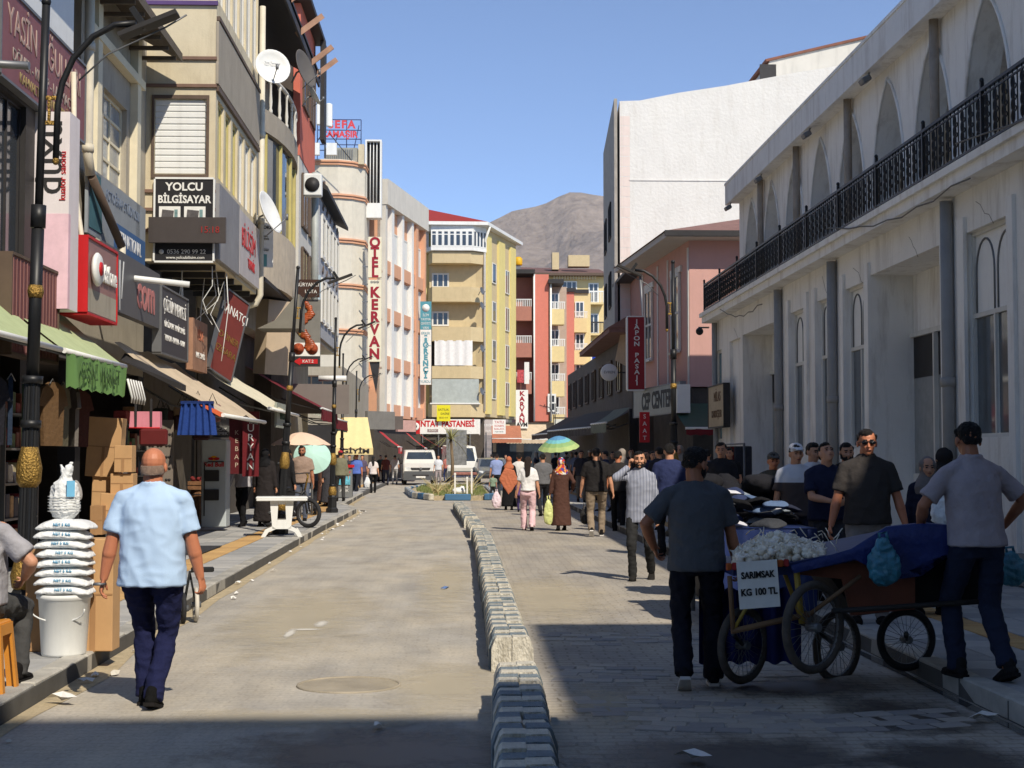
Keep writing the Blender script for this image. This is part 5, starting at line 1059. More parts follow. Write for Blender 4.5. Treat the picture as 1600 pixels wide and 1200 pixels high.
MB().box(yx(697), yx(712), 4, 4.8, yz(345), yz(329)).build('chimney', org, Y1); MB().tube([(yx(765), -.6, zt-.3), (yx(757), .1, zt-1.4), (yx(757), .1, 5)], .1, 6).build('drain_pipe', whitep, Y1)
for py in (478, 545, 612, 455): 
    c = PY(752, py, 111); dish('satellite dish on the yellow block balcony rail, %s' % {478: 'third floor', 545: 'second floor', 612: 'lowest', 455: 'top one'}[py], c.x, 111, c.z, .3, R(60), R(75), m=steel)
# ground floor and signs
MB().box(-.5, W, .6, 10, 0, 4.6).build('lower_wall', darki, Y1)
wnd = MB()
for i in range(5): MB().box(.2+i*1.2, .3+i*1.2, .4, .58, 0, 3.4).build('shop_mullion', steel, Y1)
c = PY(690, 678, 110.5); sg = sign('long white fascia sign with serif red letters INTAT PASTANESİ on the yellow corner block', PY(695, 678, 110).x, 110.5, PY(695, 678, 110.5).z, PY(748, 678, 110).x-PY(637, 678, 110).x, 1.1, 0, whitep, [('NTAT', .62, -1.12, .74, red, dict(bold=.025, sx=.85)), ('PASTANESİ', .62, .98, .74, red, dict(bold=.025, sx=.78))], t=.3)
MB().box(-2.65, -1.85, -.02, -.001, 0, 1.1).build('red_end', red, sg); MB().lathe([(.2, 0), (.3, 0), (.3, .03), (.2, .03)], n=20).build('ring_logo', whitep, sg, (-2.2, -.03, .55), (pi/2, 0, 0)); MB().lathe([(.001, 0), (.12, 0), (.12, .03)], n=16).build('logo_dot', whitep, sg, (-2.2, -.03, .55), (pi/2, 0, 0))
for u, t_ in ((-.9, 'BÖREK'), (.5, 'BAKLAVA')): MB().cbox((u, -.01, .25), (.8, .02, .22)).build('name_strip', cmat('strip_grey', (150, 130, 126), var=.1), sg); text(t_, .18, whitep, sg, (u, -.03, .25))
c = PY(693, 658, 110); sign('small bright yellow SATILIK banner above the pastry shop sign', c.x, 110.2, c.z, 1.0, 1.2, 0, cmat('satilik_yellow', (222, 212, 40), rough=.6, var=.03), [('SATILIK', .24, 0, .85, darkm), ('DAİRE', .22, .1, .55, darkm), ('0532 414', .17, 0, .25, darkm)], t=.03)
c = PY(772, 676, 116); sign('round-cornered grey and red fascia sign right of the pastry shop sign', PY(762, 678, 113).x, 113, PY(762, 680, 113).z, 1.6, 1.2, R(35), cmat('strip_grey2', (176, 166, 160), rough=.5, var=.1), [('ET DÖNER', .25, .1, .75, whitep), ('TATLI', .25, .1, .3, whitep)], t=.15)
c = PY(780, 678, 108); sign('white and red board lettered TATLI near the base of the yellow block', c.x, 108, c.z, .95, 1.05, 0, whitep, [('TATLI', .27, 0, .85, red), ('KÜNEFE', .19, 0, .58, red), ('BAKLAVA', .17, 0, .36, red), ('PAKET SERVİS', .1, 0, .15, gr)], t=.05)
# student hall sign
c = PY(665, 601, 101.3); z1 = PY(665, 471, 101.3).z; VS = thing('vertical_sign', 'teal and white vertical sign lettered ÖĞRENCİ YURDU on the yellow block', 'sign', (c.x, 101.3, c.z)); H = z1-c.z
teal = cmat('sign_teal', (80, 146, 160), rough=.5, var=.05); MB().box(-.38, .38, 0, .2, 0, H*.66).build('lower_board', whitep, VS); MB().box(-.38, .38, 0, .2, H*.66+.01, H).build('upper_board', teal, VS)
MB().lathe([(.001, 0), (.26, 0), (.26, .02)], n=20).build('round_emblem', whitep, VS, (0, -.001, H-.45), (pi/2, 0, 0))
for i, t_ in enumerate(('İLİM', 'YAYMA', 'CEMİYETİ', 'VAN')): text(t_, .24, whitep, VS, (0, -.01, H-.95-i*.29), sx=.62 if len(t_) > 6 else .85)
text('ERKEK', .25, teal, VS, (0, -.01, H*.66-.25), sx=.85)
for i, ch in enumerate('ÖĞRENCİ'): text(ch, .5, teal, VS, (0, -.01, H*.66-.66-i*.42), bold=.03)
text('YURDU', .25, teal, VS, (0, -.01, .2), sx=.85)
# KARVAN AVM sign
c = PY(814, 670, 118); z1 = PY(814, 611, 118).z; KS = thing('vertical_sign', 'white vertical sign lettered KARVAN AVM below the terracotta block', 'sign', (c.x, 116, c.z)); H = z1-c.z; MB().box(-.48, .48, 0, .2, 0, H).build('board', whitep, KS)
for i, ch in enumerate('KARVAN'): text(ch, .5, dred, KS, (0, -.01, H-.3-i*.42), bold=.02, sx=1.15)
text('AVM', .42, darkm, KS, (0, -.01, .28), bold=.02)
# --- terracotta and cream apartment rows
terr = cmat('terracotta_wall', (204, 122, 106), rough=.9, var=.05); crw = cmat('cream_wall', (216, 196, 146), rough=.9, var=.05); brr = cmat('brown_red_wall', (172, 118, 102), rough=.9, var=.06)
T1 = thing('apartment_building', 'terracotta and cream apartment block with stacked balconies past the yellow block', 'building', (0, 124, 0))
def tx(px, Y): return PY(px, 700, Y).x
def tz(py, Y): return PY(850, py, Y).z
Yb = 124
b = MB(); b.box(tx(806, Yb), tx(832, Yb), .8, 10, 4, tz(432, Yb)).build('wall', brr, T1)
MB().box(tx(833, Yb), tx(857, Yb), -.6, 10, 4.5, tz(430, Yb)).build('red_pier', terr, T1); MB().box(tx(878, 132), tx(895, 132), 6, 14, 4.5, tz(458, 132)).build('red_pier', terr, T1)
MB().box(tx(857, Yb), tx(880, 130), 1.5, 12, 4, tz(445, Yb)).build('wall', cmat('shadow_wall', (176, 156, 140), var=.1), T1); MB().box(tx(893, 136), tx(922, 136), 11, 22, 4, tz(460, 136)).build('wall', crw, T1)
balm = [MB().box(0, 1.3, -.4, .8, 0, 1.2).mesh('balcony', brr), MB().box(0, 1.25, -.4, 1, 0, 1.3).mesh('balcony', crw)]
brail = MB()
for i in range(9): brail.box(.03+i*.15, .09+i*.15, -.4, -.34, 0, .55)
brail.box(0, 1.32, -.42, -.32, .55, .62); bm_ = brail.mesh('balustrade', white)
for k, py in enumerate((502, 559, 616)): 
    o = link('balcony', balm[0], T1, (tx(806, Yb), -.2, tz(py, Yb))); link('balustrade', bm_, o, (0, 0, 1.2)) 
for col_, Y_, pys in (((858, 0), 124, (508, 566, 620, 672)), ((895, 0), 135, (520, 570, 618, 664))):
    for py in pys: o = link('balcony', balm[1], T1, (tx(col_[0], Y_), Y_-124-.3, tz(py, Y_))); link('balustrade', bm_, o, (0, 0, 1.3))
    for py in pys: window(T1, tx(col_[0]+4, Y_), tx(col_[0]+18, Y_), tz(py-3, Y_)+1.3, tz(py-3, Y_)+2.7, (1.4 if Y_ == 124 else 10.9), white, glass, 2, fw=.1)
for px, Y_, py in ((832, 124, 430), (858, 124, 445), (877, 131, 458), (897, 136, 460)): MB().box(tx(px-28 if px == 832 else px-2, Y_), tx(px+3 if px == 832 else px+22, Y_), Y_-124-1.2, Y_-124+2, tz(py, Y_), tz(py, Y_)+.35).build('eave', darkm, T1); MB().tube([(tx(px+2, Y_), Y_-124-.8, 4.5), (tx(px+2, Y_), Y_-124-.8, tz(py, Y_))], .09, 6).build('drain_pipe', whitep, T1)
window(T1, tx(855, Yb), tx(868, Yb), tz(644, Yb), tz(616, Yb), -.8, white, glass, 1, 2, fw=.15)
lm = thing('laundry', 'red patterned and white washing hung on the terracotta balcony', 'laundry', (tx(808, 123), 122.9, 0))
MB().box(0, .55, -.03, .02, tz(598, 123), tz(578, 123)).build('red_cloth', cmat('pattern_cloth', (190, 80, 84), var=.5, scale=9), lm); MB().box(.6, 1.0, -.03, .02, tz(600, 123), tz(566, 123)).build('white_cloth', whitep, lm)
lm = thing('laundry', 'blue and white washing on a far cream balcony', 'laundry', (tx(912, 147), 147.5, 0)); MB().box(.1, .9, -.03, .02, tz(568, 147), tz(552, 147)).build('white_cloth', whitep, lm); MB().box(.95, 1.6, -.03, .02, tz(566, 147), tz(552, 147)).build('blue_cloth', cloth((30, 60, 170)), lm)
# block at the end, facing the camera
T2 = thing('apartment_building', 'pale yellow block with brown roof closing the end of the street', 'building', (0, 150, 0)); Yc = 150
MB().box(tx(800, Yc), tx(948, Yc), 0, 12, 3, tz(432, Yc)).build('wall', crw, T2)
q = MB(); q.add([(tx(795, Yc), -1, tz(428, Yc)), (tx(950, Yc), -1, tz(430, Yc)), (tx(950, Yc), 9, tz(403, Yc)), (tx(812, Yc), 9, tz(400, Yc))], [(0, 1, 2, 3)]); q.build('roof', cmat('brown_roof', (112, 84, 78), rough=.9, var=.1), T2); MB().box(tx(795, Yc), tx(950, Yc), -1.1, 0, tz(432, Yc), tz(428, Yc)).build('eave', brownf, T2)
for px0, px1, p0, p1 in ((866, 877, 415, 388), (892, 926, 410, 392)): MB().box(tx(px0, Yc), tx(px1, Yc), 3, 4.5, tz(p0, Yc), tz(p1, Yc)).build('chimney', tanw, T2)
q = MB()
for i in range(16): q.box(tx(865, Yc)+i*.28, tx(865, Yc)+.12+i*.28, -.5, -.3, tz(437, Yc), tz(431, Yc))
q.build('dentils', cream, T2)['kind'] = 'stuff'
window(T2, tx(878, Yc), tx(902, Yc), tz(452, Yc), tz(439, Yc), -.05, white, glass, 3, fw=.12)
for py in (476, 524, 567, 613, 655):
    o = MB().box(tx(915, Yc), tx(942, Yc), -1.2, .0, tz(py+1, Yc), tz(py-2, Yc)).build('balcony_floor', crw, T2); q = MB()
    for i in range(12): q.box(tx(916, Yc)+i*.15, tx(916, Yc)+.05+i*.15, -1.2, -1.15, tz(py-2, Yc), tz(py-18, Yc))
    q.box(tx(915, Yc), tx(942, Yc), -1.22, -1.13, tz(py-18, Yc), tz(py-20, Yc)); q.build('balustrade', white if py not in (524,) else darkm, T2); window(T2, tx(920, Yc), tx(936, Yc), tz(py-3, Yc), tz(py-34, Yc), -.05, white, glass, 2, fw=.12)
t = thing('water_tank', 'small yellow water tank on the roof edge behind the yellow block', 'water tank', (tx(810, 130), 130, tz(415, 130))); MB().lathe([(.3, 0), (.36, .1), (.36, .6), (.2, .75)], n=16).build('tank', cmat('tank_yellow', (222, 170, 30), rough=.5), t); MB().box(-.2, .2, -.2, .2, -1.2, 0).build('stand', steel, t)
# street end low shops + balcony boxes
LW = thing('shop_building', 'low dark shopfronts with tan awnings at the far street corner', 'building', (tx(770, 119), 119, 0)); MB().box(0, 9, 0, 5, 0, 4.3).build('wall', darki, LW)
for i in range(4): MB().box(.3+i*2.2, 1.9+i*2.2, -.04, -.001, .4, 2.8).build('shop_window', glass, LW)
awning('tan ruched awning at the far corner below the KARVAN sign', tx(790, 117), 117, 4.1, 0, -2.2, -1.2, 3.2, tan_, 0, .3)
awning('tan and red awning of the corner shop right of the pastry sign', tx(768, 112), 112, 3.9, 0, -2, -1.0, 2.2, cmat('canvas_rust', (170, 110, 84), rough=.9, var=.15), 0, .3)
t = thing('billboard_balcony', 'dark framed low balcony with posters below the terracotta block', 'balcony', (tx(865, 118), 118, 0)); q = MB(); q.box(0, 2.3, 0, 1, tz(676, 118), tz(674, 118)); q.build('floor', darkm, t)
for i in range(3): MB().box(.05+i*.78, .78+i*.78, -.05, .02, tz(672, 118), tz(655, 118)).build('poster_panel', cmat('poster_%d' % i, ((200, 200, 190), (180, 170, 120), (210, 205, 200))[i], var=.3, scale=6), t)
MB().box(0, 2.35, -.06, .04, tz(654, 118), tz(652, 118)).build('rail', darkm, t)
# red awnings near the hotel
def redaw(label, px0, py0, px1, py1, Y, L, fac=1.0):
    a, c = PY(px0, py0, Y), PY(px1, py1, Y-0.0); return awning(label, a.x, Y+L, a.z, 0, -(c.x-a.x), c.z-a.z, L, red, -pi/2+0.0+pi if False else LR, .35, red)
for lab, px0, py0, px1, py1, Y, L in (('bright red awning nearest the hotel sign, lettered on its flap', 592, 674, 622, 698, 80, 5), ('second bright red awning along the hotel front', 634, 676, 664, 700, 92, 5), ('third bright red awning, next to the pastry shop', 655, 678, 690, 700, 98, 4)):
    a, c = PY(px0, py0, Y), PY(px1, py1, Y); awning(lab, a.x, Y, a.z, 0, -(c.x-a.x), c.z-a.z, L, red, LR, .35, red, txt=('BÜFE', .3, whitep))
for i, (px, py, w_, h_, Y, c_) in enumerate(((596, 668, 1.3, .95, 78, (120, 118, 114)), (612, 668, 1.2, .75, 84, (96, 88, 82)), (636, 672, 1.0, .7, 90, (190, 150, 140)))):
    c = PY(px, py, Y); sign(('grey gridded fascia board above the first red awning', 'brown-grey fascia box between the red awnings', 'pale pink fascia panel beside the red round logo')[i], c.x, Y, c.z-.1, w_*1.6, h_, R(50), cmat('fascia_%d' % i, c_, var=.12), [], t=.2)
# buildings that close the gap between white block and hotel, and behind
GP = thing('shop_building', 'white two storey shop with wooden bay left of the hotel behind the lamp posts', 'building', (-8.6, 66, 0)); MB().box(-4, 3.3, 0, 18, 0, 5.6).build('wall', plaster_g, GP)
MB().box(.6, 3.2, -.05, -.001, .2, 3.0).build('shop_opening', darkm, GP); window(GP, .9, 2.9, 3.6, 5.2, -.06, brownf, glass, 4)
AW = thing('awning', 'large pale yellow awning lettered GİYİM facing the camera in front of the hotel', 'awning', (PY(555, 700, 64).x, 64, 0)); q = MB(); za, zb = PY(550, 652, 64).z, PY(550, 700, 62.5).z; ycl = cmat('canvas_yellow', (226, 206, 150), rough=.9, var=.05)
n = 10; vs = [((-.62+1.24*i/n)*(.85 if z == za else 1.4), -1.8*(z == zb)+.04*sin(i*2), z) for z in (za, zb) for i in range(n+1)]; q.add(vs, [(i, i+1, n+2+i, n+1+i) for i in range(n)], True); q.build('canvas', ycl, AW)
q = MB().box(-.88, .88, -1.82, -1.79, zb-.28, zb); q.build('valance', ycl, AW); text('GİYİM', .26, darkm, AW, (.15, -1.83, zb-.14), sx=1.5, bold=.01)
# mountain
def mountain():
    sil = [(-3000, 640), (300, 560), (560, 430), (700, 372), (752, 347), (808, 321), (847, 315), (870, 302), (893, 292), (915, 294), (947, 301), (1050, 330), (1250, 300), (1500, 380), (3400, 600)]
    D = 4200; nx, ny = 320, 44; vs = []
    for j in range(ny):
        t = j/(ny-1)
        for i in range(nx):
            px = -2600+5800*i/(nx-1)
            for (a, ya), (c, yc) in zip(sil, sil[1:]):
                if a <= px <= c: py = ya+(yc-ya)*(px-a)/(c-a); break
            H = (712-py)/FP*D; X = (px-722)/FP*D; y = D-2400*(1-t)
            r = abs(noise.noise(Vector((X/420, y/420, 1))))*.55+abs(noise.noise(Vector((X/170, y/170, 4))))*.3+abs(noise.noise(Vector((X/70, y/70, 7))))*.12+abs(noise.noise(Vector((X/28, y/28, 2))))*.05
            z = H*(t**1.15)*(1-.75*r*(1-t)**.5*1.2 if t < 1 else 1)+noise.noise(Vector((X/30, 0, 5)))*4*t
            vs.append((X*(1-.3*(1-t)), y, z-5))
    q = MB(); q.add(vs, [(j*nx+i, j*nx+i+1, (j+1)*nx+i+1, (j+1)*nx+i) for j in range(ny-1) for i in range(nx-1)], True)
    vs2 = [(v[0], v[1]+900, -5) for v in vs[-nx:]]; o = len(q.v); q.add(vs[-nx:]+vs2, [(i, i+1, nx+i+1, nx+i) for i in range(nx-1)])
    struct('mountain', q, cmat('rocky_slope', (138, 126, 116), rough=1, var=.3, scale=.03, bump=1, bscale=.03, bdist=12))
mountain()
# ================================================================== street objects
# --- street lamps
def lamp_parts(o, H=5.1, side=1):
    b = MB(); b.lathe([(.16, 0), (.16, .1), (.12, .14), (.115, .38), (.13, .40), (.1, .43), (.085, .46)], n=8, smooth=False); b.build('pedestal', black, o)
    MB().lathe([(.07, 0), (.1, .03), (.115, .12), (.09, .22), (.075, .27)], (0, 0, .44), 16).build('gold_collar', gold, o)
    b = MB()
    n = 16; prof = [(.072, .68), (.062, 2.12)]; vs = []
    for r, z in prof:
        for k in range(2*n): t = pi*k/n; q = r*(1 if k % 2 else .88); vs.append((q*cos(t), q*sin(t), z))
    b.add(vs, [(k, (k+1) % (2*n), 2*n+(k+1) % (2*n), 2*n+k) for k in range(2*n)]); b.lathe([(.085, -.03), (.085, .03)], (0, 0, .72)); b.lathe([(.08, -.03), (.08, .03)], (0, 0, 2.1)); b.lathe([(.08, -.03), (.08, .03)], (0, 0, 1.75)); b.build('fluted_column', black, o)
    MB().lathe([(.065, 0), (.095, .05), (.1, .16), (.075, .27), (.065, .32)], (0, 0, 1.25), 16).build('gold_vase', gold, o)
    MB().tube([(0, 0, 2.1), (0, 0, 3.3)], .05, 12).tube([(0, 0, 3.3), (0, 0, H)], .032, 10).lathe([(.06, -.09), (.06, .09)], (0, 0, 3.4), 12).ell((0, 0, H+.03), (.04, .04, .04), None, 8, 6).build('upper_pole', black, o)
    MB().lathe([(.055, 0), (.066, .05), (.055, .1)], (0, 0, 2.75), 12).build('gold_ring', gold, o)
    s = side; pts = [(.12*s, 0, 3.87), (.12*s, 0, 4.3), (.15*s, 0, 4.48), (.23*s, 0, 4.68), (.38*s, 0, 4.86), (.55*s, 0, 4.96), (.72*s, 0, 4.98)]
    MB().tube(pts, .026, 8).build('curved_arm', black, o); MB().box(.03*s-.012, .10*s+.012, -.012, .012, 4.14, 4.17).box(.03*s-.012, .10*s+.012, -.012, .012, 4.34, 4.37).box(.055*s-.01, .055*s+.01, -.014, .014, 4.17, 4.34).build('gold_clamp', gold, o)
    MB().ell((.12*s, 0, 3.85), (.028, .028, .035), None, 8, 6).build('gold_finial', gold, o)
    T = Matrix.Translation((.82*s, 0, 4.97)) @ Euler((0, -.42*s, 0)).to_matrix().to_4x4(); MB().box(-.25, .25, -.08, .08, -.02, .015, T).build('lamp_head', darkm, o)
    T = Matrix.Translation((.74*s, 0, 5.02)) @ Euler((0, .95*s, 0)).to_matrix().to_4x4(); MB().box(-.1, .1, -.03, .03, -.025, .025, T).build('head_bracket', black, o)
    MB().tube([(.28*s, .0, 4.5), (.5*s, 0, 4.72), (.95*s, 0, 4.95), (1.12*s, 0, 5.06)], .008, 5).build('stay_rod', steel, o)
def lamp(label, x, y, z=PH, tilt=0, s=1): o = thing('street_lamp', label, 'street lamp', (x, y, z), 0, 'black and gold street lamps'); lamp_parts(o, side=s); o.rotation_euler = (0, tilt, 0); return o
LL = lamp('nearest black street lamp with gold vase, behind the stack of white sacks', -3.44, 11.8, tilt=R(1.2))
def lcopy(label, x, y, tilt=0, sx=1, z=PH): c = copytree(LL); c.location = (x, y, z); c.rotation_euler = (0, tilt, 0); c.scale = (sx, 1, 1); c['label'] = label; return c
lcopy('leaning street lamp rising beside the white plastic table and the scooter', -3.48, 28.5, R(3.5)); lcopy('street lamp on the pavement between the bicycle and the advertising board', -3.42, 39.2, R(.8))
lcopy('slim far street lamp just right of the bicycle lamp', -4.3, 53, R(.5)); lcopy('farthest left street lamp in front of the pale yellow awning', -4.6, 64, R(.5))
lcopy('street lamp on the right pavement before the red JAPON PASAJI sign', 3.95, 27.5, 0, -1); lcopy('distant street lamp over the blue and green umbrella', 6.3, 100, 0, -1, 0)
# --- sacks on bucket
sackm = cmat('sack_white', (222, 224, 224), rough=.75, var=.08, bump=1, bscale=24, bdist=.02); sackt = cmat('sack_blue', (110, 180, 216), rough=.7, var=.1)
bx, by = -3.0, 11.35
bk = thing('white_bucket', 'large white plastic bucket carrying the stack of sacks by the lamp post', 'bucket', (bx, by, PH)); MB().lathe([(.16, 0), (.165, .02), (.19, .42), (.205, .43), (.205, .46), (.19, .46), (.18, .44)], n=32).build('tub', white, bk); MB().tube([(.2*cos(t), .2*sin(t)*.3-.2, .36-.1*abs(sin(t))) for t in [pi*k/12 for k in range(13)]], .006, 5).build('handle', white, bk)
def sack(w_, d, h, seed):
    q = MB(); n, m = 26, 12; vs = []
    for j in range(m+1):
        a = -pi/2+pi*j/m
        for k in range(n):
            t = 2*pi*k/n; ca = max(cos(a), 0)**.55; x = math.copysign(abs(cos(t))**.38, cos(t))*w_/2*ca; y = math.copysign(abs(sin(t))**.42, sin(t))*d/2*ca
            edge = max(abs(x)/(w_/2), .0)**3; z = h/2*sin(a)*(1-.45*edge)-.03*edge
            z += .012*noise.noise(Vector((x*18, y*18, seed)))+.006*noise.noise(Vector((x*50, y*50, seed)))-.012*max(0, -y/(d/2))**4; vs.append((x*(1+.02*noise.noise(Vector((y*9, z*9, seed)))), y, z))
    q.add(vs, [(j*n+k, j*n+(k+1) % n, (j+1)*n+(k+1) % n, (j+1)*n+k) for j in range(m) for k in range(n)], True); return q
sm_ = [sack(.42, .34, .078, i).mesh('sack', sackm) for i in range(4)]
nm_ = ('lowest', 'second', 'third', 'fourth', 'fifth', 'sixth', 'seventh', 'topmost flat')
for i in range(8):
    o = link('sack_of_sugar', sm_[i % 4], None, (bx+random.uniform(-.012, .012), by-.01+random.uniform(-.01, .01), PH+.50+i*.069), (0, random.uniform(-.03, .03), random.uniform(-.08, .08))); tag(o, nm_[i]+' white sack with blue print in the stack on the bucket', 'sack', 'flat white sacks stacked on the bucket')
    text('NET 5 KG', .03, sackt, o, (.02, -.172, .004)).name = 'print'
q = MB(); cap(q, (0, 0, .09), (0, 0, .2), .115, .105, .9); cap(q, (0, 0, .2), (.01, 0, .3), .1, .045, .8); cap(q, (.01, 0, .3), (.03, 0, .37), .04, .03); cap(q, (.0, 0, .33), (.045, 0, .41), .03, .012, .5); cap(q, (.0, 0, .33), (-.03, .01, .39), .03, .012, .5)
n = 24
us = thing('upright_bag', 'upright knotted white bag with blue print crowning the stack of sacks', 'bag', (bx-.01, by, PH+.50+8*.069-.02), 0); link('bag', remesh(q, .009, 1, .014, 5, 16), us).data.materials.append(sackm)
for i in range(6): MB().tube([(.122*cos(t)-.0, .105*sin(t)-.004, .05+i*.022) for t in [pi+pi*k/12 for k in range(13)]], .0025, 4).build('fold', white, us)
MB().cbox((.07, -.1, .22), (.06, .01, .12), rz=.5).build('blue_print', sackt, us)
# cardboard box leaning behind bucket and boxes in the shop door
card = cmat('cardboard', (190, 150, 106), rough=.85, var=.06, scale=6, stain=.15); card2 = cmat('cardboard_dark', (160, 122, 84), rough=.85, var=.08)
def box_(label, c, sz, rz=0, ry=0, m=card, grp='cardboard boxes by the shop door'):
    t = thing('cardboard_box', label, 'cardboard box', c, rz, grp); t.rotation_euler = (0, ry, rz); a, b_, h = sz
    MB().cbox((0, 0, h/2), sz, bev=.006).build('carton', m, t); MB().box(-a/2+.002, a/2-.002, -b_/2-.004, -b_/2-.001, h*.5, h*.5+.012).box(-.02, .02, -b_/2-.006, -b_/2-.003, 0, h*.5).build('tape', card2, t); return t
box_('tall brown cardboard box standing behind the white bucket', (bx+.17, by+.3, PH), (.3, .25, .86)); box_('darker cardboard box half hidden left of the white bucket', (bx-.22, by+.3, PH), (.25, .25, .8), m=card2)
def bpx(label, px0, py0, px1, py1, Y, d=.3, ry=0, m=card):
    a, c = PY(px0, py1, Y), PY(px1, py0, Y); box_(label, ((a.x+c.x)/2, Y+d/2, a.z), (c.x-a.x, d, c.z-a.z), 0, ry, m)
bpx('large top cardboard box leaning in the shop doorway behind the bald man', 132, 652, 186, 745, 21.6, .3, .06); bpx('cardboard box below the large top one in the doorway', 142, 742, 196, 796, 21.65, .3, .03); bpx('small box at the right of the doorway boxes, beside the bald man', 178, 696, 206, 738, 21.2, .28); bpx('square box under the small right one', 172, 740, 208, 772, 21.25, .28)
bpx('big flattened box at the bottom of the doorway heap', 154, 772, 208, 826, 21.1, .3, .05); bpx('lowest box left of the heap by the doorway', 140, 790, 160, 836, 20.9, .3, 0, card2)
# slippers pair
q = PY(272, 712, 20)
t = thing('slippers', 'pair of grey slippers hanging in the shop opening above the sacks', 'slippers', tuple(PY(113, 768, 18.6)))
for i, dx in enumerate((-.06, .07)): MB().ell((dx, 0, 0), (.05, .03, .13)).build('slipper', cmat('slipper_grey', (150, 146, 142), var=.1), t, rot=(0, .25*(-1)**i, 0))
# --- hanging goods under awning two
c = PY(228, 655, 23.5); t = thing('handbag', 'pink handbag with black straps hanging under the beige awning', 'handbag', tuple(c)); b = MB(); b.prism([(-.24, -.09, -.14), (.24, -.09, -.14), (.23, -.07, .12), (-.23, -.07, .12)], (0, .16, 0)); b.build('bag', cmat('bag_pink', (206, 128, 140), rough=.6, var=.08), t)
for dx in (-.14, .1): MB().box(dx-.018, dx+.018, -.1, -.085, -.12, .32).build('strap', darkm, t)
MB().tube([(-.24, -.1, -.14), (.24, -.1, -.14)], .012, 5).build('trim', red, t)
c = PY(236, 688, 24); t = thing('handbag', 'dark red handbag hanging behind the pink one', 'handbag', tuple(c)); MB().cbox((0, .2, .05), (.45, .12, .28), bev=.03).build('bag', cmat('bag_dred', (96, 30, 30), rough=.5), t); MB().tube([(-.15, .2, .15), (0, .2, .4), (.15, .2, .15)], .012, 5).build('strap', darkm, t)
c = PY(308, 655, 24.5); t = thing('hanging_skirt', 'dark blue pleated garment hanging from the beige awning', 'garment', tuple(c)); q = MB(); n = 24; vs = [(x*(1 if z > 0 else 1.25), .04*sin(k*1.4), z) for z in (.26, -.26) for k, x in enumerate([-.26+.52*i/n for i in range(n+1)])]; q.add(vs, [(i, i+1, n+2+i, n+1+i) for i in range(n)], True); q.build('cloth', cloth((38, 66, 130)), t); MB().box(-.27, .27, -.02, .02, .25, .3).build('waistband', cloth((30, 50, 100)), t)
c = PY(250, 715, 25); t = thing('sunglasses_stand', 'tall rack of sunglasses on cards behind the bald man', 'display rack', (c.x, 25, PH)); b = MB().box(-.22, .22, -.02, .02, .5, 2.1).build('panel', cmat('rack_panel', (120, 110, 100), var=.1), t); MB().tube([(0, 0, 0), (0, 0, .6)], .03, 6).build('post', steel, t)
for i in range(7):
    for j in range(3): MB().ell((-.14+j*.14-.025, -.03, .72+i*.19), (.025, .012, .02), None, 8, 5).ell((-.14+j*.14+.025, -.03, .72+i*.19), (.025, .012, .02), None, 8, 5).build('sunglasses', darkm, t)
rs_ = random.Random(31); gcol = [(120, 70, 60), (70, 90, 120), (160, 150, 120), (150, 60, 60), (90, 110, 80), (180, 170, 160), (60, 60, 70), (170, 130, 90)]
for i in range(9):
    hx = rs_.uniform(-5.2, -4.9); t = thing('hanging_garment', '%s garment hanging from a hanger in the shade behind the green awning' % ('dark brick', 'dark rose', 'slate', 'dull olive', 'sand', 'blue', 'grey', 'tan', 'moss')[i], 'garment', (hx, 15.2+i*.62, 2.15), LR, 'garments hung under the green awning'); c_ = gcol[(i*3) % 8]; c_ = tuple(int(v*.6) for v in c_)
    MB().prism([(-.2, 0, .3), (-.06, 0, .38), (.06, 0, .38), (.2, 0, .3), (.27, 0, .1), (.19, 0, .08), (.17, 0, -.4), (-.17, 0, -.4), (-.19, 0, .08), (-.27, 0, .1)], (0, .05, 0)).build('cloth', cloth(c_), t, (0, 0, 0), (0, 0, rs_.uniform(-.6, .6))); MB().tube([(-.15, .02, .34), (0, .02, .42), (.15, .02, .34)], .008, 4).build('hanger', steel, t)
for i in range(12):
    c = PY(random.uniform(240, 345), random.uniform(640, 675), 26.5); t = thing('hanging_bag', 'small bag hanging in the shade under the beige awnings', 'bag', tuple(c), random.uniform(-.5, .5), 'small bags hanging in the shade under the beige awnings'); MB().cbox((0, 0, 0), (.3, .12, random.uniform(.25, .4)), bev=.03).build('bag', cloth([(60, 40, 44), (120, 90, 90), (50, 60, 60), (140, 120, 100)][i % 4]), t); MB().tube([(-.1, 0, .12), (0, 0, .35), (.1, 0, .12)], .01, 5).build('strap', darkm, t)
# racks of goods at the front of the nearest shops
for j, (y_, lab) in enumerate(((14.2, 'display rack of small goods at the far left behind the seated man'), (16.0, 'display rack of small goods left of the nearest street lamp'), (17.9, 'display rack of bags and boxes behind the stack of white sacks'), (19.6, 'display rack of goods left of the cardboard boxes'), (26.4, 'display rack of hanging goods behind the headscarf woman'))):
    t = thing('display_rack', lab, 'display rack', (-5.75, y_, PH), LR)
    MB().box(-.75, -.72, 0, .35, 0, 2.1).box(.72, .75, 0, .35, 0, 2.1).build('frame', steel, t)
    for z_ in (.25, .7, 1.15, 1.6, 2.05):
        MB().box(-.72, .72, 0, .35, z_-.03, z_).build('shelf', steel, t); x_ = -.68
        while x_ < .6:
            w_ = rs_.uniform(.08, .22); h_ = rs_.uniform(.12, .34); c_ = gcol[rs_.randrange(8)]; MB().cbox((x_+w_/2, .15, z_+h_/2), (w_, .22, h_), bev=.01).build('packet', cmat('pack_%d_%d' % (c_[0], c_[1]), c_, rough=.6, var=.25, scale=20), t); x_ += w_+rs_.uniform(.005, .05)
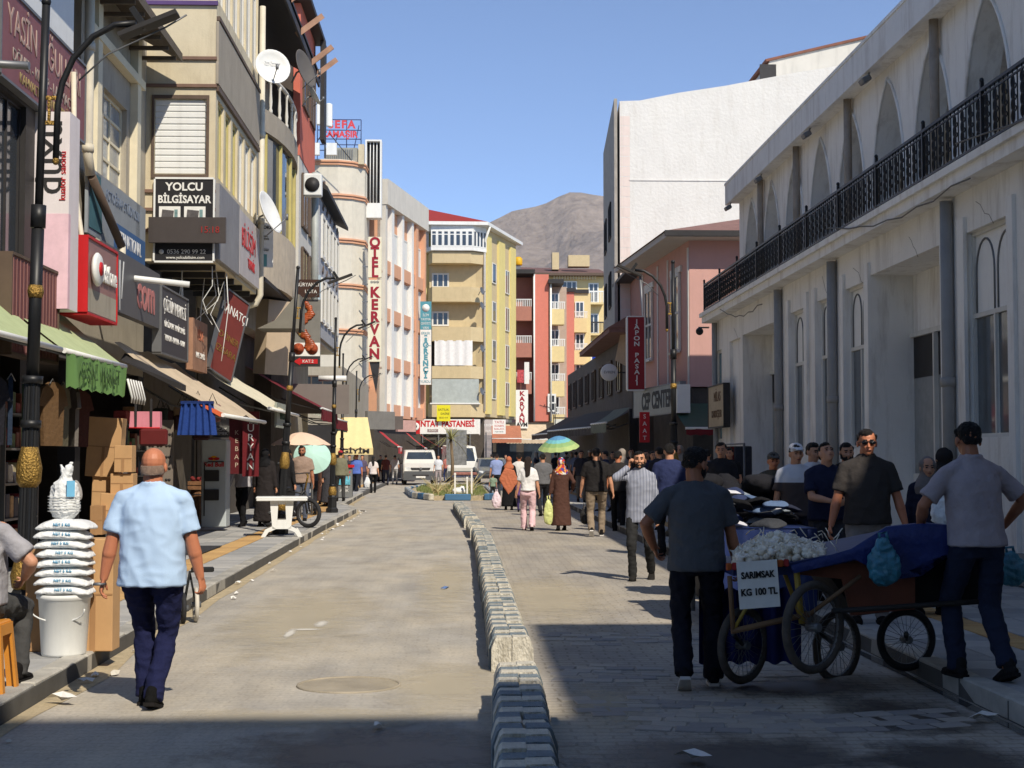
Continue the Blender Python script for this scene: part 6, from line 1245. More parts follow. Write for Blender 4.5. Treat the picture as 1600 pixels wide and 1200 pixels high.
# drinks fridge
c = PY(339, 740, 30); t = thing('drinks_fridge', 'silver drinks fridge with red and yellow bull emblem beside the crates', 'fridge', (-4.95, 30, PH)); MB().cbox((0, 0, .95), (.5, .5, 1.75), bev=.02).build('cabinet', cmat('fridge_silver', (178, 186, 188), rough=.4, var=.05), t)
MB().ell((0, -.255, 1.45), (.07, .006, .05)).build('gold_disc', cmat('emblem_gold', (230, 170, 40), var=0), t); MB().ell((-.055, -.262, 1.44), (.06, .006, .03), None, 8, 5).ell((.055, -.262, 1.44), (.06, .006, .03), None, 8, 5).build('bull_emblem', red, t); text('Red Bull', .12, red, t, (0, -.256, 1.32), bold=.004)
for z in (1.1, .72): MB().cbox((-.04, -.27, z), (.3, .05, .22), bev=.01).build('shelf_tray', darkm, t)
MB().tube([(-.18, -.28, .3), (-.18, -.28, 1.35), (-.1, -.28, 1.38), (.2, -.28, 1.38)], .012, 5).build('rack_rod', black, t)
sign('narrow dark red upright sign lettered ÇİĞ KEBAP in the shade beside the fridge', -4.72, 31.2, 1.25, .32, 1.3, 0, cmat('kebap_red', (88, 24, 30), rough=.5, var=.1), [(c_, .14, 0, 1.2-i*.17, cmat('dim_letter', (190, 170, 150), var=0)) for i, c_ in enumerate('A KEBAP') if c_ != ' '], t=.05)
sign('wider red upright sign lettered BÜRYAN in the shade beside the kebab sign', -4.4, 31.0, 1.2, .34, 1.35, 0, cmat('buryan_red', (104, 24, 32), rough=.5, var=.1), [(c_, .22, 0, 1.2-i*.2, whitep) for i, c_ in enumerate('BÜRYAN')], t=.05)
sign('small dark information plate with white lines above the drinks fridge', -4.9, 30.3, 2.0, .32, .24, 0, cmat('info_plate', (84, 84, 82), var=.1), [('SICAK\nYEMEK', .09, 0, .12, whitep)], t=.02)
# barrels/crates
for i, (px, lab) in enumerate(((313, 'upright slatted wooden barrel at the left below the fridge rack'), (343, 'shorter dark wooden barrel beside the man in the white shirt'))):
    q = PZ(px, 822, PH); t = thing('wooden_barrel', lab, 'barrel', tuple(q)); hh = .78 if i == 0 else .62
    for k in range(14): a = 2*pi*k/14; MB().cbox((.2*cos(a), .2*sin(a), hh/2), (.02, .085, hh), rz=a).build('stave', wood, t)
    for z in (.12, hh-.1): MB().torus((0, 0, z), .215, .01, ax='z', n=24, m=5).build('hoop', darkm, t)
    MB().lathe([(.001, hh-.06), (.19, hh-.06), (.19, hh-.03)], n=20).build('filling', cmat('spice_%d' % i, ((120, 40, 34), (90, 60, 40))[i], var=.4, scale=20, bump=1), t)
q = PZ(318, 822, PH); t = thing('crate', 'low wooden crate of red goods resting on the left barrel', 'crate', (q.x, q.y-.05, PH+.78)); 
for z in (0, .1): MB().box(-.3, .3, -.2, -.18, z, z+.08).box(-.3, .3, .18, .2, z, z+.08).box(-.3, -.28, -.18, .18, z, z+.08).box(.28, .3, -.18, .18, z, z+.08).build('slat', wood, t)
g_ = MB(); 
for i in range(40): g_.ell((random.uniform(-.25, .25), random.uniform(-.15, .15), random.uniform(.1, .26)), (.05, .05, .045), None, 6, 5)
g_.build('red_goods', cmat('red_goods', (110, 30, 30), var=.3), t)['kind'] = 'stuff'
MB().tube([(q.x, q.y, 0), (q.x, q.y, 0.01)], .01, 4)
mat_ = MB().box(-5.2, -3.95, 22.6, 24.6, PH+.012, PH+.022).build('floor_mat', cmat('mat_dark', (50, 50, 52), rough=1, var=.1)); tag(mat_, 'dark rubber floor mat on the pavement behind the bald man', 'mat')
# --- awnings left
fr = thing('striped_fringe', 'curved white and dark striped fringe hanging past the green flap', 'awning flap', (-4.75, 21.4, 2.62), LR)
for i in range(11): MB().tube([(-.25+i*.085, -.0, .1), (-.25+i*.085, -.03, -.02), (-.22+i*.085, -.06, -.16), (-.17+i*.085, -.04, -.24)], [.016, .018, .016, .008], 5).build('stripe', white if i % 2 == 0 else cmat('fringe_grey', (120, 116, 110)), fr)
awning('green and cream awning with green lettered flap ÇEŞNİ MARKET over the nearest shop', -6, 18.0, 3.95, 0, -1.2, -1.05, 3.2, cmat('canvas_palegreen', (176, 188, 142), rough=.85, var=.08, stain=.3), LR, .42, cmat('flap_green', (110, 152, 84), rough=.85, var=.05), txt=('ÇEŞNİ  MARKET', .3, cmat('flap_letter', (70, 100, 56), var=0), .95))
awning('cream awning at the left edge of the picture before the green flap', -6, 13.6, 3.95, 0, -1.2, -1.05, 4.2, cmat('canvas_palegreen', (176, 188, 142)), LR, 0)
awning('large beige awning behind the bald man with torn orange corner', -5.75, 24.6, 3.5, 0, -1.8, -1.2, 5.2, tan_, LR, 0, wav=.12)
awning('cream awning with rolled front bar just past the torn beige awning', -5.75, 30.4, 3.75, 0, -1.8, -1.15, 5.4, crm, LR, 0, wav=.08)
o = MB().prism([(-3.98, 24.5, 2.27), (-4.3, 24.5, 2.45), (-4.35, 24.5, 2.54), (-3.98, 24.5, 2.34)], (0, .25, 0)).build('torn_cloth', cmat('cloth_orange', (206, 98, 60), rough=.9)); tag(o, 'torn orange cloth on the near corner of the beige awning', 'cloth')
o = MB().prism([(-5.6, 24.7, 3.33), (-4.6, 24.4, 2.8), (-4.6, 24.4, 2.7), (-5.6, 24.4, 3.2)], (0, .4, 0)).build('dark_strip', darkm); tag(o, 'dark strip of cloth lying along the beige awning', 'cloth strip')
aw = awning('dark red awning reaching over the pavement under the curved grey canopy', -6.3, 41, 4.3, 0, -2.4, -1.35, 5.2, dr, LR, .32, dr)
awning('second dark red awning just beyond the first one', -6.0, 47, 3.7, 0, -2.0, -.9, 4.5, dr, LR, .3, dr)
awning('pale striped green awning beyond the dark red awnings', -6.2, 53, 3.6, 0, -1.7, -.8, 5, crm, LR, .25, gr, stripes=gr)
sign('small grey-white hanging sign under the cream awning beside the leaning lamp', -4.05, 33.8, 2.25, 2.6, .55, LR, cmat('sign_greygreen', (150, 156, 146), rough=.6, var=.15), [('VAN SOFRASI', .26, 0, .27, gr)], t=.05)
sign('plain brown-grey fascia panel behind the second lamp post', -4.35, 45.0, 2.9, 1.9, .9, R(20), cmat('fascia_brown', (112, 104, 98), rough=.7, var=.06), [], t=.1)
sign('tall tilted cream light box mounted under the round balcony', -4.75, 38.0, 3.7, .9, 1.9, R(55), cmat('box_cream', (196, 176, 150), rough=.6, var=.08), [('KEBAP', .2, 0, 1.3, red)], t=.4, rx=R(4))
pipe('white tube lamp sticking out left of the lamp by the bicycle', [(-4.4, 45.5, 4.0), (-3.55, 45.5, 4.0)], .09, white)
# --- white plastic table seen end on
q = PZ(440, 838, PH); t = thing('plastic_table', 'white plastic table standing on the pavement edge before the scooter', 'table', (q.x, q.y, PH), .12); wpl = white
b = MB(); b.cbox((0, 0, .72), (.95, .75, .035), bev=.012); b.build('table_top', wpl, t); MB().cbox((0, -.36, .69), (.93, .03, .05), bev=.01).cbox((0, .36, .69), (.93, .03, .05), bev=.01).build('table_edge', wpl, t)
for y in (-.26, .26):
    b = MB()
    def seg(p, th=.03): b.prism([(x, y-th/2, z) for x, z in p], (0, th, 0))
    seg([(-.17, .15), (-.09, .15), (-.06, .7), (-.22, .7)]); seg([(.09, .15), (.17, .15), (.22, .7), (.06, .7)]); seg([(-.09, .15), (.09, .15), (.085, .32), (-.085, .32)]); seg([(-.06, .6), (.06, .6), (.06, .7), (-.06, .7)], .028)
    seg([(-.38, 0), (-.3, 0), (-.24, .09), (-.1, .15), (-.17, .2), (-.3, .14)]); seg([(.3, 0), (.38, 0), (.3, .14), (.17, .2), (.1, .15), (.24, .09)]); seg([(-.17, .15), (.17, .15), (.1, .155), (-.1, .155)][::-1] if 0 else [(-.1, .149), (.1, .149), (.17, .2), (-.17, .2)], .031); b.build('leg', wpl, t)
# --- bicycle with fat tyre / e-bike
rub = cmat('rubber', (38, 38, 40), rough=.8, var=.15, scale=20)
def wheel(par, c, Rr, r, ax, spokes=28, tm=None, name='wheel', hub=.03):
    w_ = link(name, None, par, c) if False else MB().torus((0, 0, 0), Rr-r*1.6, r*.45, ax=ax, n=36, m=6).build(name, steel, par, c)
    MB().torus((0, 0, 0), Rr-r, r, ax=ax, n=44, m=8).build('tyre', tm or rub, w_)
    sp = MB(); 
    for k in range(spokes):
        a = 2*pi*k/spokes; b_ = a+(.35 if k % 2 else -.35); sd_ = .025*(1 if k % 4 < 2 else -1); p0 = (hub*cos(b_), hub*sin(b_), sd_); p1 = ((Rr-r*1.8)*cos(a), (Rr-r*1.8)*sin(a), 0)
        f_ = (lambda p: (p[2], p[0], p[1])) if ax == 'x' else (lambda p: (p[0], p[2], p[1])); sp.tube([f_(p0), f_(p1)], .0022, 3, cap=False)
    sp.build('spokes', steel, w_)['kind'] = 'stuff'
    d_ = (.05, 0, 0) if ax == 'x' else (0, .05, 0); MB().tube([tuple(-v for v in d_), d_], hub, 10).build('hub', steel, w_); return w_
q = PZ(482, 825, PH); t = thing('bicycle', 'black bicycle with a fat front tyre parked behind the white table', 'bicycle', (q.x, q.y, PH), R(-28))
wheel(t, (0, 0, .31), .31, .045, 'y', 10); wheel(t, (-.95, 0, .31), .31, .045, 'y', 10)
b = MB(); hd = (-.1, 0, .78); b.tube([(0, .06, .31), (-.06, .05, .6), hd], .018, 6).tube([(0, -.06, .31), (-.06, -.05, .6), hd], .018, 6); b.build('fork', black, t)
MB().tube([hd, (-.5, 0, .35), (-.95, 0, .31)], .03, 8).tube([(-.13, 0, .72), (-.6, 0, .75), (-.5, 0, .35)], .022, 8).build('frame', black, t)
MB().tube([hd, (-.02, 0, 1.08), (-.05, 0, 1.12)], .02, 6).build('stem', gold, t); MB().tube([(-.2, .3, 1.12), (-.05, .1, 1.14), (-.05, -.1, 1.14), (-.2, -.3, 1.12)], .014, 6).build('handlebar', black, t); MB().cbox((-.62, 0, .82), (.28, .15, .06), bev=.02).build('saddle', black, t); MB().tube([(-.4, .05, .35), (-.3, .3, .0)], .012, 5).build('kickstand', steel, t)
# scooter
q = PZ(450, 800, PH); t = thing('scooter', 'red and white motor scooter parked behind the white table', 'scooter', (q.x-.05, q.y+.9, PH), R(8))
wheel(t, (0, -.55, .25), .25, .05, 'x', 10); wheel(t, (0, .65, .25), .25, .05, 'x', 10)
b = MB(); cap(b, (0, -.42, .35), (0, -.3, .95), .12, .13, .5, side=(0, 1, 0)); cap(b, (0, -.3, .95), (0, -.34, 1.02), .14, .1); link('front_shield', remesh(b, .02, 2), t).data.materials.append(white)
b = MB(); cap(b, (0, -.3, .28), (0, .3, .28), .13, .15, .5, side=(0, 0, 1)); cap(b, (0, .2, .45), (0, .75, .6), .16, .12); link('rear_body', remesh(b, .02, 2), t).data.materials.append(red)
MB().cbox((.1, -.46, .72), (.28, .06, .3), rx=-.2, bev=.02).build('red_panel', red, t); MB().cbox((0, .35, .74), (.26, .65, .1), bev=.04).build('seat', black, t)
MB().tube([(-.3, -.28, 1.02), (-.12, -.34, 1.06), (.12, -.34, 1.06), (.3, -.28, 1.02)], .016, 6).build('handlebar', black, t); MB().ell((0, -.46, .95), (.09, .05, .07)).build('headlight', glassl, t)
for s_ in (-1, 1): MB().tube([(.22*s_, -.32, 1.05), (.3*s_, -.34, 1.25)], .008, 5).ell((.32*s_, -.34, 1.28), (.07, .02, .045)).build('mirror', black, t)
MB().ell((0, -.55, .42), (.08, .2, .06)).build('mudguard', white, t)
# A board
q = PZ(538, 778, PH); t = thing('advertising_board', 'grey standing advertising board on the pavement by the lamp', 'advertising board', (q.x, q.y, PH)); MB().cbox((0, 0, .55), (.55, .05, 1.05), rx=-.1).build('board', cmat('board_grey', (110, 112, 112), rough=.6, var=.1), t); MB().cbox((0, .3, .55), (.55, .04, 1.05), rx=.2).build('rear_leg', steel, t)
MB().cbox((0, -.05, .62), (.42, .02, .3), rx=-.1).build('picture', cmat('pic_cyan', (90, 170, 190), var=.5, scale=9), t); text('PETŞOP', .13, red, t, (0, -.1, .9), rot=(pi/2-.1, 0, 0)); text('7/24\nAÇIK', .14, whitep, t, (0, -.06, .32), rot=(pi/2-.1, 0, 0)); MB().cbox((.1, -.02, 1.13), (.5, .04, .1)).build('red_header', red, t)
# umbrellas
def umbrella(label, x, y, z, r, h, cols, tilt=(0, 0), n=10, pole=True):
    t = thing('parasol', label, 'parasol', (x, y, 0)); T = Matrix.Translation((0, 0, z)) @ Euler((tilt[0], tilt[1], 0)).to_matrix().to_4x4(); mats = cols
    for k in range(n):
        q = MB(T); a0, a1 = 2*pi*k/n, 2*pi*(k+1)/n; S_ = 5; vs = [(0, 0, h)]
        for s_ in range(1, S_+1):
            for u in range(4):
                a = a0+(a1-a0)*u/3; rr = r*s_/S_; vs.append((rr*cos(a), rr*sin(a), h*(1-(s_/S_)**1.7)-.03*r*sin(pi*u/3)*s_/S_))
        f = [(0, 1+u, 2+u) for u in range(3)]+[(1+4*(s_-1)+u, 1+4*s_+u, 2+4*s_+u, 2+4*(s_-1)+u) for s_ in range(1, S_) for u in range(3)]
        q.add(vs, f, True)
        q.mi = [0 if len(mats) == 1 else (i_-3)//3 % len(mats) if i_ >= 3 else 0 for i_ in range(len(f))] if len(mats) > 2 else [k % len(mats)]*len(f)
        q.build('canopy_panel', mats, t)
    for k in range(n): a = 2*pi*k/n; MB(T).tube([(0, 0, h-.05), (r*.97*cos(a), r*.97*sin(a), -.02)], .008, 4).build('rib', steel, t)
    MB().tube([(0, 0, 0), (0, 0, z+h*.9)], .03, 8).build('pole', steel, t); return t
c = PY(470, 697, 36); umbrella('pale pink-beige parasol behind the leaning lamp', c.x, 36, 2.0-.1, .72, .3, [cmat('paras_beige', (226, 196, 172), rough=.8, var=.05)]); c = PY(478, 715, 37.5)
umbrella('mint green parasol tilted towards the camera under the beige one', c.x+.15, 37.6, 1.6, .47, .2, [cmat('paras_mint', (176, 214, 202), rough=.8, var=.05)], (1.1, .3))
c = PY(873, 690, 43); umbrella('blue and green ringed parasol over the crowd in mid street', c.x, 43, PY(873, 699, 43).z, .6, .34, [cmat('ring_blue', (84, 140, 180), rough=.8), cmat('ring_cyan', (110, 180, 188), rough=.8), cmat('ring_green', (136, 170, 112), rough=.8), cmat('ring_lime', (164, 184, 120), rough=.8)], tilt=(.22, -.1), n=14)
# wheel of trolley behind bald man's hand
q = PZ(290, 978, 0); t = thing('stroller_trolley', 'small folded trolley with pale wheels standing at the left kerb behind the bald man', 'trolley', (q.x, q.y+.2, 0), R(15))
for x, rr, y_ in ((-.06, .15, 0), (.07, .17, .12)): wheel(t, (x, y_, rr), rr, .022, 'x', 10, tm=cmat('tyre_pale', (196, 190, 178), rough=.7) if x > 0 else rub)
MB().tube([(-.06, 0, .15), (0, 0, .5), (.2, .0, .52)], .015, 6).tube([(.07, .12, .17), (0, .05, .5)], .012, 6).build('frame', black, t); MB().cbox((.12, 0, .52), (.22, .06, .05), bev=.01).build('grip', black, t)
# stool
q = PZ(8, 1085, PH)
st_o = cmat('stool_orange', (206, 136, 52), rough=.45, var=.05)
def stool(label, x, y):
    t = thing('stool', label, 'stool', (x, y, PH)); MB().cbox((0, 0, .43), (.3, .3, .03), bev=.01).build('seat', st_o, t)
    for a in range(4):
        s_, c_ = sin(a*pi/2), cos(a*pi/2); b = MB()
        for u in (-1, 1):
            p = [(u*.13, -.145, .42), (u*.09, -.145, .42), (u*.12, -.18, 0), (u*.17, -.18, 0)]; b.prism([(x_*c_-y_*s_, x_*s_+y_*c_, z_) for x_, y_, z_ in p], (-.02*s_*-1*0, .02*0, 0) if 0 else (.018*-s_*-1, .018*c_, 0))
        p = [(-.12, -.15, .36), (.12, -.15, .36), (.13, -.146, .43), (-.13, -.146, .43)]; b.prism([(x_*c_-y_*s_, x_*s_+y_*c_, z_) for x_, y_, z_ in p], (.018*s_, .018*c_, 0)); b.build('leg_frame', st_o, t)
    return t
stool('orange plastic stool under the seated man at the left edge', -3.07, 9.62)
# --- van
vw = cmat('van_white', (214, 212, 202), rough=.35, var=.04, spec=.5, coat=.3); vg = cmat('bumper_grey', (84, 86, 88), rough=.7, var=.08)
def car(name, label, cat, x, y, rz, prof, W, body, lower, hood_z, belt, roof_in=.12, wr=.32, wx=(.9, -.95), glassq=None, plate=None, L=None):
    """prof: side outline (y, z) front at -y; cabin narrows above belt"""
    t = thing(name, label, cat, (x, y, 0), rz); b = MB(); n = len(prof); vs = []
    rows = [(-1, 0), (-.94, .0), (.94, 0), (1, 0)]
    for sx, k in ((-1, 0), (-.93, 1), (.93, 1), (1, 0)):
        for (yy, zz) in prof:
            inn = roof_in*max(0, (zz-belt)/(max(p[1] for p in prof)-belt)); e = .05 if not k else 0
            cy = sum(p[0] for p in prof)/n; vs.append((sx*W/2-math.copysign(inn, sx), yy+(e if yy < cy else -e), zz-(e*.6 if zz > .6 else 0)))
    b.add(vs, [tuple(range(n))]+[(j*n+i, j*n+(i+1) % n, (j+1)*n+(i+1) % n, (j+1)*n+i) for j in range(3) for i in range(n)]+[tuple(3*n+i for i in range(n))], False); b.build('body', body, t); return t
vq = PZ(650, 757, 0)
V = car('van', 'white van with dark grey bumper facing the camera on the left lane', 'van', vq.x+.15, 84.5, R(4), [(-2.4, .3), (-2.45, .75), (-2.38, .98), (-1.6, 1.22), (-.85, 1.88), (-.5, 1.96), (2.2, 1.97), (2.4, 1.8), (2.45, .3)], 1.9, vw, vg, 1, 1.2)
def on(t, pts, nm, m, th=.02): MB().prism(pts, (0, -th, 0)).build(nm, m, t)
on(V, [(-.95, -2.44, .28), (.95, -2.44, .28), (.95, -2.46, .62), (.9, -2.46, .78), (-.9, -2.46, .78), (-.95, -2.46, .62)], 'bumper', vg, .08)
MB().quad((-.8, -1.55, 1.255), (.8, -1.55, 1.255), (.66, -.93, 1.83), (-.66, -.93, 1.83)).build('windscreen', glass, V); MB().quad((-.85, -1.56, 1.235), (.85, -1.56, 1.235), (.85, -1.5, 1.25), (-.85, -1.5, 1.25)).build('wiper_cowl', darkm, V)
on(V, [(-.5, -2.43, .84), (.5, -2.43, .84), (.55, -2.41, .97), (-.55, -2.41, .97)], 'grille', darkm, .03); on(V, [(-.45, -2.53, .5), (.45, -2.53, .5), (.45, -2.53, .58), (-.45, -2.53, .58)], 'lower_grille', darkm, .01)
for s_ in (-1, 1): on(V, [(s_*.56, -2.42, .83), (s_*.9, -2.38, .83), (s_*.88, -2.34, 1.0), (s_*.58, -2.4, .99)], 'headlight', glassl, .03); MB().cbox((s_*1.06, -1.35, 1.3), (.2, .12, .26), bev=.03).build('wing_mirror', darkm, V)
on(V, [(-.26, -2.54, .4), (.26, -2.54, .4), (.26, -2.54, .5), (-.26, -2.54, .5)], 'number_plate', whitep, .01); MB().lathe([(.05, 0), (.09, 0), (.09, .03), (.05, .03)], n=16).build('badge', steel, V, (0, -2.46, .91), (pi/2, 0, 0))
for x in (-.84, .84):
    for y in (-1.55, 1.55): MB().torus((0, 0, 0), .23, .1, ax='x', n=20, m=8).build('wheel', rub, V, (x, y, .33))
for s_ in (-1, 1): MB().quad((s_*.93, -1.4, 1.28), (s_*.93, -.2, 1.28), (s_*.85, -.2, 1.8), (s_*.86, -.85, 1.8)).build('side_window', glass, V)
V2 = car('van', 'second white van partly hidden behind the first one', 'van', vq.x+2.45, 92, R(6), [(-2.2, .3), (-2.3, .9), (-1.6, 1.25), (-1.0, 2.2), (2.2, 2.3), (2.4, .3)], 1.95, vw, vg, 1, 1.2)
MB().quad((-.8, -1.58, 1.3), (.8, -1.58, 1.3), (.7, -1.08, 2.1), (-.7, -1.08, 2.1)).build('windscreen', glass, V2); on(V2, [(-.95, -2.3, .3), (.95, -2.3, .3), (.95, -2.32, .7), (-.95, -2.32, .7)], 'bumper', vg, .04)
for x in (-.84, .84): MB().torus((0, 0, 0), .23, .1, ax='x', n=20, m=8).build('wheel', rub, V2, (x, -1.4, .33))
cg = cmat('car_grey', (120, 124, 126), rough=.3, var=.04, metal=.4, coat=.4); cq = PZ(757, 752, 0)
Cc = car('car', 'grey hatchback facing the camera right of the planted island', 'car', cq.x+.3, 88, R(3), [(-2.0, .3), (-2.05, .6), (-1.9, .78), (-1.1, .98), (-.35, 1.42), (.2, 1.5), (1.3, 1.46), (1.9, 1.05), (2.0, .3)], 1.8, cg, vg, 1, .98)
MB().quad((-.75, -1.08, 1.0), (.75, -1.08, 1.0), (.6, -.42, 1.41), (-.6, -.42, 1.41)).build('windscreen', glass, Cc); on(Cc, [(-.6, -2.06, .6), (.6, -2.06, .6), (.5, -1.99, .74), (-.5, -1.99, .74)], 'grille', darkm, .02); on(Cc, [(-.7, -2.03, .3), (.7, -2.03, .3), (.6, -2.05, .48), (-.6, -2.05, .48)], 'bumper_intake', darkm, .02)
on(Cc, [(-.09, -2.09, .67), (0, -2.09, .57), (.09, -2.09, .67), (0, -2.09, .77)], 'badge', white, .01)
for s_ in (-1, 1): on(Cc, [(s_*.62, -2.02, .62), (s_*.86, -1.96, .66), (s_*.84, -1.92, .76), (s_*.6, -1.97, .74)], 'headlight', glassl, .02); MB().torus((0, 0, 0), .21, .09, ax='x', n=20, m=8).build('wheel', rub, Cc, (s_*.8, -1.25, .3))
# --- planted island
isl = thing('planted_island', 'small grassy traffic island edged with blue and white kerbstones before the vans', 'traffic island', (-.35, 54, 0))
oc = [(-.75, 0), (1.15, -.1), (1.6, 1.5), (1.5, 16), (.2, 20), (-1.5, 20), (-2.1, 12), (-1.5, 3)]
MB().prism([(x*.9, y+.1, 0) for x, y in oc], (0, 0, .16)).build('soil', dirt, isl)
ks = [MB().cbox((0, 0, .12), (.95, .2, .24), bev=.03).mesh('kerb_stone', m) for m in (kw, kb)]; ks[1] = MB().cbox((0, 0, .12), (.95, .2, .24), bev=.03).mesh('kerb_stone', cmat('kerb_blue_fresh', (66, 108, 142), rough=.8, var=.12)); i = 0
for (x0, y0), (x1, y1) in zip(oc, oc[1:]+oc[:1]):
    L = sqrt((x1-x0)**2+(y1-y0)**2); nn = max(1, int(L/1.0))
    for k in range(nn): u = (k+.5)/nn; link('kerb_stone', ks[i % 2 if i else 1], isl, (x0+(x1-x0)*u, y0+(y1-y0)*u, 0), (0, 0, atan2(y1-y0, x1-x0))); i += 1
gb = MB(); rg = random.Random(5)
for k in range(5200):
    x = rg.uniform(-1.6, 1.3); y = rg.uniform(.3, 18)
    if x < -.75-y*.1: continue
    h = rg.uniform(.06, .2); a = rg.uniform(0, 6.3); dx, dy = .012*cos(a), .012*sin(a); l_ = rg.uniform(-.05, .05); gb.add([(x-dx, y-dy, .15), (x+dx, y+dy, .15), (x+l_, y+l_, .15+h)], [(0, 1, 2)])
tag(gb.build('grass', cmat('dry_grass', (112, 122, 72), rough=1, var=.35, scale=1)), kind='stuff').location = isl.location
def sticks(label, px, n, Y, hmax, spread, m, seed):
    r_ = random.Random(seed); c = PY(px, 740, Y); t = thing('dry_shrub', label, 'shrub', (c.x, Y, .15)); q = MB()
    for i in range(n):
        a = r_.uniform(0, 6.3); l_ = r_.uniform(.3, spread); h = r_.uniform(.5, 1)*hmax; q.tube([(r_.uniform(-.15, .15), r_.uniform(-.15, .15), 0), (l_*.4*cos(a), l_*.4*sin(a), h*.6), (l_*cos(a), l_*sin(a), h)], [.014, .01, .005], 4, cap=False)
    q.build('stems', m, t); return t
pale = cmat('dry_stem', (186, 172, 128), rough=1, var=.2); sticks('spiky dry shrub at the left end of the grassy island', 682, 30, 56, .75, .8, pale, 1); sticks('thin dry shrub with leaning canes in the middle of the island', 700, 16, 57, .6, .9, pale, 2); sticks('tangle of pale canes at the right end of the island', 735, 14, 58, .8, .7, pale, 3)
for i, (px, h) in enumerate(((711, .85), (730, .7), (737, 1.0))): 
    c = PY(px, 760, 55.5); t = thing('stake', ('white stake at the left of the island front', 'short white stake in the island front', 'taller pale stake at the island right end')[i], 'stake', (c.x, 55.5, .14)); MB().cbox((0, 0, h/2), (.06, .05, h)).build('post', whitep, t); MB().cbox((0, -.03, h-.05), (.08, .01, .06)).build('cap', white, t)
c = PY(718, 765, 56); t = thing('plastic_bag', 'white plastic bag lying on the island grass', 'bag', (c.x, 56, .17)); q = MB(); q.ell((0, 0, .12), (.28, .2, .14)); q.ell((.1, 0, .22), (.1, .08, .1)); link('bag', remesh(q, .03, 1, .03, 3, 8), t).data.materials.append(white)
tr = thing('palm_tree', 'small bare palm-like tree with drooping dry fronds on the island', 'tree', (PY(706, 760, 66).x, 66, .15))
MB().tube([(0, 0, 0), (.03, 0, 1.2), (-.05, 0, 2.2)], [.09, .07, .06], 8).build('trunk', cmat('bark_grey', (120, 104, 84), rough=1, var=.3, bump=1, bscale=20), tr); q = MB(); r_ = random.Random(3)
for i in range(46):
    a = 2*pi*i/46+r_.uniform(-.1, .1); e = r_.uniform(-.1, 1.3); L = r_.uniform(.9, 1.7); p0 = Vector((-.05, 0, 2.2)); pts = []
    for k in range(6): u = k/5; pts.append(p0+Vector((cos(a)*cos(e)*L*u, sin(a)*cos(e)*L*u, sin(e)*L*u-.5*L*u*u)))
    for k in range(5):
        d = (pts[k+1]-pts[k]); s_ = d.cross(Vector((0, 0, 1))).normalized()*.03*(1-k/6); q.add([pts[k]-s_, pts[k]+s_, pts[k+1]+s_*.8, pts[k+1]-s_*.8], [(0, 1, 2, 3)])
q.build('crown', cmat('dry_frond', (142, 140, 92), rough=1, var=.4, scale=3), tr)
sign('grey perforated panel standing on the island beside the bare tree', PY(713, 730, 68).x, 68, 1.2, .95, 1.6, R(-15), cmat('perf_grey', (132, 134, 134), rough=.6, var=.4, scale=6), [], t=.05, cat='panel', name='panel')
c = PY(727, 742, 62); t = thing('market_bench', 'dark folding table with packed goods on the island edge', 'table', (c.x, 62, .15)); MB().cbox((0, 0, .62), (1.1, .5, .06)).build('table_top', cmat('bench_dark', (70, 76, 100), var=.3, scale=6), t); MB().cbox((0, 0, .72), (1.0, .4, .14), bev=.04).build('goods', cmat('bench_goods', (150, 100, 90), var=.5, scale=8), t)
for s_ in (-1, 1): MB().tube([(s_*.45, -.2, 0), (s_*.45, .2, .6)], .02, 5).tube([(s_*.45, .2, 0), (s_*.45, -.2, .6)], .02, 5).build('leg', steel, t)
# --- market stall with clothes (right)
tq = PY(1190, 790, 14.2); T_ = thing('market_table', 'long market table draped in dark blue cloth behind the garlic cart', 'table', (tq.x, 14.9, 0)); blu = cmat('tarp_blue', (24, 42, 88), rough=.5, var=.15, bump=.4, bscale=12)
MB().cbox((0, 0, .9), (1.0, 1.5, .05)).build('table_top', wood, T_); q = MB(); n = 30; vs = [(x, -.77+.03*sin(k*1.1)*(z < .5), z) for z in (.93, .15) for k, x in enumerate([-.52+1.04*i/n for i in range(n+1)])]; q.add(vs, [(i, i+1, n+2+i, n+1+i) for i in range(n)], True); q.build('cloth_drape', blu, T_); MB().quad((-.52, -.78, .935), (.52, -.78, .935), (.52, .76, .935), (-.52, .76, .935)).build('cloth_top', blu, T_)
for x in (-.45, .45):
    for y in (-.7, .7): MB().tube([(x, y, 0), (x, y, .88)], .025, 6).build('leg', steel, T_)
r_ = random.Random(11); colsg = [(30, 30, 34), (40, 44, 60), (60, 62, 66), (90, 110, 140), (24, 24, 26), (200, 200, 206), (50, 60, 90), (130, 140, 150)]
for i in range(34):
    x = r_.uniform(-.42, .42); y = r_.uniform(-.65, .65); z = .97+r_.choice((0, .05, .1, .16, .22))*(1-abs(x)*.8)+.25*max(0, y)*(1 if x < 0 else .3); q = sack(r_.uniform(.26, .4), r_.uniform(.2, .32), r_.uniform(.04, .08), i)
    o = q.build('folded_garment', cloth(colsg[i % 8]), None, (tq.x+x, 14.9+y, z), (r_.uniform(-.25, .25), r_.uniform(-.25, .25), r_.uniform(0, 3))); tag(o, 'folded garment in the heap on the blue-draped market table', 'garment', 'folded garments heaped on the market table')
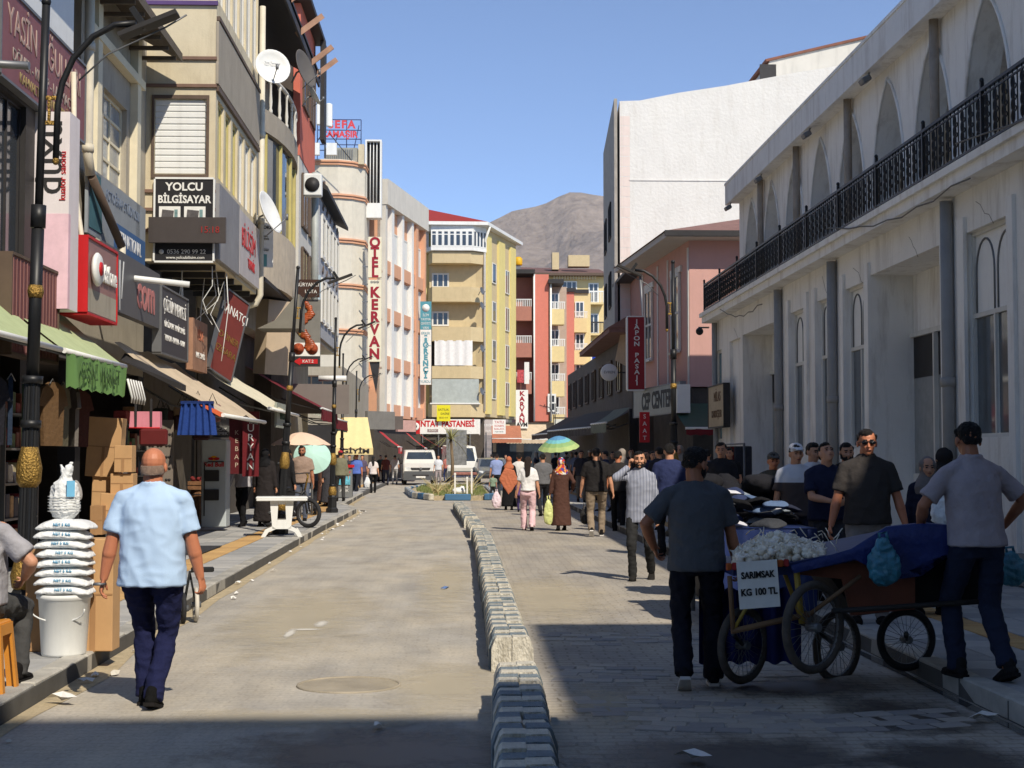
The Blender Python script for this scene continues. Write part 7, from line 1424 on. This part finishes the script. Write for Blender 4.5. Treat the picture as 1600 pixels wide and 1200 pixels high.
# dark heap of clothes rising behind
hb = MB(); 
for i in range(26): hb.ell((r_.uniform(-.6, .5), r_.uniform(-.3, .3), .9+r_.uniform(0, .45)), (r_.uniform(.12, .28), .2, r_.uniform(.06, .12)), Euler((0, r_.uniform(-.4, .6), 0)).to_matrix(), 10, 7)
hq = PY(1165, 760, 17); o = link('clothes_heap', remesh(hb, .03, 1, .02, 2, 6), None, (hq.x, 17, .0)); o.data.materials.append(cloth((34, 34, 38))); tag(o, 'tall dark heap of clothes behind the market table', 'clothes heap'); 
t = thing('heap_stand', 'dark stand carrying the tall heap of clothes', 'stand', (hq.x, 17, 0)); MB().cbox((0, 0, .45), (1.1, .6, .88)).build('cabinet', darkm, t); MB().cbox((0, -.32, .45), (.9, .02, .7)).build('front_panel', cloth((50, 50, 56)), t)
# --- garlic handcart
cy = cmat('cart_yellow', (150, 126, 52), rough=.6, var=.25, scale=12, stain=.4); cbr = cmat('cart_board', (112, 62, 44), rough=.7, var=.2, scale=4, bump=.3)
K = thing('handcart', 'wooden handcart of garlic with yellow frame and blue tarpaulin pushed along the right kerb', 'handcart', (2.5, 10.4, 0))
KO = Vector((2.5, 10.4, 0))
def kp(px, py, Y): return PY(px, py, Y)-KO
# bed: sloping up to the right; near edge Y 10.05, far edge Y 10.95
def plank(pts, Y0, Y1, nm, m): MB().prism([kp(px, py, Y0) for px, py in pts], (0, Y1-Y0, 0)).build(nm, m, K)
plank([(1146, 884), (1232, 880), (1500, 826), (1500, 842), (1232, 898), (1146, 900)], 10.05, 10.95, 'bed', blu)
plank([(1230, 896), (1430, 852), (1430, 952), (1330, 962), (1316, 905)], 10.12, 10.15, 'side_board', cbr); plank([(1300, 905), (1540, 848), (1540, 938), (1340, 962)], 10.22, 10.95, 'underbody', cmat('cart_black', (22, 22, 24), rough=.8, var=.2))
plank([(1234, 886), (1400, 848), (1400, 856), (1234, 896)], 10.06, 10.11, 'edge_rail', cy)
def bar(a, b_, r, m, nm='frame_bar', Y=10.02, Y2=None): p, q = kp(*a, Y), kp(*b_, Y2 or Y); MB().tube([p, q], r, 6).build(nm, m, K)
bar((1244, 888), (1253, 974), .022, cy); bar((1220, 880), (1253, 970), .016, cy, Y=10.1); bar((1145, 986), (1262, 960), .022, cmat('cart_rustbar', (110, 84, 60), rough=.8, var=.3)); bar((1262, 962), (1345, 900), .016, _m['cart_rustbar']); bar((1140, 900), (1146, 990), .018, _m['cart_rustbar']); bar((1146, 985), (1180, 925), .014, cy); bar((1300, 955), (1560, 938), .02, cmat('cart_bar_dark', (40, 36, 34), rough=.7)); bar((1500, 832), (1560, 826), .018, black, 'handle', 10.15); bar((1500, 832), (1560, 822), .018, black, 'handle', 10.85)
for (px, py, Y, r_x, lab) in ((1161, 1008, 10.5, .275, 0), (1271, 980, 10.0, .315, 1), (1308, 1010, 10.95, .27, 2), (1416, 999, 10.9, .235, 3)):
    c = kp(px, py, Y); w_ = wheel(K, c, r_x, .03, 'y', 28, tm=cmat('tyre_dusty', (78, 72, 66), rough=.9, var=.25, scale=15) if lab != 3 else rub); w_.rotation_euler = (0, 0, (R(42), R(38), R(38), R(10))[lab])
bar((1271, 980), (1308, 1010), .018, black, 'axle', 10.0, 10.95); bar((1416, 999), (1416, 990), .018, black, 'axle', 10.9, 10.3); bar((1161, 1008), (1145, 990), .015, black, 'axle', 10.5, 10.1)
# hanging blue cloth behind wheels, tarpaulin over the right end
q = MB(); n = 40; vs = [tuple(kp(1092+(1252-1092)*i/n, py+3*sin(i*.9), 10.62+.03*sin(i*.8))) for py in (920, 1036) for i in range(n+1)]; q.add(vs, [(i, i+1, n+2+i, n+1+i) for i in range(n)], True); q.build('blue_skirt', cmat('skirt_blue', (14, 26, 88), rough=.7, var=.15), K)
q = MB(); grid = [[(1236, 884), (1330, 858), (1385, 824), (1440, 818), (1492, 822)], [(1238, 892), (1332, 868), (1390, 846), (1440, 842), (1495, 840)], [(1240, 894), (1335, 872), (1395, 882), (1440, 900), (1492, 862)], [(1240, 896), (1336, 874), (1396, 906), (1450, 876), (1492, 870)]]
vs = [tuple(kp(px, py, 9.98-.0*j+(.9 if j == -1 else 0))) for j, row in enumerate(grid) for px, py in row]; vs = [tuple(kp(px, py-2, 10.95)) for px, py in grid[0]]+vs; q.add(vs, [(j*5+i, j*5+i+1, (j+1)*5+i+1, (j+1)*5+i) for j in range(4) for i in range(4)], True); q.build('tarpaulin', cmat('tarp_bright', (20, 40, 98), rough=.42, var=.25, bump=1, bscale=11, bdist=.03, stain=.3), K)
gm = [cmat('garlic_%d' % i, c, rough=.7, var=.15, scale=30) for i, c in enumerate(((230, 221, 202), (214, 204, 184), (236, 229, 214)))]
def garlic(m):
    b = MB(); b.lathe([(.006, -.026), (.024, -.018), (.031, 0), (.026, .014), (.012, .026), (.006, .04), (.004, .055)], n=9); return b.mesh('garlic_bulb', m)
gms = [garlic(m) for m in gm]; r_ = random.Random(8)
for i in range(300):
    u, v = r_.random(), r_.random(); Y = 10.12+.75*v; px = 1150+135*u; top = 1-abs(u-.45)*1.5; lay = r_.random(); base = PY(px, 884-(px-1150)*.07, 10.05).z; X = PY(px, 870, Y).x
    z = base+.02+max(0, .17*max(top, .12)*(1-((v-.5)*1.5)**2))*(.45+.55*lay)
    o = link('garlic_bulb', gms[i % 3], None, (X, Y, z), (r_.uniform(-1.6, 1.6), r_.uniform(-1.6, 1.6), r_.uniform(0, 6))); tag(o, 'pale garlic bulb in the heap on the cart', 'garlic', 'garlic bulbs heaped on the handcart')
fill = MB(); 
for i in range(900):
    u, v = r_.random(), r_.random(); Y = 10.1+.8*v; px = 1148+140*u; top = 1-abs(u-.45)*1.5; base = PY(px, 884-(px-1150)*.07, 10.05).z; X = PY(px, 870, Y).x; z = base+max(0, .17*max(top, .12)*(1-((v-.5)*1.5)**2))*(.85*r_.random()); fill.ell((X, Y, z), (.026, .026, .024), None, 7, 5)
tag(fill.build('garlic_heap', gm[1]), 'deeper garlic in the heap on the cart', 'garlic', kind='stuff')
st_ = MB()
for i in range(40):
    u = r_.random(); Y = 10.1+.7*r_.random(); px = 1160+150*u; X = PY(px, 870, Y).x; z = PY(px, 866, 10.05).z+.1*r_.random(); a = r_.uniform(0, 6.3); st_.tube([(X, Y, z), (X+.03*cos(a), Y+.02*sin(a), z+.03), (X+.07*cos(a), Y, z+.07*r_.random()+.01)], .004, 4)
tag(st_.build('garlic_stalks', gm[0]), kind='stuff')
for i in range(11):
    px = 1140+i*9; c = PY(px, 886-(i*.6), 10.0); o = MB().cbox((0, 0, 0), (.036, .03, .05), bev=.006).build('spice_packet', cmat('packet_%d' % (i % 3), ((170, 84, 40), (150, 40, 40), (170, 120, 60))[i % 3], var=.2), None, tuple(c+Vector((0, .03, .0))), (0, 0, r_.uniform(-.3, .3))); tag(o, 'small orange and red packet in the row along the front of the garlic', 'packet', 'row of small packets before the garlic')
a, c = PY(1156, 950, 9.95), PY(1219, 876, 9.95)
pc = thing('price_sign', 'white card lettered SARIMSAK KG 100 TL hung on the front of the garlic cart', 'sign', ((a.x+c.x)/2, 9.95, a.z)); pc.rotation_euler = (0, R(-4), 0); W_, H_ = c.x-a.x, c.z-a.z; MB().box(-W_/2, W_/2, 0, .006, 0, H_).build('card', whitep, pc); text('SARIMSAK', .062, black, pc, (.0, -.002, H_*.7), sx=.8, bold=.002); text('KG 100 TL', .064, black, pc, (.0, -.002, H_*.34), sx=.85, bold=.002)
# bags hanging
tb = mat('bag_teal', hexc(40, 116, 138), rough=.3, var=.35, scale=14, spec=.6, bump=1, bscale=22, bdist=.02)
def bag(label, c, w_, h, m, name='carrier_bag', seed=1, txt=None):
    t = thing(name, label, 'bag', tuple(c)); q = MB(); rr = [(0, .25), (-.12, .5), (-.35, .85), (-.6, 1.0), (-.85, .9), (-1.0, .5)]; q.lathe([(w_/2*b_, a_*h) for a_, b_ in rr[::-1]], n=20, sy=.55); link('bag', remesh(q, .012 if h < .5 else .02, 1, .02, seed, 12), t).data.materials.append(m)
    MB().tube([(-.02, 0, -.05*h), (-.03, 0, .12*h), (.02, 0, .14*h), (.03, 0, -.03*h)], .012, 6).build('handle', m, t); return t
bag('blue-green plastic bag knotted and hanging from the near side of the cart', PY(1380, 842, 9.9), .23, .31, tb, seed=2); bag('blue-green plastic bag seen behind the man pushing the cart', PY(1578, 862, 10.6), .26, .24, tb, seed=5)
# big white bag in front of the woman in hijab
bag('white plastic bag held above the cart beside the woman in the grey headscarf', PY(1480, 762, 11.2), .26, .3, sackm, seed=8)
c = PY(1475, 770, 11.3); t = thing('cart_load', 'dark bundle lying on the raised end of the cart', 'bundle', tuple(c)); q = MB(); q.ell((0, 0, 0), (.12, .1, .06)); link('bundle', remesh(q, .012, 1, .02, 4, 12), t).data.materials.append(cloth((50, 50, 54))); MB().torus((0, 0, 0), .1, .006, ax='x', n=20, m=5).build('cord', whitep, t)
# ================================================================== people in the street
def gp(px, py, z=0): q = PZ(px, py, z); return q.x, q.y
def walk(s=.32, ph=1, back=.5): return ((-.09, s*.5*ph, 0, 0 if ph > 0 else back), (.09, -s*.5*ph, 0, back if ph > 0 else 0)) 
lb_ = cmat('shirt_sky', (178, 204, 232), rough=.8, var=.03, bump=.25, bscale=240, spec=.2)
x, y = gp(235, 1106)
person('bald man in light blue short-sleeved shirt and navy trousers walking away', x, y, R(-4), 1.69, bottom=(30, 34, 66), bald=True, hair=(158, 132, 114), tone='r', vox=.0085, build=1.16, belly=.035, topmat=lb_, collar=True, shoe=(18, 18, 18), hem=.80,
       feet=((-.075, .16, 0, 0), (.03, -.05, 0, .25)), hands=((-.33, -.02, .79), (.32, .06, .80)), curls=(.5, .8), palms=((1, .2, 0), (-1, .3, 0)), flare=1.15, head=(0, .05))
t = thing('wristwatch', 'steel wristwatch on the left wrist of the bald man', 'watch', (x-.335, y-.02, .80)); MB().torus((0, 0, 0), .032, .009, ax='z', n=20, m=6).build('strap', steel, t); MB().lathe([(.001, 0), (.016, 0), (.016, .008)], n=12).build('dial', whitep, t, (-.036, 0, 0), (0, -pi/2, 0))
person('seated man in grey shirt on the orange stool cut by the left edge', -3.16, 9.7, R(-6), 1.72, z=PH, top=(158, 156, 160), bottom=(70, 70, 70), hair=(120, 116, 112), vox=.0095, build=1.14, belly=.05, seated=True, seat_z=.46, feet=((-.2, .4, 0, 0), (.2, .3, 0, 0)), hands=((-.2, .3, .66), (.26, .22, .7)), poles=((-1, -.6, -.2), (1, -.6, -.2)), seed=3, hem=.8)
x, y = gp(1090, 1074)
person('garlic seller in dark grey T-shirt standing with his back to the camera', x, y, R(-6), 1.70, top=(80, 83, 88), bottom=(26, 28, 38), vox=.0085, build=1.08, belly=.02, tone='d', hair=(18, 15, 14), head=(-.75, .12), beard=True, shoe=(24, 24, 26), sole=(196, 192, 186),
       feet=((-.1, -.16, 0, .62), (.12, .12, 0, 0)), hands=((-.3, .14, .98), (.3, .1, .82)), poles=((-.9, -.6, -.2), (.5, -1, -.2)), flare=1.2, curls=(.6, .8), hem=.83)
x, y = gp(1530, 1060, PH)
person('man in pale pinkish polo pushing the cart handle, seen from behind', x, y, R(10), 1.74, z=PH, top=(158, 148, 152), bottom=(36, 42, 60), vox=.0085, build=1.02, belly=.02, tone='d', hair=(16, 14, 13), head=(-.12, .1), shoe=(34, 32, 32), collar=True, lean=.12,
       feet=((-.1, .1, 0, 0), (.1, -.18, 0, .35)), hands=((-.28, .26, .97), (.33, .22, 1.0)), poles=((-1, -.8, .1), (1, -.8, .1)), curls=(1.1, 1.1), palms=((0, .2, -1), (0, .2, -1)), hem=.88, flare=1.15)
q = PY(1370, 690, 13.05)
person('man in dark polo and sunglasses walking towards the camera, face in the sun', 3.65, 13.25, R(174), 1.75, z=PH, top=(62, 58, 56), bottom=(128, 122, 118), vox=.0095, build=1.08, belly=.03, tone='r', hair=(34, 28, 26), shades=True, collar=True, hands=((-.34, .06, .80), (.34, .08, .82)), hem=.87, curls=(.8, .6))
x, y = gp(1000, 906)
stm = cmat('shirt_stripes', (150, 156, 172), rough=.85, var=.03, bump=.2, bscale=200)
def strp(m):
    n, l = m.node_tree.nodes, m.node_tree.links; b = n['Principled BSDF']; tc = n.new('ShaderNodeTexCoord'); sx = n.new('ShaderNodeSeparateXYZ'); l.new(tc.outputs['Object'], sx.inputs[0])
    mu = n.new('ShaderNodeMath'); mu.operation = 'MULTIPLY'; mu.inputs[1].default_value = 330; l.new(sx.outputs[0], mu.inputs[0]); si = n.new('ShaderNodeMath'); si.operation = 'SINE'; l.new(mu.outputs[0], si.inputs[0])
    r = n.new('ShaderNodeValToRGB'); r.color_ramp.elements[0].position = .35; r.color_ramp.elements[1].position = .65; r.color_ramp.elements[0].color = (*hexc(88, 94, 114), 1); r.color_ramp.elements[1].color = (*hexc(176, 180, 192), 1)
    ad = n.new('ShaderNodeMath'); ad.operation = 'MULTIPLY_ADD'; ad.inputs[1].default_value = .5; ad.inputs[2].default_value = .5; l.new(si.outputs[0], ad.inputs[0]); l.new(ad.outputs[0], r.inputs[0]); l.new(r.outputs[0], b.inputs['Base Color'])
strp(stm)
root, arms, k = person('man in striped shirt with phone at his ear walking towards the camera', x, y, R(168), 1.70, topmat=stm, bottom=(44, 44, 44), vox=.010, build=.98, beard=True, hair=(16, 14, 14), head=(.12, -.18), sleeve='long', collar=True, hem=.76,
       feet=((-.14, -.14, 0, .35), (.08, .14, 0, 0)), hands=((-.25, .04, .82), (.13, .13, 1.50)), poles=((-.5, -1, -.2), (.8, .1, -1)), curls=(.5, 1.0), palms=(None, (-1, 0, 0), None, (-.15, .05, 1)), shoe=(40, 38, 36))
ph = MB().cbox((.105, .1, 1.60), (.012, .07, .14), rx=.3).build('phone', darkm, None, (0, 0, 0)); ph.matrix_world = root.matrix_world; ph.location = root.location; ph.rotation_euler = root.rotation_euler; tag(ph, 'dark mobile phone held at the ear of the man in the striped shirt', 'phone')
# mid street walkers
x, y = gp(825, 829); person('woman in white T-shirt and pink trousers walking away with dark long hair', x, y, R(-3), 1.62, top=(226, 224, 222), bottom=(222, 186, 190), woman=True, longhair=True, hair=(44, 30, 24), vox=.014, feet=walk(.3, 1), flare=1.4, shoe=(220, 190, 190), hem=.92)
x, y = gp(877, 829); fl = mat('scarf_floral', hexc(214, 190, 170), rough=.8, var=0)
def flor(m):
    n, l = m.node_tree.nodes, m.node_tree.links; v = n.new('ShaderNodeTexVoronoi'); v.inputs['Scale'].default_value = 22; tc = n.new('ShaderNodeTexCoord'); l.new(tc.outputs['Object'], v.inputs['Vector']); s_ = n.new('ShaderNodeSeparateColor'); l.new(v.outputs['Color'], s_.inputs[0]); r = n.new('ShaderNodeValToRGB'); r.color_ramp.interpolation = 'CONSTANT'
    e = r.color_ramp.elements; e[0].color = (*hexc(190, 50, 50), 1); e[0].position = 0; e[1].color = (*hexc(60, 70, 140), 1); e[1].position = .25
    for p, c in ((.45, (230, 224, 214)), (.7, (220, 150, 60)), (.85, (120, 60, 100))): q_ = e.new(p); q_.color = (*hexc(*c), 1)
    l.new(s_.outputs[0], r.inputs[0]); l.new(r.outputs[0], n['Principled BSDF'].inputs['Base Color'])
flor(fl)
person('woman in brown coat and colourful floral headscarf walking away', x, y, R(4), 1.60, style='robe', sleeve='long', top=(84, 58, 50), scarf='scarf_floral', woman=True, vox=.014, build=1.05, hands=((-.26, .04, .84), (.27, .06, .95)), feet=walk(.2, -1, .4))
bag('yellow-green carrier bag in the left hand of the woman in the brown coat', PY(857, 780, y-.05), .22, .55, cmat('bag_lime', (206, 212, 140), rough=.5, var=.1), seed=3)
x, y = gp(932, 838); person('man in black T-shirt and khaki trousers walking away at the edge of the shade', x, y, R(-4), 1.80, top=(40, 38, 38), bottom=(140, 124, 106), vox=.013, build=1.15, hair=(24, 18, 16), feet=((-.1, -.2, 0, .75), (.1, .14, 0, 0)), sole=(210, 206, 200), hands=((-.3, .1, .84), (.32, -.02, .84)), flare=1.15)
x, y = gp(962, 832); person('man in dark clothes walking just right of the man in khaki trousers', x+.1, y+.4, R(-8), 1.74, top=(46, 44, 44), bottom=(24, 24, 26), vox=.016, feet=walk(.5, 1), tone='r', head=(-.5, 0))
x, y = gp(795, 797); person('woman in black coat with orange-brown headscarf walking away', x, y, R(0), 1.62, style='robe', sleeve='long', top=(26, 26, 28), scarf=(186, 110, 80), woman=True, vox=.017, build=1.05, feet=walk(.2, 1, .3))
q = MB(); yy = y; c = PY(795, 752, y-.16); q.prism([c+Vector((-.3, 0, .05)), c+Vector((0, 0, -.42)), c+Vector((.3, 0, .0)), c+Vector((.16, .02, .34)), c+Vector((-.12, .02, .4))], (0, .05, 0)); bmx = remesh(q, .02, 3, .01, 1, 6); o = link('shawl', bmx); bmx.materials.append(cloth((186, 110, 80))); tag(o, 'orange-brown triangular shawl down the back of the woman in black', 'shawl')
bag('white and pink carrier bag at the left of the woman in black', PY(776, 768, y), .3, .5, cmat('bag_whitepink', (226, 206, 214), rough=.5, var=.12), seed=4)
x, y = gp(813, 800); person('small child in purple patterned clothes beside the woman in white', x, y, 0, .95, top=(110, 80, 130), bottom=(60, 50, 90), vox=.016, feet=walk(.2))
x, y = gp(808, 794); person('man in white T-shirt behind the orange headscarf', x+.1, y+1, 0, 1.70, top=(214, 212, 208), bottom=(60, 56, 56), vox=.018, feet=walk(.3), tone='r')
x, y = gp(848, 806); person('man in grey shirt walking away between the two women', x, y, .1, 1.70, top=(104, 104, 106), bottom=(40, 40, 44), vox=.018, feet=walk(.4, -1), build=1.1)
x, y = gp(776, 776); person('man in pale blue shirt walking away at the far left of the group', x, y, .1, 1.72, top=(140, 156, 200), bottom=(50, 56, 60), vox=.02, feet=walk(.3), build=1.1)
x, y = gp(768, 780); person('small child beside the man in pale blue shirt', x+.05, y, 0, .95, top=(130, 150, 130), bottom=(60, 60, 60), vox=.02)
bag('dark carrier bag beside the man in khaki trousers', PY(914, 790, 33), .22, .4, darkm, seed=6)
# shaded crowd on the right
fc = [('man in navy T-shirt with his back turned before the green awning', 1046, 690, 24, 1.76, (44, 52, 86), (26, 26, 30), 0, 1.12, {}),
 ('man in light blue shirt bending behind the phone caller', 1078, 706, 27, 1.68, (150, 170, 200), (50, 50, 60), -.5, 1, {'head': (-.3, -.4)}),
 ('man in brown-grey shirt beside the light blue shirt under the green awning', 1094, 708, 27.5, 1.68, (84, 78, 72), (30, 30, 30), -.6, 1, {'head': (-.3, -.3)}),
 ('dark-haired man facing the street before the cream signboard', 1127, 690, 22, 1.76, (40, 40, 44), (30, 30, 34), pi-.3, 1, {}),
 ('older man in flat cap and olive jacket behind the clothes heap', 1208, 706, 18.5, 1.68, (78, 74, 64), (50, 48, 46), pi, 1.05, {'cap_': (92, 88, 84), 'tone': 'r'}),
 ('man in white cap and white and brown polo behind the market table', 1243, 692, 16.6, 1.72, (70, 62, 60), (30, 34, 50), pi+.1, 1.05, {'cap_': (220, 220, 222), 'band': 1}),
 ('smiling man in white T-shirt behind the navy T-shirt', 1270, 690, 17.4, 1.74, (206, 206, 210), (40, 40, 46), pi+.2, 1, {'head': (.2, 0)}),
 ('man in navy T-shirt looking down at his hands beside the market table', 1290, 690, 15.4, 1.72, (36, 40, 62), (58, 58, 62), pi+.1, 1.1, {'head': (.1, -.5), 'hands': ((-.1, .32, 1.08), (.06, .32, 1.08)), 'poles': ((-.8, -.6, -.6), (.8, -.6, -.6))}),
 ('bearded man in black T-shirt behind the man with sunglasses', 1322, 690, 17.2, 1.74, (34, 32, 34), (36, 36, 40), pi, 1, {'beard': True}),
 ('person with grey head covering behind the man with sunglasses', 1352, 702, 18.2, 1.66, (90, 88, 86), (40, 40, 40), pi, 1, {'scarf': (84, 80, 78)}),
 ('woman in grey patterned headscarf and navy coat beside the man pushing the cart', 1449, 713, 14.0, 1.62, (34, 38, 56), (30, 30, 40), pi-.1, 1, {'scarf': (120, 114, 112), 'woman': True, 'style': 'robe', 'sleeve': 'long'}),
 ('person in dark coat half hidden behind the woman in the grey headscarf', 1475, 698, 15.2, 1.7, (44, 42, 42), (30, 30, 30), .3, 1.1, {'scarf': (40, 38, 38)})]
for lab, px, py, Y, h, tp, bt, rz, bu, kw_ in fc:
    q = PY(px, py, Y); z0 = PH if q.x > 3.4 else 0; band = kw_.pop('band', 0)
    h = max(1.5, min(1.84, (q.z-z0)*1.0))
    if band:
        def twofn(n, l, tc, cur, c):
            s_ = n.new('ShaderNodeSeparateXYZ'); l.new(tc.outputs['Object'], s_.inputs[0]); g_ = n.new('ShaderNodeMath'); g_.operation = 'GREATER_THAN'; g_.inputs[1].default_value = 1.2; l.new(s_.outputs[2], g_.inputs[0]); mx = n.new('ShaderNodeMix'); mx.data_type = 'RGBA'; l.new(g_.outputs[0], mx.inputs[0]); mx.inputs[6].default_value = (*hexc(74, 64, 62), 1); mx.inputs[7].default_value = (*hexc(206, 208, 214), 1); return mx.outputs[2]
        kw_['topmat'] = cmat('polo_two_tone', (120, 120, 120), rough=.9, fn=twofn)
    person(lab, q.x, Y, rz, h, z=z0, top=tp, bottom=bt, build=bu, vox=.0125, **kw_)
    pass
# far shaded crowd
rr_ = random.Random(21); hd = [(908, 716, 48), (922, 712, 58), (946, 712, 40), (972, 706, 33), (986, 712, 44), (900, 718, 62), (912, 720, 70), (885, 722, 72), (936, 716, 50), (958, 714, 46), (1010, 712, 34), (1020, 714, 38), (1000, 716, 52), (893, 720, 66), (868, 722, 76), (952, 718, 60), (928, 720, 66), (978, 718, 56), (838, 720, 70), (790, 722, 88), (768, 722, 92), (1105, 712, 30), (1140, 716, 30), (1062, 712, 33), (1030, 716, 30)]
cl = [(50, 50, 56), (70, 66, 64), (44, 50, 72), (90, 86, 84), (60, 44, 40), (120, 124, 140), (36, 36, 38), (100, 84, 70)]
nmc = {(50, 50, 56): 'charcoal', (70, 66, 64): 'brown-grey', (44, 50, 72): 'navy', (90, 86, 84): 'grey', (60, 44, 40): 'dark brown', (120, 124, 140): 'pale blue', (36, 36, 38): 'black', (100, 84, 70): 'khaki'}
for i, (px, py, Y) in enumerate(hd):
    q = PY(px, py, Y); z0 = PH if q.x > 3.35 else 0; c = cl[i % 8]; wm = i % 5 == 3
    lab = '%s in %s top %s' % (('headscarfed woman' if wm else 'man in white cap' if i == 1 else 'person'), nmc[c], next(t_ for a_, t_ in ((800, 'walking before the pastry shop'), (880, 'just left of the blue and green parasol'), (900, 'under the blue and green parasol'), (925, 'left of the man in khaki trousers, in shade'), (945, 'beyond the man in khaki trousers, in shade'), (970, 'right of the man in khaki trousers, in shade'), (990, 'between khaki trousers and the striped-shirt caller'), (1015, 'right behind the striped-shirt caller'), (1050, 'left of the man in navy T-shirt under the lamp'), (1200, 'in the shade before the green awning')) if px < a_))
    person(lab, q.x, Y, rr_.choice((0, pi, .3, pi-.4, 1.2)), rr_.uniform(1.62, 1.76), z=z0, top=c, bottom=cl[(i+3) % 8], vox=.02 if Y < 50 else .028, feet=walk(rr_.uniform(.1, .5), rr_.choice((-1, 1))), scarf=((150, 140, 130) if wm else None), woman=wm, cap_=((220, 222, 220) if i == 1 else None), group='shaded crowd on the right side of the street')
# left side people
x, y = gp(285, 806, PH); person('woman in blue-grey headscarf with a dark backpack entering the shop', x-.0, y+.2, R(-15), 1.62, z=PH, style='robe', sleeve='long', top=(84, 84, 88), scarf=(104, 112, 140), woman=True, vox=.014)
bpk = thing('backpack', 'dark drawstring backpack on the woman in the blue-grey headscarf', 'backpack', (x-.02, y+.0, PH+1.12)); q = MB(); q.ell((0, 0, 0), (.15, .1, .2)); q.ell((0, -.02, -.08), (.16, .11, .14)); link('bag', remesh(q, .015, 1, .02, 3, 12), bpk).data.materials.append(cloth((70, 72, 74))); MB().tube([(-.1, 0, .15), (-.12, .15, .25)], .012, 5).tube([(.1, 0, .15), (.12, .15, .25)], .012, 5).build('strap', cloth((60, 60, 62)), bpk)
x, y = gp(380, 822, PH); person('man in white shirt and black trousers with a stick beside the barrels', x, y, pi-.3, 1.66, z=PH, top=(170, 168, 172), bottom=(26, 26, 28), sleeve='long', vox=.014, tone='d', feet=walk(.45, 1), hands=((-.32, .1, .86), (.3, .12, .86)), collar=True, hair=(90, 86, 84), head=(.1, -.3))
x, y = gp(418, 824, PH); person('woman in long dark coat and black headscarf beside the leaning lamp', x-.1, y+.3, R(-15), 1.66, z=PH, style='robe', sleeve='long', top=(44, 40, 40), scarf=(28, 28, 30), woman=True, vox=.015, build=1.1)
x, y = gp(402, 820, PH); person('second woman in black beside the man in the white shirt', x+.45, y+1.6, R(-40), 1.68, z=PH, style='robe', sleeve='long', top=(34, 34, 36), scarf=(30, 30, 32), woman=True, vox=.018)
q = PY(472, 704, 34.5); person('man in brown-beige V-neck T-shirt walking towards the camera behind the scooter', q.x, 34.5, pi, 1.74, z=PH, top=(150, 128, 114), bottom=(84, 90, 104), vox=.014, build=1.1, beard=True, feet=walk(.3), tone='d')
q = PY(486, 708, 38); person('man in dark grey top walking just behind the beige T-shirt', q.x, 38, .2, 1.7, z=PH, top=(74, 74, 82), bottom=(40, 40, 44), vox=.018, feet=walk(.4))
q = PY(513, 716, 44); person('person in dark coat standing left of the advertising board', q.x, 44, 1.2, 1.68, z=PH, top=(58, 58, 62), bottom=(34, 34, 38), vox=.018, sleeve='long', build=1.15, style='robe')
q = PY(505, 718, 46); person('woman in brown coat beside the person in dark coat on the pavement', q.x, 46, .4, 1.6, z=PH, top=(84, 60, 54), vox=.02, sleeve='long', style='robe', scarf=(150, 90, 90), woman=True)
q = PY(532, 712, 49); person('man with red cap and olive shirt behind the third street lamp', q.x, 49, .2, 1.68, z=PH, top=(120, 118, 98), bottom=(60, 60, 60), vox=.02, cap_=(170, 50, 60), sleeve='long')
x, y = gp(556, 773); person('man in blue polo and dark trousers stepping off the left kerb', x, y+.3, pi-.3, 1.72, top=(90, 116, 190), bottom=(36, 38, 46), vox=.02, feet=walk(.6, 1), build=1.1, tone='r')
x, y = gp(583, 770); person('woman in white top and black trousers walking away by the left shops', x, y, .1, 1.62, top=(220, 210, 206), bottom=(24, 24, 26), vox=.02, feet=walk(.4, -1), longhair=True, woman=True)
bag('white carrier bag of the woman in black trousers', PY(574, 745, y), .3, .5, sackm, seed=7)
for i, (px, py, Y, tp, bt, lab) in enumerate(((603, 757, 82, (92, 50, 48), (50, 54, 70), 'man in dark red shirt standing left of the white van'), (685, 752, 80, (212, 216, 222), (150, 140, 140), 'man in white shirt standing at the right side of the white van'), (698, 752, 90, (180, 110, 100), (60, 70, 110), 'person in salmon top behind the white van'), (546, 764, 66, (60, 60, 66), (40, 40, 40), 'person in dark clothes under the pale yellow awning'), (617, 754, 84, (200, 200, 204), (190, 190, 190), 'person in white near the shop left of the van'), (566, 762, 70, (90, 80, 100), (50, 50, 60), 'person in violet-grey by the pale yellow awning'), (527, 766, 60, (150, 150, 150), (50, 50, 60), 'person in light grey behind the advertising board'), (595, 756, 86, (60, 70, 60), (40, 40, 46), 'person in dark green near the first red awning'))):
    q = PY(px, 712, Y); person(lab, q.x, Y, (0, pi, .4, pi)[i % 4], 1.68, top=tp, bottom=bt, vox=.028, z=0)
# ------------------------------------------------------------------ the air: far things fade
b = MB(); b.box(-3500, 3500, -60, 5400, -1.5, 1150)
hz = b.build('haze', []); hz['kind'] = 'stuff'
hm_ = bpy.data.materials.new('haze_air'); hm_.use_nodes = True; n_ = hm_.node_tree.nodes; n_.remove(n_['Principled BSDF'])
pv = n_.new('ShaderNodeVolumePrincipled'); pv.inputs['Color'].default_value = (.86, .9, 1, 1); pv.inputs['Density'].default_value = .00005; pv.inputs['Anisotropy'].default_value = .2
hm_.node_tree.links.new(pv.outputs[0], n_['Material Output'].inputs['Volume']); hz.data.materials.append(hm_)
bpy.data.scenes.remove(TS)
